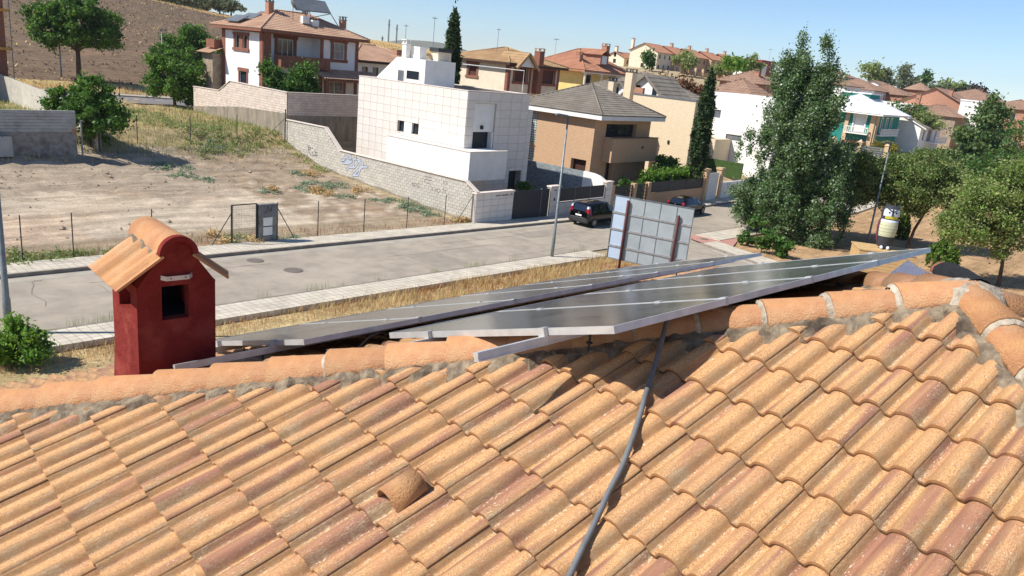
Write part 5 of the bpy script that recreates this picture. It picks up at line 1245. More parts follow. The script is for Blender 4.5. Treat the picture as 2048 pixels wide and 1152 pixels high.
for u in (67.15, 70.1): m = MB(); m.box(u-.28, 33.3, -.9, u+.28, 33.8, 2.55); m.box(u-.36, 33.22, 2.55, u+.36, 33.88, 2.75); m.build('pillar', M['sand_stone'], WG)
m = MB(); m.box(70.5, 33.45, -.4, 80, 33.6, 1.3); m.build('low_wall', M['white'], WG)

# ---------------- pale brick house beyond the hedge, with its grey dormered roof
H_h = thing('pale_brick_house', 'pale brick house with a blank sunlit side wall behind the hedge', 'house', (74, 40, 0))
x0, y0, x1, y1 = 69.5, 37.0, 71.4, 44.1
body(H_h, x0, y0, x1, y1, -0.5, 8.55, M['pale_brick'], [], [(70.1, 70.9, 1, 2.2), (70.1, 70.9, 5, 6.2)])
window(H_h, Face('S', y0), (70.1,70.9,1,2.2), 'anthracite'); window(H_h, Face('S', y0), (70.1,70.9,5,6.2), 'anthracite')
m = MB(); m.box(x0-.06, y0-.06, 8.55, x1, y0+.25, 8.68); m.box(x0-.06, y0+.25, 8.55, x0+.25, y1, 8.68); m.build('coping', M['grey_metal'], H_h)
m = MB(); m.box(69.52, 43.1, 8.68, 69.9, 44.1, 9.25); m.build('brick_upstand', M['brick_orange'], H_h)
stack(H_h, 70.9, 45.6, 0, 11.0, 0.85, M['pale_brick'], 'anthracite')
m = MB(); m.box(69.42, 39.2, 4.2, 69.5, 39.4, 4.55); m.build('wall_lamp', M['black'], H_h)
G_h = thing('dormered_house', 'house with steep grey tiled roof, white gabled dormers and skylit loft', 'house', (83, 52, 3))
body(G_h, 79.0, 46.5, 90.0, 58.0, 0, 7.9, M['white_house'])
hip_roof(G_h, 78.4, 45.6, 90.6, 59.0, 8.0, RAD(24), M['roof_grey'], cw=0.36, ch=0.6, amp=0.07, fascia='white')
gc = at(1304, 150, 84); gc2 = at(1255, 158, 86)
for y_, hw, zt_, xf in ((gc[1], 2.9, gc[2], gc[0]-1.0), (gc2[1]+0.6, 1.7, gc2[2]-.3, gc2[0]-.2)):
    hb = hw*0.86; zb_ = zt_-hb
    d = MB(); d.add([(xf,y_-hw+.1,zb_-2),(xf,y_+hw-.1,zb_-2),(xf,y_+hw-.1,zb_+.05),(xf,y_,zt_-.12),(xf,y_-hw+.1,zb_+.05)], [(0,1,2,3,4)]); d.poly((xf,y_-hw+.1,zb_-2),(xf+5,y_-hw+.1,zb_-2),(xf+5,y_-hw+.1,zb_),(xf,y_-hw+.1,zb_)); d.build('dormer', M['white_house'], G_h)
    r = MB(); Ls_ = math.hypot(hw+.2, hb+.17)
    for s_ in (-1, 1):
        e0 = V3(xf-.4, y_+s_*(hw+.2), zb_-.17); vd = nrm(V3(0, -s_*hw, hb)); nd_ = nrm(V3(0, s_*hb, hw)); tiled_slope(r, e0, V3(1,0,0), vd, nd_, 6.2, Ls_, cw=0.36, ch=0.6)
        r.poly(e0, e0+V3(6.2,0,0), e0+V3(6.2,0,0)+vd*Ls_, e0+vd*Ls_); r.beam(e0-V3(.03,0,.08), e0+vd*Ls_-V3(.03,0,.08), .08, .2)
    r.build('dormer_roof', M['roof_grey'], G_h)
    for s_ in (-0.42, 0.30): m = MB(); fbox(m, Face('W', xf), y_+s_*hw-.28, y_+s_*hw+.28, zb_+.1, zb_+hb*.52, 0.003, .04); m.build('dormer_window', M['glass'], G_h)

# ---------------- cream house with brown corners (centre)
D_h = thing('cream_brown_house', 'cream house with golden tiled roof, brown corners and brick chimney', 'house', (66, 58, 4))
x0, y0, x1, y1, zb, zt = 61.0, 53.8, 69.4, 62.5, 3.0, 10.2
FW_ = Face('W', x0); FS_ = Face('S', y0)
hWd = [(58.2, 59.4, 8.7, 9.85)]; hSd = [(62.0, 63.9, 8.6, 9.95), (66.5, 68.5, 8.6, 9.95)]
body(D_h, x0, y0, x1, y1, zb, zt, M['cream'], hWd, hSd)
window(D_h, FW_, hWd[0], 'shutter_brown', pane='shutter_brown', trim='brick', tw=0.25)
for h in hSd: window(D_h, FS_, h, 'shutter_brown', pane='shutter_brown', trim='brick', tw=0.25)
for F, a, b in ((FW_, y0, y0+.35), (FS_, x0, x0+.35), (FS_, x1-.35, x1), (FW_, y1-.5, y1), (FS_, 64.3, 64.6)):
    m = MB(); fbox(m, F, a, b, zb, zt-.02, .003, .05); m.build('brown_quoin', M['brick'], D_h)
hip_roof(D_h, 60.3, 53.1, 70.1, 63.2, 10.35, RAD(17), M['roof_gold'], fascia='wood_dark')
dg = MB(); dg.add([(61.4,53.0,10.1),(64.2,53.0,10.1),(62.8,53.0,11.35),(61.4,56,10.1),(64.2,56,10.1),(62.8,56,11.35)], [(0,1,2)]); dg.build('gable', M['white_house'], D_h)
r = MB()
for s_ in (-1, 1):
    e0 = V3(62.8+s_*1.75, 52.7, 9.95); vd = nrm(V3(-s_*1.4, 0, 1.25)); nd_ = nrm(V3(s_*1.25, 0, 1.4)); tiled_slope(r, e0, V3(0,1,0), vd, nd_, 3.4, 2.35); r.poly(e0, e0+V3(0,3.4,0), e0+V3(0,3.4,0)+vd*2.35, e0+vd*2.35)
    r.beam(e0-V3(0,.02,.1), e0+vd*2.35-V3(0,.02,.1), 0.1, 0.25)
r.build('gable_roof', M['roof_gold'], D_h)
stack(D_h, 65.3, 53.5, 7.5, 12.1, 0.75, M['brick'], 'roof_tan')
# glass-block strip seen left of it
m = MB(); fbox(m, Face('W', 60.99), 60.9, 61.6, 5.5, 9.8, 0.0, 0.04); m.build('glass_block_strip', M['glass_block'], D_h)
# ---------------- house with orange hip roof and yellow porch
E_h = thing('orange_hip_house', 'house with orange hip roof, pale dormer and yellow porch', 'house', (89, 66, 5))
body(E_h, 85, 62.2, 94, 70, 4, 10.3, M['yellow'], [], [(86.0, 87.3, 8.2, 9.9), (88.4, 92, 7.6, 9.9)])
window(E_h, Face('S', 62.2), (86.0,87.3,8.2,9.9), 'white'); window(E_h, Face('S', 62.2), (88.4,92,7.6,9.9), 'white', pane='yellow', dep=0.16)
m = MB(); m.box(83.8,60.9,10.05,94.8,61.4,10.4); m.build('porch_beam', M['white'], E_h)
for x in (84.2, 87.9, 91.6): m = MB(); m.tube([(x,61.1,5),(x,61.1,10.1)], 0.16, 10); m.build('porch_column', M['cream'], E_h)
hip_roof(E_h, 83.6, 60.8, 95.2, 71.2, 10.4, RAD(27), M['roof_orange'], fascia='roof_orange')
stack(E_h, 90.8, 63.0, 11.3, 14.1, 0.8, M['brick_orange'], 'roof_orange'); stack(E_h, 85.6, 63.4, 11.0, 12.6, 0.7, M['brick_orange'], 'roof_orange')
m = MB(); m.box(88.2, 61.8, 11.3, 89.8, 64.5, 12.5); m.build('dormer', M['brick_orange'], E_h)
m = MB(); fbox(m, Face('S', 61.8), 88.5, 89.6, 11.4, 12.4, .003, .04); m.build('dormer_window', M['white'], E_h)
gable_roof(E_h, 87.9, 61.5, 90.1, 65.5, 12.5, RAD(30), M['roof_orange'], along='y', name='dormer_roof')
# low house between (behind the penthouse)
L_h = thing('low_tan_house', 'low white house with wide tan roof behind the tiled house', 'house', (56, 72, 5))
body(L_h, 51.5, 66.5, 62, 75, 4, 9.0, M['white_house'], [], [(52.6, 53.4, 7.3, 8.5), (54.0, 54.8, 7.3, 8.5)])
window(L_h, Face('S', 66.5), (52.6,53.4,7.3,8.5), 'shutter_brown'); window(L_h, Face('S', 66.5), (54.0,54.8,7.3,8.5), 'shutter_brown')
hip_roof(L_h, 50.7, 65.7, 62.8, 75.8, 9.1, RAD(17), M['roof_tan'], fascia='wood_dark')
m = MB(); m.box(57.2, 66.5, 9.9, 59.4, 67.1, 10.5); m.build('brick_upstand', M['brick_orange'], L_h)

# ---------------- big white house behind the tall tree
I_h = thing('plain_white_house', 'large plain white house with small grey windows behind the tall tree', 'house', (92, 40, 1))
FW_ = Face('W', 86.0); hI = [(42.4, 43.45, 6.6, 7.5), (39.4, 41.3, 4.3, 4.95)]
body(I_h, 86, 35.5, 97, 44.6, -0.5, 9.5, M['white'], hI, [(88,90,1.5,4)])
for h in hI: window(I_h, FW_, h, 'grey_metal', pane='grey_metal', dep=0.15)
window(I_h, Face('S', 35.5), (88,90,1.5,4), 'anthracite')
m = MB(); m.box(82.0, 40.5, 1.5, 85.9, 45.5, 4.4); m.build('lower_block', M['pale_brick'], I_h)
m = MB(); m.box(81.6, 36.6, 0.6, 81.8, 41.0, 2.3); m.build('turf_screen', MAT('artificial_turf', sr(62,86,40), sr(52,74,34), 3, .95), I_h)
m = MB(); m.box(85.8, 43.4, 5.6, 86.0, 44.0, 8.4); m.build('shutter_box', M['grey_metal'], I_h)

# ---------------- teal house with white roof
J_h = thing('teal_house', 'teal painted house with white hip roof and balustraded balconies', 'house', (140, 44, 1.8))
jx, jy = 135.0, 39.6; FW_ = Face('W', jx); FS_ = Face('S', jy)
hJ = [(41.2, 42.9, 5.2, 7.6)]; hJs = [(138.0,138.9,5.4,7.6), (140.6,141.5,5.4,7.6), (143.2,144,5.4,7.6)]
body(J_h, jx, jy, 148, 49, 0.8, 8.1, M['teal'], hJ, hJs)
window(J_h, FW_, hJ[0], 'white', pane='white', trim='white', tw=0.22)
for h in hJs: window(J_h, FS_, h, 'white', pane='white', trim='white', tw=0.12)
for F, a, b in ((FW_, 39.6, 40.3), (FW_, 43.7, 44.3), (FS_, 135, 136.2)): m = MB(); fbox(m, F, a, b, 0.8, 8.0, .003, .25); m.build('stone_pier', M['sand_stone'], J_h)
hip_roof(J_h, 133.6, 38.2, 149.4, 50.4, 8.25, RAD(25), M['roof_white'], cw=0.4, ch=0.6, fascia='white')
def balcony(P, F, a, b, z, dpt):
    m = MB(); fbox(m, F, a, b, z-.18, z, 0.002, dpt); fbox(m, F, a, b, z+.85, z+.98, dpt-.2, dpt); o = m.build('balcony', M['white'], P)
    n = int((b-a)/0.3)
    for i in range(n+1):
        u = a + (b-a)*i/n; q = MB(); p0 = F.p(u, z, dpt-.1); q.lathe([(0.05,0),(0.05,.1),(0.09,.3),(0.05,.55),(0.06,.85)], p0, 7); q.build('baluster', M['white'], o, smooth=True)
balcony(J_h, FW_, 40.2, 43.9, 5.0, 1.0); balcony(J_h, FS_, 136.2, 146, 5.0, 0.9)
m = MB(); m.box(140.5,43,9.2,146,47.5,11.2); m.build('roof_block', M['teal'], J_h); m = MB(); m.box(140.2,42.7,11.2,146.3,47.8,11.4); m.build('block_coping', M['white'], J_h)
m = MB(); m.box(132.6, 40.2, 3.3, 134.95, 43.6, 3.5)
for i in range(6): m.box(132.4, 40.3+i*.6, 3.5, 134.95, 40.45+i*.6, 3.7)
m.build('pergola', M['roof_orange'], J_h)
JF = thing('garden_fence', 'grey slatted garden fence with sandstone posts before the teal house', 'fence', (128, 36, 1))
for i in range(5): m = MB(); m.box(127.9, 35.0, 2.0+i*.32, 127.97, 47.0, 2.22+i*.32); m.build('slat', M['grey_metal'], JF)
for y in (35, 39, 43, 47): m = MB(); m.box(127.6, y-.3, 0.5, 128.2, y+.3, 3.9); m.add([(127.5,y-.4,3.9),(128.3,y-.4,3.9),(128.3,y+.4,3.9),(127.5,y+.4,3.9),(127.9,y,4.4)], [(0,1,4),(1,2,4),(2,3,4),(3,0,4)]); m.build('post', M['sand_stone'], JF)
m = MB(); m.box(127.5,35,0.3,128.3,47,1.9); m.build('low_wall', M['coping'], JF)

# ---------------- white gabled house with grey roof right of the teal one
K_h = thing('white_gable_house', 'white house with grey tiled roof and small front gable', 'house', (155, 40, 1))
kx, ky = 150.0, 36.3
body(K_h, kx, ky, 164, 44.5, 0.8, 6.7, M['white'], [], [(152,153.4,4.4,6.2), (155,158,4.2,6.3), (160.5,161.5,4.4,6.2)], gab=None)
for h in [(152,153.4,4.4,6.2), (155,158,4.2,6.3), (160.5,161.5,4.4,6.2)]: window(K_h, Face('S', ky), h, 'white', pane='grey_metal')
m = MB(); m.poly((kx,ky,6.7),(kx,44.5,6.7),(kx,(ky+44.5)/2,8.6)); m.build('gable_wall', M['white'], K_h)
gable_roof(K_h, 149.7, 35.4, 164.6, 45.4, 6.55, RAD(25), M['roof_grey'], along='x', fascia='white', cw=0.4, ch=0.5)
m = MB(); m.box(154.3, 34.6, 4.0, 162.5, ky-.01, 4.2); m.build('balcony_slab', M['white'], K_h)
m = MB()
for i in range(20): m.box(154.4+i*.42, 34.62, 4.2, 154.45+i*.42, 34.67, 5.1)
m.box(154.3,34.6,5.1,162.5,34.68,5.18); o = m.build('balcony_railing', M['white'], K_h)
for x in (151.5, 154.5): m = MB(); m.box(x, 43.2, 7.2, x+.9, 44.1, 10.2); m.build('chimney', M['white'], K_h)

# ---------------- background houses
FARN = [0]
def far_house(px, py, D, wx, wy, hgt, pitch, wall, roof, kind, label, nW=1, nS=2, pane='glass', chim=None, along='x', cw=0.5, name='house'):
    c = at(px, py, D); x0, y0, z = c; x1, y1 = x0+wx, y0+wy
    h = thing(name, label, 'house', ((x0+x1)/2, (y0+y1)/2, z-hgt))
    hW = [(y0+wy*(i+0.5)/nW-0.55, y0+wy*(i+0.5)/nW+0.55, z-1.9, z-0.6) for i in range(nW)]; hS = [(x0+wx*(i+0.5)/nS-0.55, x0+wx*(i+0.5)/nS+0.55, z-1.9, z-0.6) for i in range(nS)]
    if hgt > 5:
        hW += [(a, b, c_-2.9, d-2.9) for a, b, c_, d in hW]; hS += [(a, b, c_-2.9, d-2.9) for a, b, c_, d in hS]
    body(h, x0, y0, x1, y1, z-hgt-4, z, M[wall], hW, hS, gab=along if kind == 'gable' else None, pitch=pitch)
    for q in hW: window(h, Face('W', x0), q, 'white', pane=pane)
    for q in hS: window(h, Face('S', y0), q, 'white', pane=pane)
    ov = 0.5
    if kind == 'hip': hip_roof(h, x0-ov, y0-ov, x1+ov, y1+ov, z+.05, pitch, M[roof], cw=cw, ch=0.7, amp=0.08)
    elif kind == 'gable': gable_roof(h, x0-ov, y0-ov, x1+ov, y1+ov, z-ov*math.tan(pitch)+.06, pitch, M[roof], along=along, cw=cw, ch=0.7, amp=0.08)
    else:
        m = MB(); m.box(x0-.1,y0-.1,z+.003,x1+.1,y1+.1,z+.3); m.build('parapet', M[wall], h)
    if chim: stack(h, x0+wx*chim[0], y0+wy*chim[1], z, z+chim[2], 0.8, M[chim[3]], 'roof_brown')
    return h
M['red_paint'] = MAT('dark_red_render', sr(160,66,62), sr(146,58,56), 1, 0.85)
# terraced row on the hill: five stepped units
for i in range(5):
    far_house(1316+i*36, 103.5+i*5.0, 226+i*5.5, 8.6, 9.5 if i == 0 else 9.0, 6.0, RAD(24), 'brown_brick', 'roof_orange', 'gable', 'terraced house on the hill, %s unit from the pale gable end' % ordn[i] if i else 'pale gable end of the terraced row on the hill', 1 if i else 0, 3, chim=(0.7, 0.6, 3.4, 'brown_brick'), along='x', name='terraced_house') if i else far_house(1316, 103.5, 226, 8.6, 9.5, 6.0, RAD(24), 'cream', 'roof_orange', 'gable', 'end terraced house on the hill with blank pale gable', 1, 3, chim=(0.1, 1.0, 3.4, 'cream'), along='x', name='terraced_house')
far_house(1249, 115, 235, 8, 7, 5.5, RAD(22), 'cream', 'roof_orange', 'gable', 'small cream house with orange roof left of the terraced row', 1, 2, chim=(0.05, 0.5, 3.2, 'cream'), name='hill_house')
m = MB(); p = at(1375, 142, 215); q = at(1470, 152, 222)
TWL = thing('terrace_wall', 'low pale wall with posts along the field below the terraced row', 'wall', tuple(p)); p0 = at(1362, 138, 214); p1 = at(1476, 156, 224)
m = MB(); m.beam(p0-V3(0,0,.6), p1-V3(0,0,.6), 0.3, 1.2); m.build('wall', M['sand_stone'], TWL)
for i in range(9): c = p0+(p1-p0)*i/8; m = MB(); m.box(c[0]-.3,c[1]-.3,c[2]-1.3,c[0]+.3,c[1]+.3,c[2]+.9); m.build('post', M['sand_stone'], TWL)
far_house(1512, 128, 205, 7, 6, 6, 0.3, 'white_house', 'roof_orange', 'flat', 'white block at the left of the dark red building', 1, 1, name='white_block')
far_house(1524, 122, 210, 9, 7, 7, 0.3, 'red_paint', 'roof_orange', 'flat', 'dark red flat roofed building behind the tall tree', 1, 2, name='red_building')
far_house(1524, 170, 118, 8, 7, 5, RAD(26), 'brick_orange', 'roof_brown', 'hip', 'brick house with brown hip roof left of the tall tree', 2, 2, chim=(0.3,0.3,2.2,'brick_orange'), name='brick_house')
far_house(1500, 191, 106, 7, 6, 4, RAD(30), 'brick_orange', 'roof_brown', 'hip', 'brick house with white loft windows behind the plain white house', 3, 2, pane='white', name='brick_house')
far_house(1692, 172, 160, 10, 12, 6, RAD(18), 'white_house', 'roof_brown', 'hip', 'white house with flat brown hip roof right of the tall tree', 2, 2, name='white_house')
far_house(1678, 152, 190, 14, 12, 6, RAD(16), 'white_house', 'roof_brown', 'gable', 'white gabled house highest on the skyline right of the tall tree', 1, 2, chim=(0.5,0.5,3,'brick'), name='white_house')
far_house(1748, 182, 185, 12, 12, 5, RAD(22), 'white_house', 'roof_brown', 'hip', 'white house with brown hip roof on the skyline above the teal house', 1, 2, name='white_house')
far_house(1808, 192, 190, 12, 12, 6, RAD(20), 'brick_orange', 'roof_brown', 'hip', 'orange brick house with white shutters on the skyline', 1, 2, pane='white', name='brick_house')
far_house(1776, 176, 220, 9, 9, 6, RAD(20), 'white_house', 'roof_brown', 'gable', 'narrow white house between two brown roofs on the skyline', 1, 1, name='white_house')
c = at(1838, 180, 200); RT = thing('round_tower', 'round brick tower with conical brown roof on the skyline', 'tower', (c[0], c[1], c[2]-7))
m = MB(); m.lathe([(3.0,-9),(3.0,0)], c, 20); m.build('wall', M['brick_orange'], RT, smooth=True); m = MB(); m.lathe([(3.7,-.1),(3.6,0.05),(0.05,1.9)], c, 20); m.build('roof', M['roof_brown'], RT)
far_house(1866, 188, 205, 9, 5, 6, RAD(20), 'brick_orange', 'roof_brown', 'gable', 'brown house right beside the round tower', 1, 2, name='brick_house')
far_house(1838, 212, 165, 14, 16, 7, 0.3, 'white_house', 'roof_brown', 'flat', 'long white flat roofed house with grey window below the round tower', 1, 2, pane='grey_metal', name='white_house')
LL = far_house(1912, 236, 150, 18, 10, 7, RAD(20), 'rubble', 'roof_brown', 'hip', 'rubble stone house with brown hip roof and brick chimney', 1, 2, chim=(0.02, 0.75, 4.0, 'brick_orange'), name='stone_house')
far_house(1935, 215, 168, 14, 14, 7, RAD(26), 'brick_orange', 'roof_brown', 'gable', 'brick house with broad brown roof behind the stone house', 1, 3, chim=(0.1,0.3,3.6,'brick_orange'), name='brick_house')
far_house(1995, 205, 190, 16, 14, 6, RAD(20), 'brick_orange', 'roof_brown', 'hip', 'brown roofed house on the skyline behind the poplar at the right', 1, 2, chim=(0.5,0.4,3,'brick'), name='brick_house')
far_house(2036, 212, 150, 10, 10, 7, 0.3, 'white_house', 'roof_brown', 'flat', 'white flat roofed house at the right edge', 1, 1, name='white_house')
far_house(2085, 225, 140, 10, 9, 7, RAD(20), 'brick_orange', 'roof_brown', 'hip', 'orange brick house cut by the right edge', 1, 1, name='brick_house')
far_house(1660, 205, 128, 8, 6, 6, 0.3, 'teal', 'roof_white', 'flat', 'teal wall showing through behind the tall tree', 1, 1, pane='white', name='teal_annex')
for (px, py, D, h, lb) in ((810,92,75,2.0,'antenna on thin mast left of the white penthouse'), (866,92,72,2.6,'tall antenna behind the white penthouse'), (994,100,82,2.2,'antenna above the golden tiled roof'), (1110,106,110,2.0,'small antenna left of the orange hip roof'), (1534,140,190,5.0,'tall antenna beside the dark red building'), (1300,120,230,3.0,'antenna by the end terraced house')):
    p = at(px, py, D); antenna(p[0], p[1], p[2], h, lb, 6, 0.9 if D < 100 else 1.6)
# ================================================================== vegetation
def gpix(px, py):
    r = ((px-1024)*RX + (py-576)*DN + 1554*FW)/1554.0; lo, hi = 5.0, 400.0
    t = lo
    while t < hi:
        p = CAM + r*t
        if p[2] < gz(p[0], p[1]): break
        t += 1.0
    a, b = t-1.0, t
    for _ in range(12):
        m = (a+b)/2; p = CAM + r*m
        if p[2] < gz(p[0], p[1]): b = m
        else: a = m
    return CAM + r*b
M['bark'] = MAT('bark', sr(98,82,66), sr(70,58,46), 6, 0.95, 0.7, 18, stretch=(1,1,0.3))
M['bark_pale'] = MAT('pale_bark', sr(158,148,132), sr(118,108,94), 4, 0.9, 0.5, 14)
LF = {'green': LEAF('leaf_bright_green', sr(128,164,62), sr(108,146,54), 0.5), 'deep': LEAF('leaf_deep_green', sr(86,122,52), sr(70,104,44), 0.42), 'poplar': LEAF('leaf_poplar', sr(108,134,82), sr(88,116,66), 0.4, 0.42),
      'poplar_pale': LEAF('leaf_poplar_underside', sr(190,198,178), sr(168,180,158), 0.3, 0.5), 'park': LEAF('leaf_park', sr(150,162,98), sr(126,142,80), 0.45), 'conifer': LEAF('conifer_scales', sr(90,118,38), sr(72,100,30), 0.25, 0.7),
      'cypress': LEAF('cypress_scales', sr(58,80,38), sr(46,66,30), 0.15, 0.75), 'olive': LEAF('leaf_olive', sr(122,132,100), sr(102,114,84), 0.3), 'golden': LEAF('leaf_golden', sr(146,138,44), sr(120,116,36)), 'rust': LEAF('leaf_rust', sr(134,84,56), sr(98,78,48)),
      'hedge': LEAF('hedge_green', sr(108,146,48), sr(90,126,40), 0.35), 'weed': LEAF('weed_green', sr(152,164,100), sr(128,142,84), 0.4), 'weed_blue': LEAF('weed_grey_green', sr(150,166,136), sr(132,150,118), 0.4),
      'dry': LEAF('dry_grass', sr(210,184,134), sr(190,158,108), 0.35, 0.8), 'straw': LEAF('straw', sr(204,182,132), sr(184,160,112), 0.3, 0.8), 'rustgrass': LEAF('rusty_grass', sr(176,118,70), sr(150,96,58), 0.3, 0.8), 'stubble': LEAF('brown_stubble', sr(136,112,90), sr(116,94,74), 0.15, 0.9), 'redbrown': LEAF('leaf_purple', sr(72,66,60), sr(58,54,48)), 'yucca': LEAF('yucca_leaf', sr(134,146,92), sr(110,126,76))}
def unit(rng, n):
    v = rng.normal(size=(n, 3)); return v/np.linalg.norm(v, axis=1)[:, None]
def leaves(rng, cen, rad, n, size, out_bias=0.5, flat=0.0, shell=0.45, elong=1.5):
    """n leaf quads through ellipsoidal clumps cen (k,3) rad (k,3)"""
    k = len(cen); w = rad.prod(1)**(2/3); idx = rng.choice(k, n, p=w/w.sum()); d = unit(rng, n); r = rng.random(n)**shell
    pos = cen[idx] + (d*rad[idx]*r[:, None] if shell < 0.4 or shell > 0.49 else rng.normal(size=(n, 3))*rad[idx]*0.62)
    nrm_ = d*out_bias + unit(rng, n)*0.8 + np.array([0, 0, 0.25+flat]); nrm_ /= np.linalg.norm(nrm_, axis=1)[:, None]
    a = np.cross(nrm_, unit(rng, n)); a /= np.linalg.norm(a, axis=1)[:, None]; b = np.cross(nrm_, a)
    s = size*(0.6 + 0.8*rng.random(n))[:, None]; a = a*s*elong*0.5; b = b*s*0.5
    V = np.stack([pos-a, pos-b*0.9+a*0.1, pos+a, pos+b*0.9+a*0.1], 1).reshape(-1, 3); return V, np.arange(4*n).reshape(-1, 4)
def clumps(rng, lobes, per, cr, vz=0.85):
    cen, rad = [], []
    for (x, y, z, rx, ry, rz) in lobes:
        n = max(3, int(per*rx*ry*rz**0.5)); d = unit(rng, n); r = 0.35 + 0.65*rng.random(n)**0.5
        cen.append(np.array([x, y, z]) + d*np.array([rx, ry, rz])*r[:, None]); s = cr*(0.6+0.8*rng.random(n)); rad.append(np.stack([s*(.7+.7*rng.random(n)), s*(.7+.7*rng.random(n)), s*vz*(.6+.6*rng.random(n))], 1))
    return np.concatenate(cen), np.concatenate(rad)
def tree(name, label, base, lobes, leaf, n, size, trunk_r=0.15, trunk_top=None, per=6, cr=0.55, seed=1, group=None, bark='bark', cat='tree', mix=None, lean=(0,0), limbs=True, out_bias=0.5, vz=0.85):
    rng = np.random.default_rng(seed); base = V3(*base); t = thing(name, label, cat, base, group)
    L = np.array([[base[0]+l[0], base[1]+l[1], base[2]+l[2], l[3], l[4], l[5]] for l in lobes])
    cen, rad = clumps(rng, L, per, cr, vz)
    Vv, Ff = leaves(rng, cen, rad, n, size, out_bias)
    np_mesh('crown', Vv, Ff, LF[leaf], t)
    if mix:
        V2, F2 = leaves(rng, cen, rad*1.05, int(n*mix[1]), size*0.95, out_bias, shell=0.3); np_mesh('crown_highlights', V2, F2, LF[mix[0]], t)
    if trunk_r:
        zt = trunk_top or lobes[0][2]
        m = MB(); top = base + V3(lean[0], lean[1], zt); mid = base + V3(lean[0]*0.3+rng.normal(0,.06), lean[1]*0.3+rng.normal(0,.06), zt*0.5)
        m.tube([base-V3(0,0,.3), base+V3(0,0,.15), mid, top], [trunk_r*1.5, trunk_r*1.1, trunk_r*0.9, trunk_r*0.7], 9)
        if limbs:
            order = rng.permutation(len(cen))[:14]
            for q in order:
                e = cen[q]; s = mid + (top-mid)*rng.uniform(0.4, 1.0); c = (s+e)/2 + np.array([0, 0, 0.12])*np.linalg.norm(e-s)
                m.tube([s, c, e], [trunk_r*0.5, trunk_r*0.3, trunk_r*0.1], 6, caps=False)
        m.build('trunk', M[bark], t, smooth=True)
    return t
def blob(rng, x, y, z, r, n, sp=0.55):
    return [(x+rng.uniform(-sp,sp)*r, y+rng.uniform(-sp,sp)*r, z+rng.uniform(-sp,sp)*r*0.8, r*rng.uniform(.35,.6), r*rng.uniform(.35,.6), r*rng.uniform(.3,.5)) for _ in range(n)]
R_ = np.random.default_rng(21)
# broad tree on the upper street
b = at(160, 185, 84); b[2] = gz(b[0], b[1])
tree('street_tree', 'big round green tree on the upper street at top left', b, [(0.0, 0.0, 6.07, 2.5, 2.5, 2.39), (1.72, -1.25, 4.78, 1.87, 1.72, 1.38), (-2.03, 1.72, 4.97, 1.87, 1.72, 1.47), (0.47, -0.47, 7.73, 1.87, 1.87, 1.38), (-1.09, 1.25, 6.81, 1.87, 1.87, 1.47), (2.03, -2.03, 6.07, 1.4, 1.4, 1.29), (-2.65, 2.34, 6.07, 1.25, 1.25, 1.2)], 'deep', 15000, 0.20, 0.26, 4.2, per=4.5, cr=0.55, seed=2, mix=('green', 0.8))
b = gpix(178, 292); 
tree('bushy_tree', 'bushy bright green tree leaning over the concrete wall at the left', b, [(0.14, -0.14, 2.13, 1.44, 1.37, 1.23), (-0.72, 0.94, 2.62, 1.08, 1.08, 0.98), (1.01, -1.01, 1.97, 1.08, 1.01, 0.98), (0.43, 0.0, 3.61, 0.94, 0.94, 0.9), (-1.3, 1.37, 1.97, 0.79, 0.79, 0.66), (0.72, -0.58, 3.12, 0.86, 0.86, 0.82), (0.36, -0.43, 0.98, 0.86, 0.86, 0.74)], 'deep', 8000, 0.15, 0.12, 1.6, per=10, cr=0.38, seed=3, mix=('green', 0.9))
b = at(385, 165, 92); b[2] = gz(b[0], b[1])
tree('street_tree', 'dark green tree behind the lamp post left of the brick trimmed house', b, [(0.0, 0.0, 4.37, 2.38, 2.38, 2.28), (1.53, -1.53, 4.94, 1.53, 1.53, 1.52), (-1.53, 1.53, 4.37, 1.61, 1.61, 1.71), (0.0, 0.0, 6.08, 1.44, 1.44, 1.14)], 'deep', 9000, 0.19, 0.2, 3.0, per=5, cr=0.58, seed=4, mix=('green', 0.5))
b = gpix(350, 214)
tree('bushy_tree', 'bright green tree in front of the pale wall end left of the house', b, [(0.0, 0.0, 2.66, 1.87, 1.87, 1.8), (-0.85, 0.85, 4.37, 1.36, 1.36, 1.33), (1.02, -1.02, 3.42, 1.36, 1.36, 1.33), (-1.19, 1.27, 2.09, 1.27, 1.27, 1.14), (0.85, -0.85, 1.33, 1.19, 1.19, 0.95)], 'deep', 8500, 0.16, 0.14, 2.0, per=9, cr=0.42, seed=5, mix=('green', 0.9))
b = at(410, 180, 76); b[2] = gz(b[0], b[1])+.8
tree('oleander', 'grey green oleander bush beside the white house wall', b, [(0,0,1.4,1.4,1.4,1.5),(0.8,-.6,1.8,1.0,1.0,1.2)], 'weed', 3000, 0.22, 0.05, 0.8, per=5, cr=0.5, seed=6, cat='bush')
b = V3(38.6, 59.0, 4.0)
tree('orange_tree', 'dense green garden tree against the white brick trimmed house', b, [(0.0, 0.0, 2.75, 1.36, 1.36, 1.33), (1.1, -0.51, 2.66, 1.1, 1.1, 1.14), (-0.51, 0.51, 3.8, 0.94, 0.94, 0.85), (1.19, -0.26, 3.7, 1.02, 1.02, 0.85), (1.87, -0.34, 2.75, 0.85, 0.85, 0.95)], 'deep', 8000, 0.18, 0.10, 1.5, per=8, cr=0.45, seed=7, mix=('green', 0.25))
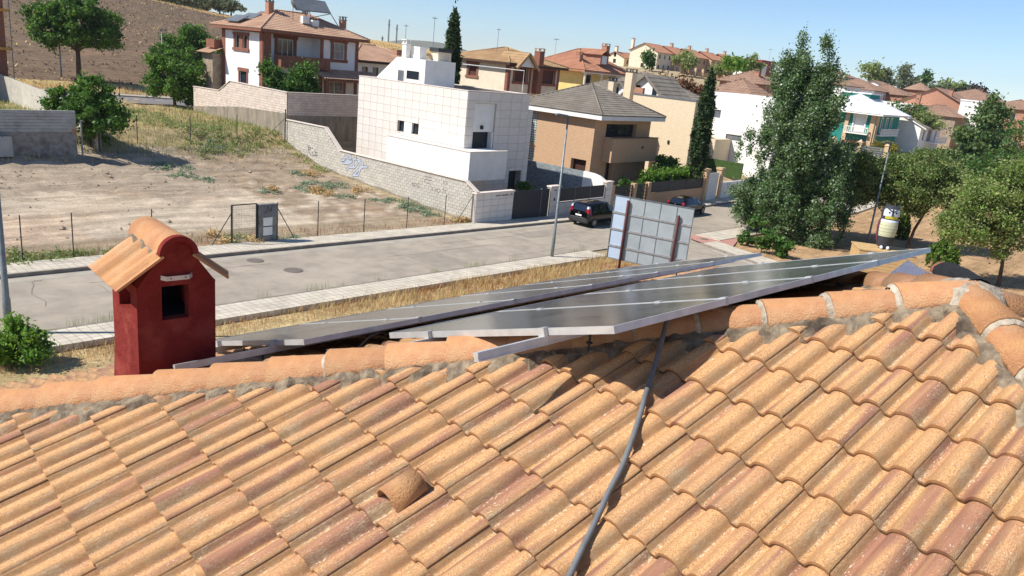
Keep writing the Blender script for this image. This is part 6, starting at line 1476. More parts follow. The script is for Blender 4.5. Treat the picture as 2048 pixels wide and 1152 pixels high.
# yucca
yt = thing('yucca', 'spiky pale green yucca behind the cream block wall', 'plant', (38.6, 60.2, 4.2)); rng = np.random.default_rng(5); m = MB()
for k in range(3):
    c = V3(38.4+k*.35, 60.4-k*.5, 6.1+0.5*(k % 2))
    for i in range(46):
        d = unit(rng, 1)[0]; d[2] = abs(d[2])*0.9+0.05; s_ = nrm(np.cross(d, V3(0,0,1)+1e-3))*0.035; m.add([c-s_, c+s_, c+d*rng.uniform(.5,.8)-V3(0,0,.06)], [(0,1,2)])
m.build('leaves', LF['yucca'], yt)
m = MB()
for k in range(3): m.tube([(38.4+k*.35, 60.4-k*.5, 4.0), (38.4+k*.35, 60.4-k*.5, 6.1+0.5*(k % 2))], 0.09, 7)
m.build('stem', M['bark'], yt)
# cypresses
def cypress(label, b, h, r, n, seed, leaf='cypress', size=0.15, prof=None):
    rng = np.random.default_rng(seed); t = thing('cypress', label, 'tree', b)
    k = 260; f = rng.random(k)**0.9; ang = rng.random(k)*2*math.pi
    pf = lambda q: np.interp(q, [0, 0.06, 0.2, 0.45, 0.7, 0.88, 1.0], prof or [0.55, 0.8, 1.0, 0.92, 0.72, 0.42, 0.06])
    rr = r*pf(f)*(0.55 + 0.45*rng.random(k)); cen = np.stack([b[0]+rr*np.cos(ang), b[1]+rr*np.sin(ang), b[2]+0.1+f*h*0.97], 1)
    s = 0.16*r/0.9*(0.7+0.7*rng.random(k)); rad = np.stack([s, s, s*3.0], 1)
    V_, F_ = leaves(rng, cen, rad, n, size, 0.5, 0, 0.45, 2.2); np_mesh('foliage', V_, F_, LF[leaf], t)
    m = MB(); m.tube([V3(*b)-V3(0,0,.2), V3(*b)+V3(0,0,h*0.9)], [r*0.22, 0.02], 7); m.build('trunk', M['bark'], t)
b = at(899, 176, 66); cypress('dark columnar cypress rising behind the white penthouse', V3(b[0], b[1], b[2]-1.5), 7.6, 0.80, 7000, 3)
b = at(1392, 338, 70.5); cypress('tall slim cypress at the corner of the pale brick house', V3(b[0], b[1], b[2]-.6), 8.8, 0.88, 9000, 4)
# hedge in front of the pale brick house
ht = thing('hedge', 'clipped bright green hedge above the brown front wall', 'hedge', (62.5, 34.7, 0)); rng = np.random.default_rng(9)
cen = np.stack([rng.uniform(57.6, 67.0, 260), rng.uniform(33.95, 35.3, 260), rng.uniform(0.4, 2.55, 260) + 0.25*(rng.random(260))], 1); rad = np.full((260, 3), 0.33)
V_, F_ = leaves(rng, cen, rad, 12000, 0.12, 0.4, 0.2, 0.45, 2.0); np_mesh('foliage', V_, F_, LF['hedge'], ht)
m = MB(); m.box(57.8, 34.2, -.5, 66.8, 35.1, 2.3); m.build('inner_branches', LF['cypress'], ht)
tree('garden_shrub', 'dark shrub between the brown house and the hedge', V3(64.2, 36.3, 0), [(0,0,2.6,1.4,1.0,1.0),(1.4,0,2.4,1.1,.9,.8)], 'deep', 2600, 0.2, 0.05, 1, per=6, cr=0.4, seed=12, cat='bush')
tree('garden_shrub', 'palm-like shrub under the brown house balcony', V3(57.2, 35.6, 0), [(0,0,1.2,.8,.6,.7)], 'deep', 900, 0.22, 0.04, .6, per=8, cr=0.35, seed=13, cat='bush')
tree('garden_shrub', 'small plant by the tile clad house entrance', V3(44.2, 36.2, 0.2), [(0,0,1.4,.6,.5,.5)], 'deep', 700, 0.18, 0.04, .6, per=10, cr=0.3, seed=14, cat='bush')
# the tall poplar
b = gpix(1578, 476); rng = np.random.default_rng(30); lob = []
UPX = -DN
def scr(dx, dz, dy=0.0): return (RX[0]*dx + FW[0]*dy, RX[1]*dx + FW[1]*dy, dz)   # sideways as seen from the roof, metres
hw_ = lambda z: float(np.interp(z, [0.3, 1.5, 4.8, 8.5, 12.2, 14.0, 15.4], [2.8, 4.0, 3.9, 2.9, 1.9, 1.1, 0.25])); cx_ = lambda z: float(np.interp(z, [0, 5, 8.5, 12, 15.4], [0.2, -0.55, -0.85, -1.1, -1.05]))
for z in np.arange(0.9, 12.6, 0.72):
    n_l = 8 if z < 8 else 7
    for q in range(n_l):
        rr_ = hw_(z)*math.sqrt(rng.random())*0.86; an = rng.random()*6.283; sx2 = scr(cx_(z)+rr_*math.cos(an), 0, rr_*math.sin(an)); lr_ = rng.uniform(.45, .85)*(0.55+0.09*hw_(z)*2)
        lob.append((sx2[0], sx2[1], z + rng.uniform(-.3,.3), lr_, lr_, lr_*1.55))
for (dx, z, r, rz) in ((2.35,13.3,.55,1.3),(2.6,14.6,.32,.9),(1.0,13.0,.5,1.2),(0.9,14.0,.3,.8),(-.5,12.4,.4,.9),(-.9,11.6,.4,.8),(3.2,11.6,.5,.9),(-4.0,3.6,.5,1.0),(-4.4,1.4,.6,.8),(-3.4,6.2,.45,1.0),(-2.9,6.9,.4,.8),(4.2,3.0,.7,.9)):
    sx2 = scr(dx-.195*z, 0, rng.uniform(-.5,.5)); lob.append((sx2[0], sx2[1], z, r, r, rz))
tree('poplar_tree', 'tall silvery green poplar on the street corner', b, lob, 'poplar', 140000, 0.12, 0.26, 9.0, per=11.0, cr=0.32, seed=31, mix=('poplar_pale', 0.12), vz=1.7, bark='bark_pale')
for i, (px, py, h) in enumerate(((1492,492,1.5),(1522,505,1.7),(1545,512,1.6),(1566,516,1.3),(1508,480,1.9))):
    q = gpix(px, py); tree('poplar_sucker', '%s leafy sucker shoot from the left at the foot of the poplar' % ordn[i], q, [(0,0,h*.55,.45,.45,h*.5)], 'deep', 1100, 0.14, 0.03, h*.5, per=30, cr=0.22, seed=40+i, cat='bush', mix=('green', .3), group='suckers at the foot of the poplar')
# park trees
q = gpix(1683, 478); tree('park_tree', 'slender park tree left of the lamp post by the owl', q, [scr(-0.50,3.8)+(2.0,2.0,1.1), scr(-1.70,4.6)+(1.8,1.8,1.3), scr(1.10,5.0)+(1.8,1.8,1.3), scr(-0.20,6.2)+(1.9,1.9,1.2), scr(1.90,3.6)+(1.3,1.3,.9)], 'park', 22000, 0.115, 0.11, 3.2, per=6, cr=0.5, seed=51, mix=('deep', .5), lean=scr(.3,0)[:2])
q = gpix(1815, 496); tree('park_tree', 'leaning park tree right behind the owl statue', q, [scr(-0.30,4.3)+(2.3,2.3,1.2), scr(-2.50,5.0)+(1.9,1.9,1.3), scr(1.70,5.2)+(2.3,2.3,1.4), scr(-0.30,6.4)+(2.5,2.5,1.3), scr(3.10,3.8)+(1.6,1.6,1.1), scr(-1.30,3.3)+(1.4,1.4,.8)], 'park', 28000, 0.115, 0.12, 3.0, per=6, cr=0.5, seed=52, mix=('deep', .5), lean=scr(.7,0)[:2])
q = gpix(1996, 572); tree('park_tree', 'light green park tree cut by the right edge', q, [scr(-2.10,4.4)+(2.2,2.2,1.5), scr(-0.10,4.2)+(2.0,2.0,1.5), scr(-1.10,6.2)+(2.1,2.1,1.4), scr(-3.50,3.4)+(1.4,1.4,1.0), scr(0.90,6.0)+(1.8,1.8,1.4), scr(-0.60,2.7)+(1.5,1.5,.7), scr(0.40,7.8)+(1.6,1.6,1.1), scr(-2.70,5.6)+(1.4,1.4,1.0)], 'park', 32000, 0.115, 0.12, 2.6, per=6, cr=0.5, seed=53, mix=('green', .3), lean=scr(-.3,0)[:2])
def bushc(label, q, r, h, n, leaf, seed, name='conifer_shrub', size=0.1):
    rng = np.random.default_rng(seed); t = thing(name, label, 'bush', q); k = 130; f = rng.random(k); ang = rng.random(k)*6.283; rr = r*np.interp(f, [0,.25,.6,1],[.75,1,.8,.12])*np.sqrt(rng.random(k)*.5+.5)
    cen = np.stack([q[0]+rr*np.cos(ang), q[1]+rr*np.sin(ang), q[2]+.12+f*h*.93], 1); s = .2*r; rad = np.stack([np.full(k, s*.7), np.full(k, s*.7), np.full(k, s*1.5)], 1)
    V_, F_ = leaves(rng, cen, rad, n, size, .5, 0, .45, 2.2); np_mesh('foliage', V_, F_, LF[leaf], t); m = MB(); m.tube([q-V3(0,0,.1), q+V3(0,0,h*.7)], [.08,.02], 6); m.build('stem', M['bark'], t)
q = gpix(1797, 477); bushc('egg shaped conifer right behind the owl statue', q, 0.75, 2.35, 4500, 'conifer', 61)
q = gpix(1880, 538); bushc('conifer shrub beyond the far end of the solar panels', q, 1.05, 2.0, 5500, 'conifer', 62)
b = at(1966, 345, 92); b[2] = gz(b[0], b[1]); lb = [scr(-1.50,2.5)+(2.6,2.6,2), scr(-2.10,5)+(2.4,2.4,2), scr(-0.70,5.4)+(2.2,2.2,2), scr(-1.10,8)+(1.7,1.7,2), scr(-2.10,7.4)+(1.5,1.5,1.6), scr(-0.30,9.4)+(1.1,1.1,1.6), scr(-1.30,10.4)+(.8,.8,1.2)]
tree('poplar_tree', 'grey green poplar near the right edge behind the park', b, lb, 'poplar', 11000, 0.28, 0.2, 6, per=2.2, cr=0.75, seed=54, mix=('park', .5), bark='bark_pale')
for i, (px, py, D, r, h, lf) in enumerate(((2030,330,84,3.4,6.5,'deep'),(1915,330,92,3.4,4.6,'park'),(1790,330,88,3.2,4.0,'deep'),(1850,318,98,3.0,3.6,'weed'),(1730,330,86,3.0,4.4,'deep'),(2045,300,110,4.0,9.0,'deep'),(1672,318,92,2.0,4.2,'deep'))):
    b = at(px, py, D); b[2] = gz(b[0], b[1]); tree('park_bush', 'leafy park tree, %s of the green belt below the far houses counted from one edge' % (ordn+['seventh'])[i] if False else ['dark green tree at the right edge behind the pale park tree','light green bush left of the grey poplar','dark bush below the golden topiary','grey green shrub in front of the white gable house','green shrub below the teal house fence','tallest dark tree on the right edge','small tree right of the tall poplar'][i], b, [(0,0,h*.55,r,r,h*.4),(r*.6,-r*.5,h*.5,r*.6,r*.6,h*.35),(-r*.5,r*.5,h*.65,r*.6,r*.6,h*.3)], lf, 7500, 0.2, 0.1, h*.5, per=4, cr=0.55, seed=70+i, group='green belt below the far houses')
b = at(1768, 300, 122); tree('topiary_tree', 'golden cloud-clipped topiary in front of the teal house', V3(b[0], b[1], b[2]-1.6), [scr(-.9,1.9)+(1.0,1.0,.8), scr(.9,1.9)+(1.0,1.0,.8), scr(0,2.3)+(.9,.9,.7)], 'golden', 3800, 0.16, 0.12, 1.4, per=14, cr=0.4, seed=80)
# skyline trees
sk = [(1745,168,300,5,13,'park','tall loose tree on the skyline above the teal house'),(1768,172,300,4,9,'olive','shorter pale tree on the skyline above the teal house'),(1803,176,320,3.4,14,'olive','slim grey tree left on the skyline by the round tower'),(1818,180,320,4.5,10,'olive','broad grey tree behind the round tower'),(1842,182,330,2.6,16,'deep','narrow dark tree right of the round tower'),(1880,200,260,5,9,'olive','leftmost tree of the dark skyline grove'),(1900,200,260,4.5,9,'park','second tree of the dark skyline grove'),(1920,205,260,5,8,'deep','third tree of the dark skyline grove'),(1946,210,250,4,9,'redbrown','purple brown tree at the end of the skyline grove'),(1868,206,240,4,4,'park','low green bush left of the skyline grove')]
for i, (px, py, D, r, h, lf, lb_) in enumerate(sk):
    r *= 0.8; h *= 0.8
    b = at(px, py, D); tree('skyline_tree', lb_, V3(b[0], b[1], b[2]-h*.15), [(0,0,h*.5,r*.8,r*.8,h*.4),(r*.5,-r*.4,h*.4,r*.6,r*.6,h*.3),(-r*.4,r*.4,h*.62,r*.6,r*.6,h*.32)], lf, 1500, 0.7, 0.25, h*.4, per=1.2, cr=1.3, seed=90+i, group='trees on the skyline')
for i, (px, py, D, r, h, lf, lb_) in enumerate(((1370,140,212,2.4,4.6,'park','round green tree in front of the terraced row'),(1472,148,200,2.6,4.2,'green','bright green tree at the right end of the terraced row'),(1496,146,205,2.8,5.0,'park','taller green tree by the dark red building'),(1440,150,214,2.2,2.6,'park','low green tree behind the slim cypress top'),(1345,182,105,2.4,2.6,'rust','rusty brown shrub behind the grey dormered roof'),(1378,186,104,2.2,2.0,'rust','lower rusty shrub beside the cypress'),(1295,135,215,1.0,4,'deep','small round tree on a thin stem left of the terraced row'),(1818,250,140,2.6,4.5,'deep','palm tuft behind the grey roofed white house'),(1848,262,138,2.4,3.6,'park','second palm tuft by the white chimneys'))):
    b = at(px, py, D); tree('hill_tree' if i < 7 else 'palm_tuft', lb_, V3(b[0], b[1], b[2]-h*.05 - (h*.3 if i in (4,5) else 0)), [(0,0,h*.55,r*.8,r*.8,h*.38),(r*.5,-r*.5,h*.5,r*.6,r*.6,h*.3),(-r*.5,r*.5,h*.55,r*.6,r*.6,h*.3)], lf, 1600, 0.5 if D > 150 else 0.28, 0.15, h*.4, per=1.6, cr=0.9, seed=110+i)
# olive grove on the hill crest
k = 0
for row, (dy, xs) in enumerate(((0, [(258,8),(292,11),(322,14),(352,20),(384,24),(414,28),(440,32),(462,35)]), (30, [(272,0),(306,3),(338,7),(370,12),(400,16)]))):
    for (px, py) in xs:
        D = 236 + dy; b = at(px, py, D); b[2] = gz(b[0], b[1]) - .2; h = 5.2
        tree('olive_tree', 'olive tree on the hill crest, %s in the %s row from the left' % ((ordn+['seventh','eighth'])[xs.index((px,py))], ('front', 'rear')[row]), b, [(0,0,h*.6,2.6,2.6,1.7),(1.6,-1.4,h*.55,1.8,1.8,1.3),(-1.6,1.4,h*.55,1.8,1.8,1.3)], 'olive', 1300, 0.55, 0.25, h*.4, per=1.6, cr=0.9, seed=130+k, group='olive trees on the hill crest'); k += 1
# shrub by the near pavement
q = gpix(26, 728); tree('verge_shrub', 'green feathery shrub at the lower left by the pavement', q, [(0,0,.75,.65,.65,.6),(.55,-.45,.6,.5,.5,.45),(-.5,.4,.6,.5,.5,.45)], 'green', 5000, 0.075, 0.03, .5, per=40, cr=0.2, seed=160, cat='bush', mix=('deep', .5))

# ---- grasses and weeds: blades gathered into single masses
def blades(rng, xy, h0, h1, w, lean=0.35, zfun=None, per=1, spread=0.0):
    n = len(xy)*per; p = np.repeat(xy, per, 0) + rng.normal(0, spread, (n, 2)); z = (ground(p[:, 0], p[:, 1]) if zfun is None else zfun(p)) - 0.03
    h = rng.uniform(h0, h1, n); a = rng.random(n)*6.283; d = np.stack([np.cos(a), np.sin(a)], 1); ln = rng.random(n)*lean*h
    b0 = np.c_[p - d[:, ::-1]*[[-1, 1]]*w/2, z]; b1 = np.c_[p + d[:, ::-1]*[[-1, 1]]*w/2, z]; tip = np.c_[p + d*ln[:, None], z + h]; mid = (b0+b1)/2*0.45 + tip*0.55 + np.c_[np.zeros((n, 2)), 0.06*h]
    s = np.c_[d[:, ::-1]*[[-1, 1]]*w*0.35, np.zeros(n)]
    Vv = np.stack([b0, b1, mid+s, mid-s, tip], 1).reshape(-1, 3); i = np.arange(n)*5
    return Vv, np.concatenate([np.stack([i, i+1, i+2, i+3], 1), np.stack([i+3, i+2, i+4, i+4], 1)])[: n], np.stack([i+3, i+2, i+4], 1)
def grass(name, label, xy, h0, h1, w, leaf, seed, per=1, spread=0.0, lean=0.35):
    rng = np.random.default_rng(seed); Vv, q, t = blades(rng, xy, h0, h1, w, lean, None, per, spread)
    me = bpy.data.meshes.new(name); nq, ntr = len(q), len(t)
    me.vertices.add(len(Vv)); me.vertices.foreach_set('co', Vv.ravel()); me.loops.add(nq*4+ntr*3); me.loops.foreach_set('vertex_index', np.r_[q.ravel(), t.ravel()].astype(np.int32))
    me.polygons.add(nq+ntr); me.polygons.foreach_set('loop_start', np.r_[np.arange(nq)*4, nq*4+np.arange(ntr)*3].astype(np.int32)); me.update(calc_edges=True); me.materials.append(LF[leaf])
    o = bpy.data.objects.new(name, me); COL.objects.link(o); tag(o, label, 'grass', kind='stuff'); return o
rng = np.random.default_rng(77)
def region(n, x0, x1, y0, y1, dens=None):
    p = np.c_[rng.uniform(x0, x1, n*3), rng.uniform(y0, y1, n*3)]
    if dens is not None: p = p[rng.random(len(p)) < dens(p[:, 0], p[:, 1])]
    return p[:n]
wave = lambda x, y: 0.5 + 0.5*np.sin(x*0.9+1.3*np.sin(y*0.7))*np.cos(y*0.8+0.6*np.sin(x*0.5))
sidest = lambda y: 47.75 - (23.8-y)*0.378 - 7.7
def notroad(x, y): return (x < np.minimum(sidest(y), 37.5)) & (y < 23.7)
grass('dry_grass', 'tall golden dry grass on the verge below the billboard', region(8500, 19, 42, 14, 23.7, lambda x, y: sst(.35,.7,wave(x*1.4, y*1.3))*notroad(x, y)*sst(17, 25, x)), 0.15, 0.5, 0.020, 'dry', 1, per=2, spread=0.10, lean=1.0)
grass('pale_grass', 'pale straw grass between the golden tufts on the verge', region(5000, 16, 42, 14, 23.7, lambda x, y: (0.3+0.7*wave(x*2.3, y*2.1))*notroad(x, y)), 0.12, 0.4, 0.02, 'straw', 21, per=2, spread=0.1, lean=1.2)
grass('rusty_grass', 'rust coloured dry weeds among the golden grass', region(2600, 18, 42, 15, 23.7, lambda x, y: sst(.4,.8,1-wave(x*1.4, y*1.3))*notroad(x, y)*sst(15, 25, x)), 0.15, 0.45, 0.020, 'rustgrass', 2, per=2, spread=0.08, lean=1.0)
grass('straw_stubble', 'short trampled straw on the verge at the lower left', region(9000, 2, 30, 12, 23.7, lambda x, y: (0.25+0.75*wave(x*1.3, y*1.2))*notroad(x, y)), 0.03, 0.14, 0.03, 'straw', 3, per=1, lean=2.2)
grass('straw_tufts', 'straw coloured tufts along the inner edge of the near pavement', region(2600, 4, 38, 22.4, 23.75), 0.08, 0.35, 0.014, 'dry', 4, per=1, lean=0.9)
grass('rusty_tufts', 'rusty weeds along the inner edge of the near pavement', region(1800, 6, 34, 22.3, 23.75, lambda x, y: wave(x*1.7, y)), 0.08, 0.30, 0.014, 'rustgrass', 5, per=1, lean=0.9)
grass('kerb_weeds', 'thin grey weeds growing in the joints of the near kerb', region(260, 8, 37, 25.24, 25.45, lambda x, y: (np.sin(x*2.1)+np.sin(x*0.7+1) > 0.4)*1.0), 0.15, 0.55, 0.010, 'weed', 6, per=3, spread=0.05, lean=0.3)
grass('lot_edge_weeds', 'dry weeds along the fence line of the empty lot', region(2600, -6, 35, 33.6, 35.2, lambda x, y: 0.3+0.7*wave(x*0.8, y)), 0.08, 0.4, 0.016, 'rustgrass', 7, per=1, lean=0.8)
grass('lot_green_edge', 'green weeds along the far pavement at the left', region(2600, 2, 16, 33.4, 34.6, lambda x, y: wave(x*0.6, y)), 0.06, 0.28, 0.03, 'weed', 8, per=1, lean=0.9)
grass('bank_grass', 'yellow green grass on the bank of the upper lot', region(9000, 17, 36, 52.5, 70, lambda x, y: wave(x*0.5, y*0.4)), 0.15, 0.5, 0.035, 'weed', 9, per=1, lean=0.6)
grass('bank_dry_grass', 'dry grass on the bank of the upper lot', region(7000, 12, 36, 51, 73, lambda x, y: 1-wave(x*0.5, y*0.4)), 0.12, 0.4, 0.035, 'straw', 10, per=1, lean=0.6)
grass('street_edge_grass', 'straw along the upper street below the hill', region(4000, -10, 60, 83, 88), 0.2, 0.6, 0.05, 'dry', 11, per=1, lean=0.6)
grass('hill_stubble', 'brown stubble and clods on the ploughed hillside', region(16000, -10, 170, 88, 235, lambda x, y: 0.25+0.75*wave(x*0.13, y*0.9)), 0.08, 0.3, 0.22, 'stubble', 13, per=1, lean=2.2)
grass('hill_straw', 'straw streaks on the ploughed hillside', region(7000, -10, 170, 88, 235, lambda x, y: wave(x*0.07, y*0.5)), 0.1, 0.4, 0.20, 'straw', 14, per=1, lean=1.8)
grass('park_dry_grass', 'sparse dry grass in the park', region(5000, 48, 90, -6, 22.5, lambda x, y: wave(x*0.4, y*0.5)*(x > 50.5-(23.8-y)*0.378)), 0.04, 0.15, 0.04, 'straw', 12, per=1, lean=1.5)
def weed_patch(label, spots, leaf, seed, h=0.22, size=0.10, dens=500):
    rng = np.random.default_rng(seed); cs, rs = [], []
    for px, py, w in spots:
        c = gpix(px, py); r = w
        n = max(2, int(6*r*r)+2)
        for _ in range(n):
            a = rng.random()*6.283; d = r*math.sqrt(rng.random()); x, y = c[0]+d*math.cos(a), c[1]+d*math.sin(a); cs.append((x, y, gz(x, y)+h*0.3)); rs.append((0.3, 0.3, h*rng.uniform(.5, 1.0)))
    V_, F_ = leaves(rng, np.array(cs), np.array(rs)*[[1.5,1.5,.8]], int(dens*.6)*len(spots), size*.8, 0.3, 0.3, 0.6, 1.8)
    o = np_mesh('weeds', V_, F_, LF[leaf], None, loc=(0,0,0)); tag(o, label, 'weeds', kind='stuff')
weed_patch('grey green creeping weeds spread over the dirt lot', [(345,338,1.4),(362,352,1.0),(800,410,1.5),(830,418,1.2),(760,400,0.8),(640,372,1.3),(620,380,.9),(675,372,.9),(560,482,.7),(585,478,.5),(420,362,.8),(410,290,1.4),(690,395,.7),(855,430,.8),(600,350,.8),(535,385,.6)], 'weed_blue', 1, dens=700)
weed_patch('green weeds on the dirt lot and along the wall foot', [(520,280,1.3),(545,272,1.4),(500,292,1.2),(450,300,1.6),(400,300,1.6),(600,318,1.0),(640,340,1.0),(590,300,1.0),(300,240,2.2),(340,250,2.4),(390,258,2.0),(440,265,1.6),(280,225,1.8),(930,446,.6),(475,478,.8),(455,484,.6),(50,520,1.2),(130,515,1.0),(15,523,1.0),(190,515,.7)], 'weed', 2, h=0.3, dens=800)
weed_patch('dry yellow weed clumps on the dirt lot', [(635,385,.7),(650,390,.6),(920,444,.7),(440,480,.7),(500,486,.5),(625,350,.8),(870,300,.1),(720,385,.6),(545,380,.4)], 'dry', 3, h=0.5, dens=500)
# clods of earth
rng = np.random.default_rng(14); cl = MB()
for _ in range(420):
    px, py = rng.uniform(0, 640), rng.uniform(318, 378) if rng.random() < .75 else rng.uniform(318, 470)
    if py < 318 + 0: continue
    r = ((px-1024)*RX + (py-576)*DN + 1554*FW)/1554.0; t = (CAM[2]-1.3)/-r[2]; p = CAM + r*t
    if not (-10 < p[0] < 35 and 35 < p[1] < 54): continue
    z = gz(p[0], p[1]); s = rng.uniform(.03, .10) if rng.random() < .95 else rng.uniform(.1,.2); c = np.array([p[0], p[1], z+s*.2])
    vs = [c + np.array(v)*s*rng.uniform(.6, 1.2) for v in ((1,0,0),(-1,0,0),(0,1,0),(0,-1,0),(0,0,.8),(0,0,-.8))]; cl.add(vs, [(0,2,4),(2,1,4),(1,3,4),(3,0,4),(2,0,5),(1,2,5),(3,1,5),(0,3,5)])
M['clod'] = MAT('earth_clod', sr(184,164,142), sr(156,136,116), 3, 0.97, 0.4, 20, island=0.15)
o = cl.build('earth_clods', M['clod'], None, loc=(0,0,0)); tag(o, 'clods of dry earth strewn over the lot', 'earth', kind='stuff')
# ================================================================== street furniture, vehicles and other things
def lamp_post(base, h, label, arm=(0.45, 0.0), r0=0.075):
    t = thing('street_lamp', label, 'street lamp', base, 'street lamps'); b = V3(*base)
    m = MB(); m.tube([b-V3(0,0,.2), b+V3(0,0,1.2), b+V3(0,0,1.25), b+V3(0,0,h)], [r0*1.25, r0*1.2, r0, r0*0.6], 12); m.build('pole', M['steel'], t, smooth=True)
    m = MB(); a = V3(arm[0], arm[1], 0.06); ad_ = nrm(a); sd_ = nrm(np.cross(ad_, V3(0,0,1)))
    m.obox(b+V3(0,0,h+0.03)+a*0.55, ad_*0.36, sd_*0.13, V3(0,0,0.045)); m.obox(b+V3(0,0,h+0.085)+a*0.5, ad_*0.28, sd_*0.10, V3(0,0,0.02)); m.build('lamp_head', M['grey_metal'], t)
    m = MB(); m.obox(b+V3(0,0,h-0.022)+a*0.6, ad_*0.26, sd_*0.10, V3(0,0,0.006)); m.build('lamp_lens', M['glass'], t)
    return t
lamp_post((33.4, 25.0, float(zr(33.4))+.14), 7.55, 'grey street lamp on the near pavement in front of the houses', (-0.55, 0.3))
q = gpix(1733, 494); lamp_post(q, 7.8, 'grey street lamp in the park behind the owl statue', (-0.5, 0.3))
lp_ = lamp_post((7.25, 25.5, float(zr(7.2))+.02), 8.0, 'grey street lamp cut by the left edge', (0.2, 0.6), 0.095)
b = at(325, 130, 88); b[2] = gz(b[0], b[1]); lamp_post(b, 6.4, 'thin lamp post in front of the hill left of the brick trimmed house', (0.3,-.3))
b = at(124, 175, 84); b[2] = gz(b[0], b[1]); lamp_post(b, 5.2, 'thin lamp post below the big tree on the upper street', (0.3,-.3))

# ---- billboard seen from behind
BP = V3(31.9, 19.7, 0.0); bd_ = V3(math.sin(RAD(12)), -math.cos(RAD(12)), 0); bn = V3(math.cos(RAD(12)), math.sin(RAD(12)), 0)
bb = thing('billboard', 'back of a grey sheet metal billboard on two dark red posts', 'billboard', (31.9, 19.7, gz(31.9,19.7)))
M['bill_sheet'] = MAT('zinc_sheet', sr(168,176,180), sr(154,163,168), 1.5, 0.5, metal=0.25, spec=0.4); M['bill_light'] = MAT('pale_blue_sheet', sr(188,204,222), sr(176,193,214), 1.5, 0.5, metal=0.2)
M['dark_red'] = MAT('dark_red_paint', sr(84,34,32), sr(70,30,28), 8, 0.6)
zs = [1.66, 2.28, 3.12, 3.94, 4.76]; us_ = [-0.75, 0.02, 0.82, 1.60, 2.40, 3.20]
for i in range(5):
    for j in range(4):
        m = MB(); c = BP + bd_*((us_[i]+us_[i+1])/2); m.obox(c + V3(0,0,(zs[j]+zs[j+1])/2) + bn*0.12, bd_*((us_[i+1]-us_[i])/2-.012), bn*0.012, V3(0,0,(zs[j+1]-zs[j])/2-.008)); m.build('sheet_panel', M['bill_light'] if i == 0 else M['bill_sheet'], bb)
for z in (2.28, 3.12, 3.94): m = MB(); m.obox(BP + bd_*1.225 + V3(0,0,z) + bn*0.085, bd_*1.975, bn*0.02, V3(0,0,0.045)); m.build('cross_rail', M['alu_dull'], bb)
for u in us_[1:-1]: m = MB(); m.obox(BP + bd_*u + V3(0,0,3.21) + bn*0.10, bd_*0.012, bn*0.012, V3(0,0,1.54)); m.build('stiffener', M['grey_metal'], bb)
m = MB()
for u in (us_[0], us_[-1]): m.obox(BP + bd_*u + V3(0,0,3.21) + bn*0.10, bd_*0.014, bn*0.03, V3(0,0,1.57))
for z in (1.65, 4.77): m.obox(BP + bd_*1.225 + V3(0,0,z) + bn*0.10, bd_*1.96, bn*0.03, V3(0,0,0.012))
m.build('edge_frame', M['grey_metal'], bb)
for u, zt_ in ((0.0, 4.62), (2.55, 4.35)): p = BP + bd_*u - bn*0.02; m = MB(); m.tube([(p[0],p[1],gz(p[0],p[1])-.3), (p[0],p[1],zt_)], 0.065, 10); m.build('post', M['dark_red'], bb, smooth=True)

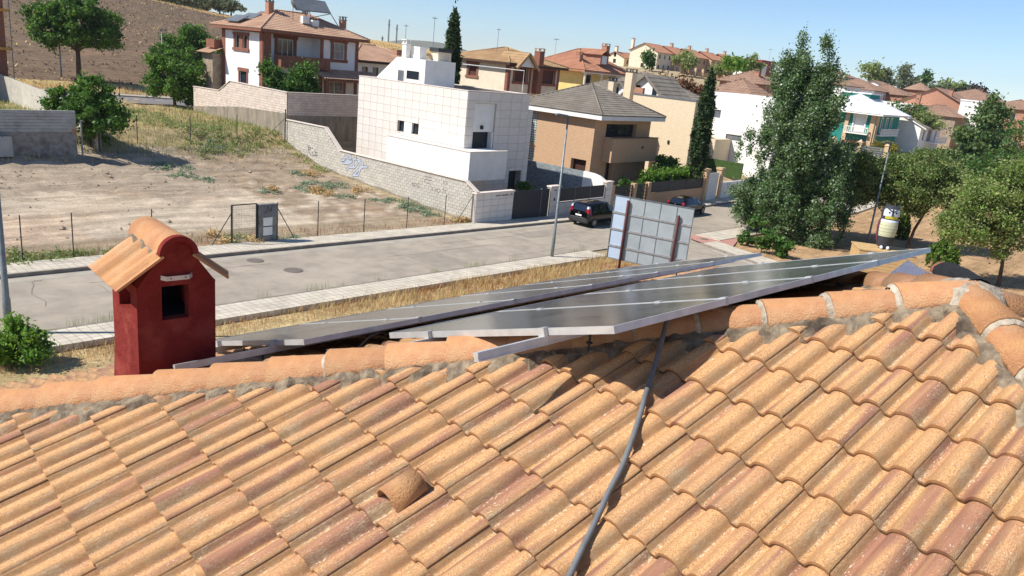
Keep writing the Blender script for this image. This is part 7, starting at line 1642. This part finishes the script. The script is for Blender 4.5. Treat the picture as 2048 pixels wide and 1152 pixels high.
# ---- cars
M['car_black'] = MAT('black_car_paint', sr(14,14,17), sr(18,18,21), 3, 0.12, spec=0.6); M['car_glass'] = GLASS('car_glass', sr(24,32,42), 0.04, spec=0.9)
M['bumper'] = MAT('dark_grey_bumper', sr(54,54,56), sr(46,46,48), 6, 0.6); M['tyre'] = MAT('tyre', sr(20,20,20), sr(28,28,28), 8, 0.9); M['rim'] = MAT('wheel_trim', sr(168,170,174), sr(150,152,156), 8, 0.35, metal=0.7)
M['tail_red'] = MAT('red_lamp', sr(168,26,34), sr(150,20,28), 8, 0.2, spec=0.6); M['plate'] = MAT('number_plate', sr(232,232,228), sr(220,220,218), 8, 0.5); M['lamp_clear'] = MAT('clear_lamp', sr(214,214,220), sr(190,190,200), 10, 0.2)
def car(x, y, label, st, cab, H, wheels=(0.74, 3.28), r=0.315, tail=(0.95, 1.30), tail2=None):
    z0 = float(zr(x)) + 0.004; t = thing('parked_car', label, 'car', (x, y, z0), 'cars parked along the far kerb'); L = st[-1][0]
    def ring(s): X_, zb_, zk, zt_, wl, wb, wr = s; zm = zb_ + (zk-zb_)*0.55; return [(X_,-wl*0.94,zb_),(X_,-wl,zm),(X_,-wb,zk),(X_,-(wb*0.35+wr*0.65),zk+(zt_-zk)*0.55),(X_,-wr,zt_-0.05*(zt_-zk)/0.6-.004),(X_,-wr*0.7,zt_),(X_,wr*0.7,zt_),(X_,wr,zt_-0.05*(zt_-zk)/0.6-.004),(X_,wb*0.35+wr*0.65,zk+(zt_-zk)*0.55),(X_,wb,zk),(X_,wl,zm),(X_,wl*0.94,zb_)]
    def ip(xq): return [float(np.interp(xq, [s[0] for s in st], [s[k] for s in st])) for k in range(7)]
    xs_ = sorted(set([s[0] for s in st] + list(np.linspace(0, L, 25)))); rs = [ring(ip(q)) for q in xs_]; m = MB(); n = 12
    m.add([(x+p[0], y+p[1], z0+p[2]) for rg in rs for p in rg], [(i*n+j, i*n+(j+1) % n, (i+1)*n+(j+1) % n, (i+1)*n+j) for i in range(len(xs_)-1) for j in range(n)] + [tuple(range(n)), tuple((len(xs_)-1)*n+j for j in range(n-1,-1,-1))])
    m.build('body', M['car_black'], t, smooth=True)
    P = lambda a, b, c: (x+a, y+b, z0+c)
    for sgn in (-1, 1):
        for a, b in cab['side']:
            m = MB(); q = []
            for xx in np.linspace(a, b, 6):
                s = ip(xx); q.append((xx, s))
            vs = [P(xx, sgn*(s[5]*0.985+.006), s[2]+.03) for xx, s in q] + [P(xx, sgn*(s[5]*.35+s[6]*.65+.012), s[2]+(s[3]-s[2])*.55) for xx, s in q] + [P(xx, sgn*(s[6]*.97+s[5]*.03+.012), s[2]+(s[3]-s[2])*.86) for xx, s in q]
            k = 6; m.add(vs, [(i, i+1, k+i+1, k+i) for i in range(k-1)] + [(k+i, k+i+1, 2*k+i+1, 2*k+i) for i in range(k-1)]); m.build('side_window', M['car_glass'], t, smooth=True)
        for xx in wheels:
            w = MB(); c = V3(*P(xx, sgn*(0.80), r)); prof = [(0.10,0.0)]
            ring_ = lambda rr, dy: [c + V3(rr*math.cos(a), sgn*dy, rr*math.sin(a)) for a in np.linspace(0, 2*math.pi, 24, endpoint=False)]
            vs = ring_(r, -0.1) + ring_(r, 0.06) + ring_(r*.92, 0.085) + ring_(r*.66, 0.085); k = 24
            w.add(vs, [(i*k+j, i*k+(j+1) % k, (i+1)*k+(j+1) % k, (i+1)*k+j) for i in range(3) for j in range(k)]); wo = w.build('wheel', M['tyre'], t, smooth=True)
            w = MB(); w.add(ring_(r*.66, 0.086) + ring_(r*.6, 0.075) + ring_(r*.12, 0.078) + [c + V3(0, sgn*.08, 0)], [(i*k+j, i*k+(j+1) % k, (i+1)*k+(j+1) % k, (i+1)*k+j) for i in range(2) for j in range(k)] + [(2*k+j, 2*k+(j+1) % k, 3*k) for j in range(k)]); w.build('rim', M['rim'], wo)
            for q5 in range(6):
                aa = q5*math.pi/3; sl = MB(); sl.obox(c + V3(math.cos(aa)*r*.4, sgn*.082, math.sin(aa)*r*.4), V3(-math.sin(aa),0,math.cos(aa))*.035, V3(math.cos(aa),0,math.sin(aa))*r*.12, V3(0,.004,0)); sl.build('rim_opening', M['tyre'], wo)
            ar = MB(); ar.add([c + V3((r+.05)*math.cos(a), sgn*(.064), (r+.05)*math.sin(a)) for a in np.linspace(0, math.pi, 13)] + [c + V3((r-.02)*math.cos(a), sgn*(.067), (r-.02)*math.sin(a)) for a in np.linspace(0, math.pi, 13)], [(i, i+1, 14+i, 13+i) for i in range(12)]); ar.build('wheel_arch', M['bumper'], t)
        ml = MB(); ml.ell(P(cab['mirror'], sgn*0.97, 1.02), .07, .10, .07, 8, 6); ml.build('mirror', M['car_black'], t, smooth=True)
        tl = MB(); s0 = ip(0.10); tl.add([P(.015, sgn*.56, tail[0]), P(.035, sgn*.79, tail[0]), P(.22, sgn*.855, tail[0]+.02), P(.02, sgn*.60, tail[1]-.02), P(.06, sgn*.77, tail[1]), P(.24, sgn*.80, tail[1])], [(0,1,4,3),(1,2,5,4)]); tl.build('tail_light', M['tail_red'], t)
        tl = MB(); tl.add([P(.03, sgn*.60, tail[1]), P(.055, sgn*.76, tail[1]), P(.235, sgn*.79, tail[1]), P(.08, sgn*.60, tail[1]+.16), P(.11, sgn*.70, tail[1]+.17), P(.25, sgn*.74, tail[1]+.15)], [(0,1,4,3),(1,2,5,4)]); tl.build('reverse_light', M['lamp_clear'] if tail2 else M['tail_red'], t)
    rw = MB(); za, zb2 = cab['rear']; xa, xb = [float(np.interp(zq, [s[3] for s in st[:5]], [s[0] for s in st[:5]])) for zq in (za, zb2)]
    rw.add([P(xa-.028, -.56, za), P(xa-.028, .56, za), P(xb-.03, .5, zb2), P(xb-.03, -.5, zb2)], [(0,1,2,3)]); rw.build('rear_window', M['car_glass'], t)
    bm_ = MB(); bm_.obox(P(.02,0,.50), (0.09,0,0), (0,.80,0), (0,0,.14)); bm_.obox(P(.06,0,.34), (0.07,0,0), (0,.76,0), (0,0,.06)); bm_.build('rear_bumper', M['bumper'], t)
    cs = MB(); cs.obox(P(-.072,0,.645), (.006,0,0), (0,.6,0), (0,0,.014)); cs.build('chrome_strip', M['rim'], t)
    pm = MB(); pm.obox(P(-.022,0,.79), (.006,0,0), (0,.26,0), (0,0,.055)); pm.build('number_plate', M['plate'], t)
    eb = MB(); eb.obox(P(-.02,0,.96), (.004,0,0), (0,.05,0), (0,0,.035)); eb.build('badge', M['rim'], t)
    ws_ = MB(); (xa, za), (xb, zb2) = cab['screen']; ws_.add([P(xb+.02, -.62, zb2), P(xb+.02, .62, zb2), P(xa+.03, .55, za), P(xa+.03, -.55, za)], [(0,1,2,3)]); ws_.build('windscreen', M['car_glass'], t)
    return t
mpv = [(0.0,.40,.93,.98,.70,.68,.58),(0.05,.33,.96,1.22,.82,.79,.62),(0.20,.29,1.0,1.50,.86,.83,.63),(0.42,.27,1.0,1.60,.87,.84,.64),(1.0,.26,1.0,1.64,.87,.85,.64),(1.9,.26,.98,1.65,.87,.85,.65),(2.55,.26,.97,1.56,.87,.85,.62),(3.25,.26,.97,1.10,.87,.84,.62),(3.8,.28,.90,.95,.84,.80,.58),(4.05,.36,.70,.74,.70,.66,.48)]
car(43.55, 30.72, 'black compact people carrier parked before the tile clad house', mpv, dict(side=((0.45,1.25),(1.32,2.12),(2.18,3.0)), mirror=2.75, rear=(1.10,1.50), screen=((2.52,1.58),(3.2,1.12))), 1.65, tail2=True)
sed = [(0.0,.40,.88,.92,.70,.68,.58),(0.05,.33,.92,1.02,.82,.79,.62),(0.30,.29,.95,1.20,.86,.83,.60),(0.62,.27,.95,1.40,.87,.84,.60),(1.1,.26,.95,1.47,.87,.85,.60),(1.9,.26,.93,1.48,.87,.85,.61),(2.5,.26,.92,1.40,.87,.85,.60),(3.15,.26,.92,1.0,.87,.84,.60),(3.8,.28,.82,.86,.84,.80,.58),(4.2,.36,.66,.70,.70,.66,.48)]
car(57.0, 30.75, 'dark hatchback parked farther along by the brown front wall', sed, dict(side=((0.8,1.5),(1.56,2.3),(2.36,2.9)), mirror=2.7, rear=(1.02,1.36), screen=((2.48,1.41),(3.1,1.02))), 1.48, wheels=(0.78,3.38), tail=(0.80,1.02))

# ---- fence of the empty lot with its gate and meter cupboard
lf = thing('wire_fence', 'thin wire fence on green posts along the front of the empty lot', 'fence', (18, 33.62, 0.7))
for px, pyb in ((147,503),(305,492),(635,478),(727,468),(813,458),(888,452),(941,447),(45,512)):
    r = (px-1024)*RX + (pyb-576)*DN + 1554*FW; t_ = (33.62-CAM[1])/r[1]; p = CAM + r*t_; z = near_z(p[0], 33.62)+.02; m = MB(); m.tube([(p[0],33.62,z-.2),(p[0],33.62,z+1.95)], 0.024, 8); m.build('post', M['dark_steel'], lf)
wr = MB(); 
for hgt in (0.1, 1.0, 1.9):
    wr.tube([(x, 33.62, near_z(x, 33.62)+hgt) for x in np.linspace(-3, 19.2, 9)], 0.0025, 4); wr.tube([(x, 33.62, near_z(x, 33.62)+hgt) for x in np.linspace(21.6, 35.9, 7)], 0.0025, 4)
wr.build('wire', M['steel'], lf)
m = MB(); m.tube([(35.75,33.62,.25),(35.0,34.2,2.0)] if False else [(34.4,33.62,.25),(35.8,33.62,2.0)], 0.02, 6); m.build('brace', M['dark_steel'], lf)
gt = thing('mesh_gate', 'narrow steel mesh gate beside the meter cupboard', 'gate', (19.6, 33.5, 0.65)); gz0 = near_z(19.6, 33.5)
xg0, xg1 = 19.15, 20.45
for x, rr in ((xg0, .05), (xg1, .03)): m = MB(); m.tube([(x,33.5,gz0-.2),(x,33.5,gz0+2.02)], rr, 8); m.build('gate_post', M['dark_steel'], gt)
m = MB(); m.beam((xg0,33.5,gz0+2.0),(xg1,33.5,gz0+2.0),.04,.05); m.beam((xg0,33.5,gz0+.12),(xg1,33.5,gz0+.12),.03,.04); m.build('gate_rail', M['dark_steel'], gt)
m = MB()
for i in range(17): m.tube([(xg0,33.5,gz0+.2+i*.105),(xg1,33.5,gz0+.2+i*.105)], .004, 4)
for i in range(9): m.tube([(xg0+.1+i*.14,33.5,gz0+.12),(xg0+.1+i*.14,33.5,gz0+2.0)], .003, 4)
m.build('wire_mesh', M['steel'], gt)
m = MB(); m.tube([(xg0,33.5,gz0+1.65),(18.1,33.55,gz0+.05)], .022, 6); m.build('brace', M['dark_steel'], gt)
mc = thing('meter_cupboard', 'grey concrete meter cupboard with two white doors and a sprayed mark', 'cupboard', (21.0, 33.55, 0.6)); cz = near_z(21, 33.5)
M['concrete'] = MAT('weathered_concrete', sr(150,146,140), sr(126,122,116), 3, 0.92, 0.4, 30, c3=sr(104,98,92), s3=1.5)
m = MB(); m.box(20.55,33.42,cz-.1,21.55,33.72,cz+1.98); m.build('cabinet', M['concrete'], mc)
m = MB(); m.box(20.53,33.38,cz+1.40,21.57,33.42,cz+1.96); m.build('hood', M['grey_metal'], mc)
for z in (.42, .90): m = MB(); m.box(20.78,33.385,cz+z,21.28,33.418,cz+z+.42); o = m.build('cupboard_door', M['white'], mc); m = MB(); m.box(20.77,33.40,cz+z-.04,21.3,33.419,cz+z-.003); m.build('door_gap', M['dark_steel'], o)
for x in (20.52, 21.62): m = MB(); m.tube([(x,33.5,cz-.1),(x,33.5,cz+2.0)], .035, 8); m.build('steel_post', M['dark_steel'], mc)
m = MB()
for a, b in (((20.82,1.52),(21.02,1.72)),((21.0,1.88),(21.12,1.70)),((21.12,1.70),(21.18,1.60)),((21.16,1.60),(21.25,1.90)),((21.0,1.85),(21.06,1.88))): m.beam((a[0],33.376,cz+a[1]),(b[0],33.376,cz+b[1]),.004,.03,(0,1,0)) if False else m.tube([(a[0],33.376,cz+a[1]),(b[0],33.376,cz+b[1])], .012, 5)
m.build('sprayed_mark', M['black'], mc)
m = MB(); m.tube([(21.62,33.5,cz+1.75),(22.75,33.62,cz+.0)], .022, 6); m.build('brace', M['dark_steel'], mc)
# upper lot fence
uf = thing('wire_fence', 'second wire fence across the middle of the upper lot', 'fence', (30, 54, 2.5))
for px, pyb, h in ((275,288,1.9),(381,285,1.9),(474,280,1.9),(240,200,1.9)): 
    q = gpix(px, pyb); m = MB(); m.tube([q-V3(0,0,.2), q+V3(0,0,h)], .028, 6); m.build('post', M['dark_steel'], uf)
q = V3(35.9, 54.7, near_z(35.9,54.7)); m = MB(); m.tube([q-V3(0,0,.3), q+V3(0,0,2.6)], .045, 8); m.tube([q+V3(0,0,1.9), q+V3(-1.6,.8,0)], .022, 6); m.build('corner_post', M['dark_steel'], uf)

# ---- precast concrete wall, brick shell under construction, pallet
def xray(px, py, y): r = (px-1024)*RX + (py-576)*DN + 1554*FW; t = (y-CAM[1])/r[1]; return CAM + r*t
WY = 52.2; e1 = xray(163, 302, WY); ztop = xray(60, 220, WY)[2]; zmid = xray(60, 264, WY)[2]; zbot = e1[2]-.6
cw_ = thing('concrete_wall', 'grey precast plank wall on a concrete base at the left', 'wall', (12, WY, zbot))
M['precast'] = MAT('precast_plank', sr(176,176,172), sr(158,158,154), 2, 0.9, 0.3, 30, c3=sr(140,138,134), s3=0.8)
nP = 7
for i in range(nP):
    z0_ = zmid + (ztop-zmid)*i/nP; 
    for a, b in ((2.0, 9.0), (9.02, e1[0]-.25)): m = MB(); m.box(a, WY-.01-.012*(i % 2), z0_+.012, b, WY+.14, z0_+(ztop-zmid)/nP-.006); m.build('plank', M['precast'], cw_)
m = MB(); m.box(0, WY+.02, zbot, e1[0]-.22, WY+.3, zmid); m.build('base', M['concrete'], cw_)
m = MB(); m.box(e1[0]-.5, WY-.012, zmid-.05, e1[0]-.22, WY+.02, zmid+.4); m.build('brick_patch', M['brick_orange'], cw_)
for d in (0, .35): m = MB(); m.box(e1[0]-.1+d-.2, WY+.05, zbot, e1[0]-.02+d-.2, WY+.13, ztop-.2-d); m.build('end_post', M['wood_dark'] if d == 0 else M['steel'], cw_)
sw = thing('block_wall', 'long pale block wall running back to the upper street at the left', 'wall', (20.6, 62, 2)); SX = 20.9
pA, pB = xray(20, 155, 74.0), None
m = MB(); 
yy = np.linspace(WY+.6, 73.5, 12); zt_l = np.interp(yy, [WY, 73.5], [4.75, 5.75]); 
for i in range(11): m.add([(SX,yy[i],1.5),(SX,yy[i+1],1.5),(SX,yy[i+1],zt_l[i+1]),(SX,yy[i],zt_l[i]),(SX+.2,yy[i],1.5),(SX+.2,yy[i+1],1.5),(SX+.2,yy[i+1],zt_l[i+1]),(SX+.2,yy[i],zt_l[i])], [(0,1,2,3),(4,5,6,7),(3,2,6,7)])
m.build('masonry', M['block_grey'], sw)
b = at(-4, 212, 62); bs = thing('brick_shell', 'unfinished red brick building with scaffold at the left edge', 'house', (b[0]-5, b[1], 2.0))
bx1, by0 = b[0]+.9, b[1]
m = MB(); m.box(bx1-9, by0, 1.5, bx1, by0+9, 11.5); m.build('wall', M['brick'], bs)
for z in (4.5, 7.4, 10.3): m = MB(); m.box(bx1-9, by0-.35, z, bx1+.35, by0-.02, z+.22); m.build('plank_deck', MAT('scaffold_board', sr(200,150,80), sr(180,130,66), 3, .8), bs)
for dx in (-4.5, -2.2, .25):
    m = MB(); m.tube([(bx1+dx, by0-.5, 1.5),(bx1+dx, by0-.5, 12.0)], .03, 6); m.build('scaffold_pole', M['grey_metal'], bs)
m = MB()
for z in (3.2, 5.2, 6.2, 8.2, 9.2, 11.2): m.tube([(bx1-6, by0-.5, z),(bx1+.4, by0-.5, z)], .02, 6)
m.build('guard_rail', M['grey_metal'], bs)
q = gpix(14, 318); pt_ = thing('block_pallet', 'pallet of pale concrete blocks on the dirt at the left edge', 'pallet', q)
m = MB(); m.box(q[0]-1.6, q[1], q[2]+.12, q[0]+.35, q[1]+1.1, q[2]+1.25); m.build('blocks', M['precast'], pt_)
for i in range(4): m = MB(); m.box(q[0]-1.55+i*.48, q[1]+.02, q[2]+1.25, q[0]-1.12+i*.48, q[1]+1.08, q[2]+1.30); m.build('top_block', M['alu_dull'], pt_)
for i in range(4): m = MB(); m.box(q[0]-1.6+i*.6, q[1], q[2]-.05, q[0]-1.5+i*.6, q[1]+1.1, q[2]+.12); m.build('bearer', M['wood_dark'], pt_)

# ---- owl statue on its wooden plinth
M['owl_dark'] = MAT('owl_charcoal', sr(46,48,54), sr(62,64,70), 14, 0.7); M['owl_white'] = MAT('owl_white', sr(214,220,228), sr(196,204,216), 10, 0.7); M['owl_yellow'] = MAT('owl_yellow', sr(214,206,70), sr(196,186,56), 10, 0.7); M['owl_plum'] = MAT('owl_plum', sr(112,56,84), sr(92,46,70), 10, 0.7); M['owl_lime'] = MAT('owl_lime', sr(206,208,172), sr(190,194,150), 10, 0.7)
M['plinth_wood'] = MAT('plinth_planks', sr(206,174,124), sr(184,150,102), 3, 0.8, 0.3, 20, stretch=(1,1,8))
od = 50.0; ob_ = at(1765, 496, od); fwd = nrm(V3(-0.72, -0.62, 0)); fwd = nrm(V3(-FW[0], -FW[1], 0) + 0.25*V3(-1,0.2,0)); sdv = nrm(np.cross(V3(0,0,1), fwd))
ow = thing('owl_statue', 'large painted owl statue with plum wings on the wooden plinth', 'statue', ob_)
def opt(f, s, z): return ob_ + fwd*f*.9 + sdv*s*.9 + V3(0,0,z)
def oell(mb, f, s, z, rf, rs, rz, n=16, m_=12, cut=None):
    vs = []
    for i in range(m_+1):
        th = math.pi*i/m_
        for j in range(n):
            a = 2*math.pi*j/n; vs.append(opt(f+rf*math.sin(th)*math.cos(a), s+rs*math.sin(th)*math.sin(a), z-rz*math.cos(th)))
    mb.add(vs, [(i*n+j, i*n+(j+1) % n, (i+1)*n+(j+1) % n, (i+1)*n+j) for i in range(m_) for j in range(n)])
body_ = MB(); prof = [(0.42,.12),(0.50,.3),(0.56,.6),(0.62,1.0),(0.66,1.4),(0.62,1.75),(0.56,1.95),(0.60,2.15),(0.60,2.4),(0.52,2.62),(0.34,2.76),(0.02,2.80)]
n = 22; vs = []
for r, z in prof:
    for j in range(n): a = 2*math.pi*j/n; vs.append(opt(r*.92*math.cos(a), r*math.sin(a), z))
body_.add(vs, [(i*n+j, i*n+(j+1) % n, (i+1)*n+(j+1) % n, (i+1)*n+j) for i in range(len(prof)-1) for j in range(n)]); body_.build('body', M['owl_dark'], ow, smooth=True)
def patch(name, mat, z0, z1, a0, a1, off, nz=8, na=12, wavy=0.0):
    m = MB(); vs = []
    for i in range(nz+1):
        z = z0+(z1-z0)*i/nz; r = float(np.interp(z, [p[1] for p in prof], [p[0] for p in prof])) + off
        for j in range(na+1): a = a0+(a1-a0)*j/na; vs.append(opt(r*.92*math.cos(a), r*math.sin(a), z + wavy*math.sin(j*2.1)))
    m.add(vs, [(i*(na+1)+j, i*(na+1)+j+1, (i+1)*(na+1)+j+1, (i+1)*(na+1)+j) for i in range(nz) for j in range(na)]); m.build(name, mat, ow, smooth=True)
patch('belly', M['owl_lime'], .82, 1.86, -1.15, 1.15, .012)
for i in range(9): patch('belly_band', M['owl_white'] if i % 2 else M['owl_plum'], .90+i*.105, .912+i*.105, -1.12, 1.12, .018, 1, 12, .012)
patch('collar', M['owl_white'], 1.74, 1.90, -1.2, 1.2, .02); patch('chin', M['owl_yellow'], 1.96, 2.13, -.75, .75, .03)
for s_ in (-1, 1):
    patch('wing', M['owl_plum'], .45, 1.84, s_*1.2, s_*2.5, .03)
    patch('face_disc', M['owl_white'], 2.12, 2.58, s_*.10, s_*1.05, .02)
    r_ = .60; aa = s_*.38; m = MB(); oell(m, .56*math.cos(aa), .60*math.sin(aa), 2.37, .05, .065, .06); m.build('eye', M['owl_dark'], ow, smooth=True)
    m = MB(); m.tube([opt(.60, s_*.03, 2.44), opt(.57, s_*.18, 2.52), opt(.46, s_*.40, 2.66)], [.03, .035, .03], 6); m.build('brow', M['owl_dark'], ow, smooth=True)
    m = MB(); m.add([opt(.30, s_*.22, 2.66), opt(.30, s_*.50, 2.55), opt(.02, s_*.40, 2.62), opt(.12, s_*.46, 2.96)], [(0,1,3),(1,2,3),(2,0,3)]); m.build('ear_tuft', M['owl_dark'], ow)
    m = MB(); oell(m, .44, s_*.22, .10, .17, .11, .12); m.build('foot', M['owl_white'], ow, smooth=True)
m = MB(); m.add([opt(.60, -.07, 2.36), opt(.60, .07, 2.36), opt(.74, 0, 2.24), opt(.60, 0, 2.14)], [(0,1,2),(1,3,2),(3,0,2)]); m.build('beak', M['owl_dark'], ow)
pz = ob_[2]; pl_ = thing('wooden_plinth', 'broad plank plinth carrying the owl statue', 'plinth', (ob_[0], ob_[1], pz-1.6))
c = opt(0, .1, -.02)
m = MB(); m.obox(c - V3(0,0,.04), fwd*1.2, sdv*1.75, V3(0,0,.04)); m.build('top_board', M['plinth_wood'], pl_)
for i in range(7): m = MB(); m.obox(c - V3(0,0,.19+i*.215), fwd*1.16, sdv*1.7, V3(0,0,.100)); m.build('plank', M['plinth_wood'], pl_)

# ---- things beyond the roof apex: grey sheeting and a capped ridge wrapped in black cloth
M['grey_sheet'] = MAT('grey_ribbed_sheet', sr(196,196,204), sr(180,180,190), 5, 0.6)
g0 = at(1800, 580, 9.2); 
gs = MB(); A4 = [at(1766,556,7.9), at(1814,521,8.9), at(1874,556,8.15), at(1850,600,7.2)]; vs = []
for i in range(25):
    f = i/24; a = A4[0]+(A4[1]-A4[0])*0; p0 = A4[1]+(A4[2]-A4[1])*f; p1 = A4[0]+(A4[3]-A4[0])*f; o_ = V3(0,0,.02*(1 if i % 2 else -1)); vs += [p0+o_, p1+o_, p0+o_-V3(0,0,.02), p1+o_-V3(0,0,.02)]
gs.add(vs, [(4*i, 4*i+4, 4*i+5, 4*i+1) for i in range(24)] + [(4*i+2, 4*i+3, 4*i+7, 4*i+6) for i in range(24)])
tag(gs.build('ribbed_sheet', M['grey_sheet'], None, loc=A4[3]), 'grey ribbed sheet lying beyond the roof apex under the panels', 'sheet')
c0 = at(1884, 546, 7.6); c1 = at(1956, 582, 6.6)
pi = MB(); dd = nrm(c1-c0); 
sd2 = nrm(np.cross(dd, V3(0,0,1))); u2 = np.cross(sd2, dd); k = 12
def half(c, r): return [c + sd2*(-r*math.cos(math.pi*i/k)) + u2*r*math.sin(math.pi*i/k) for i in range(k+1)]
vs = half(c0, .115) + half(c0+dd*.5, .10) + half(c0, .098); kk = k+1
pi.add(vs, [(i, i+1, kk+i+1, kk+i) for i in range(k)] + [(i, 2*kk+i, 2*kk+i+1, i+1) for i in range(k)])
tag(pi.build('terracotta_cap', M['terracotta'], None, smooth=True, loc=c0), 'terracotta half-round cap end beyond the roof apex', 'tile')
bk = MB(); Lc = np.linalg.norm(c1-c0); rg = np.random.default_rng(5); vs = []
for j in range(9):
    f = 0.10+0.9*j/8; vs += [p + V3(*(rg.normal(0,.006,3))) for p in half(c0+dd*Lc*f, .128-.05*max(0,f-.6))]
bk.add(vs, [(j*kk+i, j*kk+i+1, (j+1)*kk+i+1, (j+1)*kk+i) for j in range(8) for i in range(k)])
tag(bk.build('black_cloth', M['black_cloth'], None, smooth=True, loc=c0+dd*.3), 'black cloth wrapped over the cap tiles beyond the roof apex', 'cloth')

# ---- distant range and the air in front of it
mt = MB(); vs = []; rg = np.random.default_rng(2)
pxs = np.linspace(560, 1300, 60)
for i, px in enumerate(pxs):
    hgt = 26*math.exp(-((px-850)/75)**2) + 9*math.exp(-((px-700)/60)**2) + 10*math.exp(-((px-1010)/80)**2) + 3*math.sin(px*.05)+2
    hy = 19.4+.1031*px; t = at(px, hy-hgt, 2600); bt = at(px, hy+4, 2500); bk2 = at(px, hy+4, 3000); vs += [(bt[0],bt[1],-20), tuple(t), (bk2[0],bk2[1],-20)]
mt.add(vs, [(3*i, 3*i+3, 3*i+4, 3*i+1) for i in range(59)] + [(3*i+1, 3*i+4, 3*i+5, 3*i+2) for i in range(59)])
o = mt.build('mountain', MAT('mountain_scrub', sr(120,116,96), sr(96,98,82), .004, .95), None, smooth=True, loc=(0,0,0)); o['kind'] = 'structure'
for px, py, D, h, lb_ in ((776,92,400,13,'lattice mast on the horizon right of the brick trimmed house'), (792,92,420,11,'thin white mast on the horizon beside the lattice mast'), (764,92,420,5,'short mast at the left of the horizon masts'), (447,12,260,5,'slim mast above the olive grove')):
    b = at(px, py, D); m = MB(); m.tube([b-V3(0,0,3), b+V3(0,0,h)], D*.0010, 5); m.beam(b+V3(-.8,0,h*.8), b+V3(.8,0,h*.8), .3, .3); tag(m.build('radio_mast', M['steel'], None, loc=b), lb_, 'mast', 'masts on the horizon')
hz = MB(); hz.box(-1700, -1700, -40, 3400, 3400, 140)
hm = bpy.data.materials.new('air'); hm.use_nodes = True; nn2 = hm.node_tree.nodes; nn2.remove(nn2['Principled BSDF']); pv = nn2.new('ShaderNodeVolumePrincipled')
pv.inputs['Color'].default_value = (0.90, 0.94, 1.0, 1); pv.inputs['Density'].default_value = 0.00012; pv.inputs['Anisotropy'].default_value = 0.2; hm.node_tree.links.new(pv.outputs[0], nn2['Material Output'].inputs['Volume'])
o = hz.build('haze', hm, None, loc=(0,0,0)); o['kind'] = 'stuff'
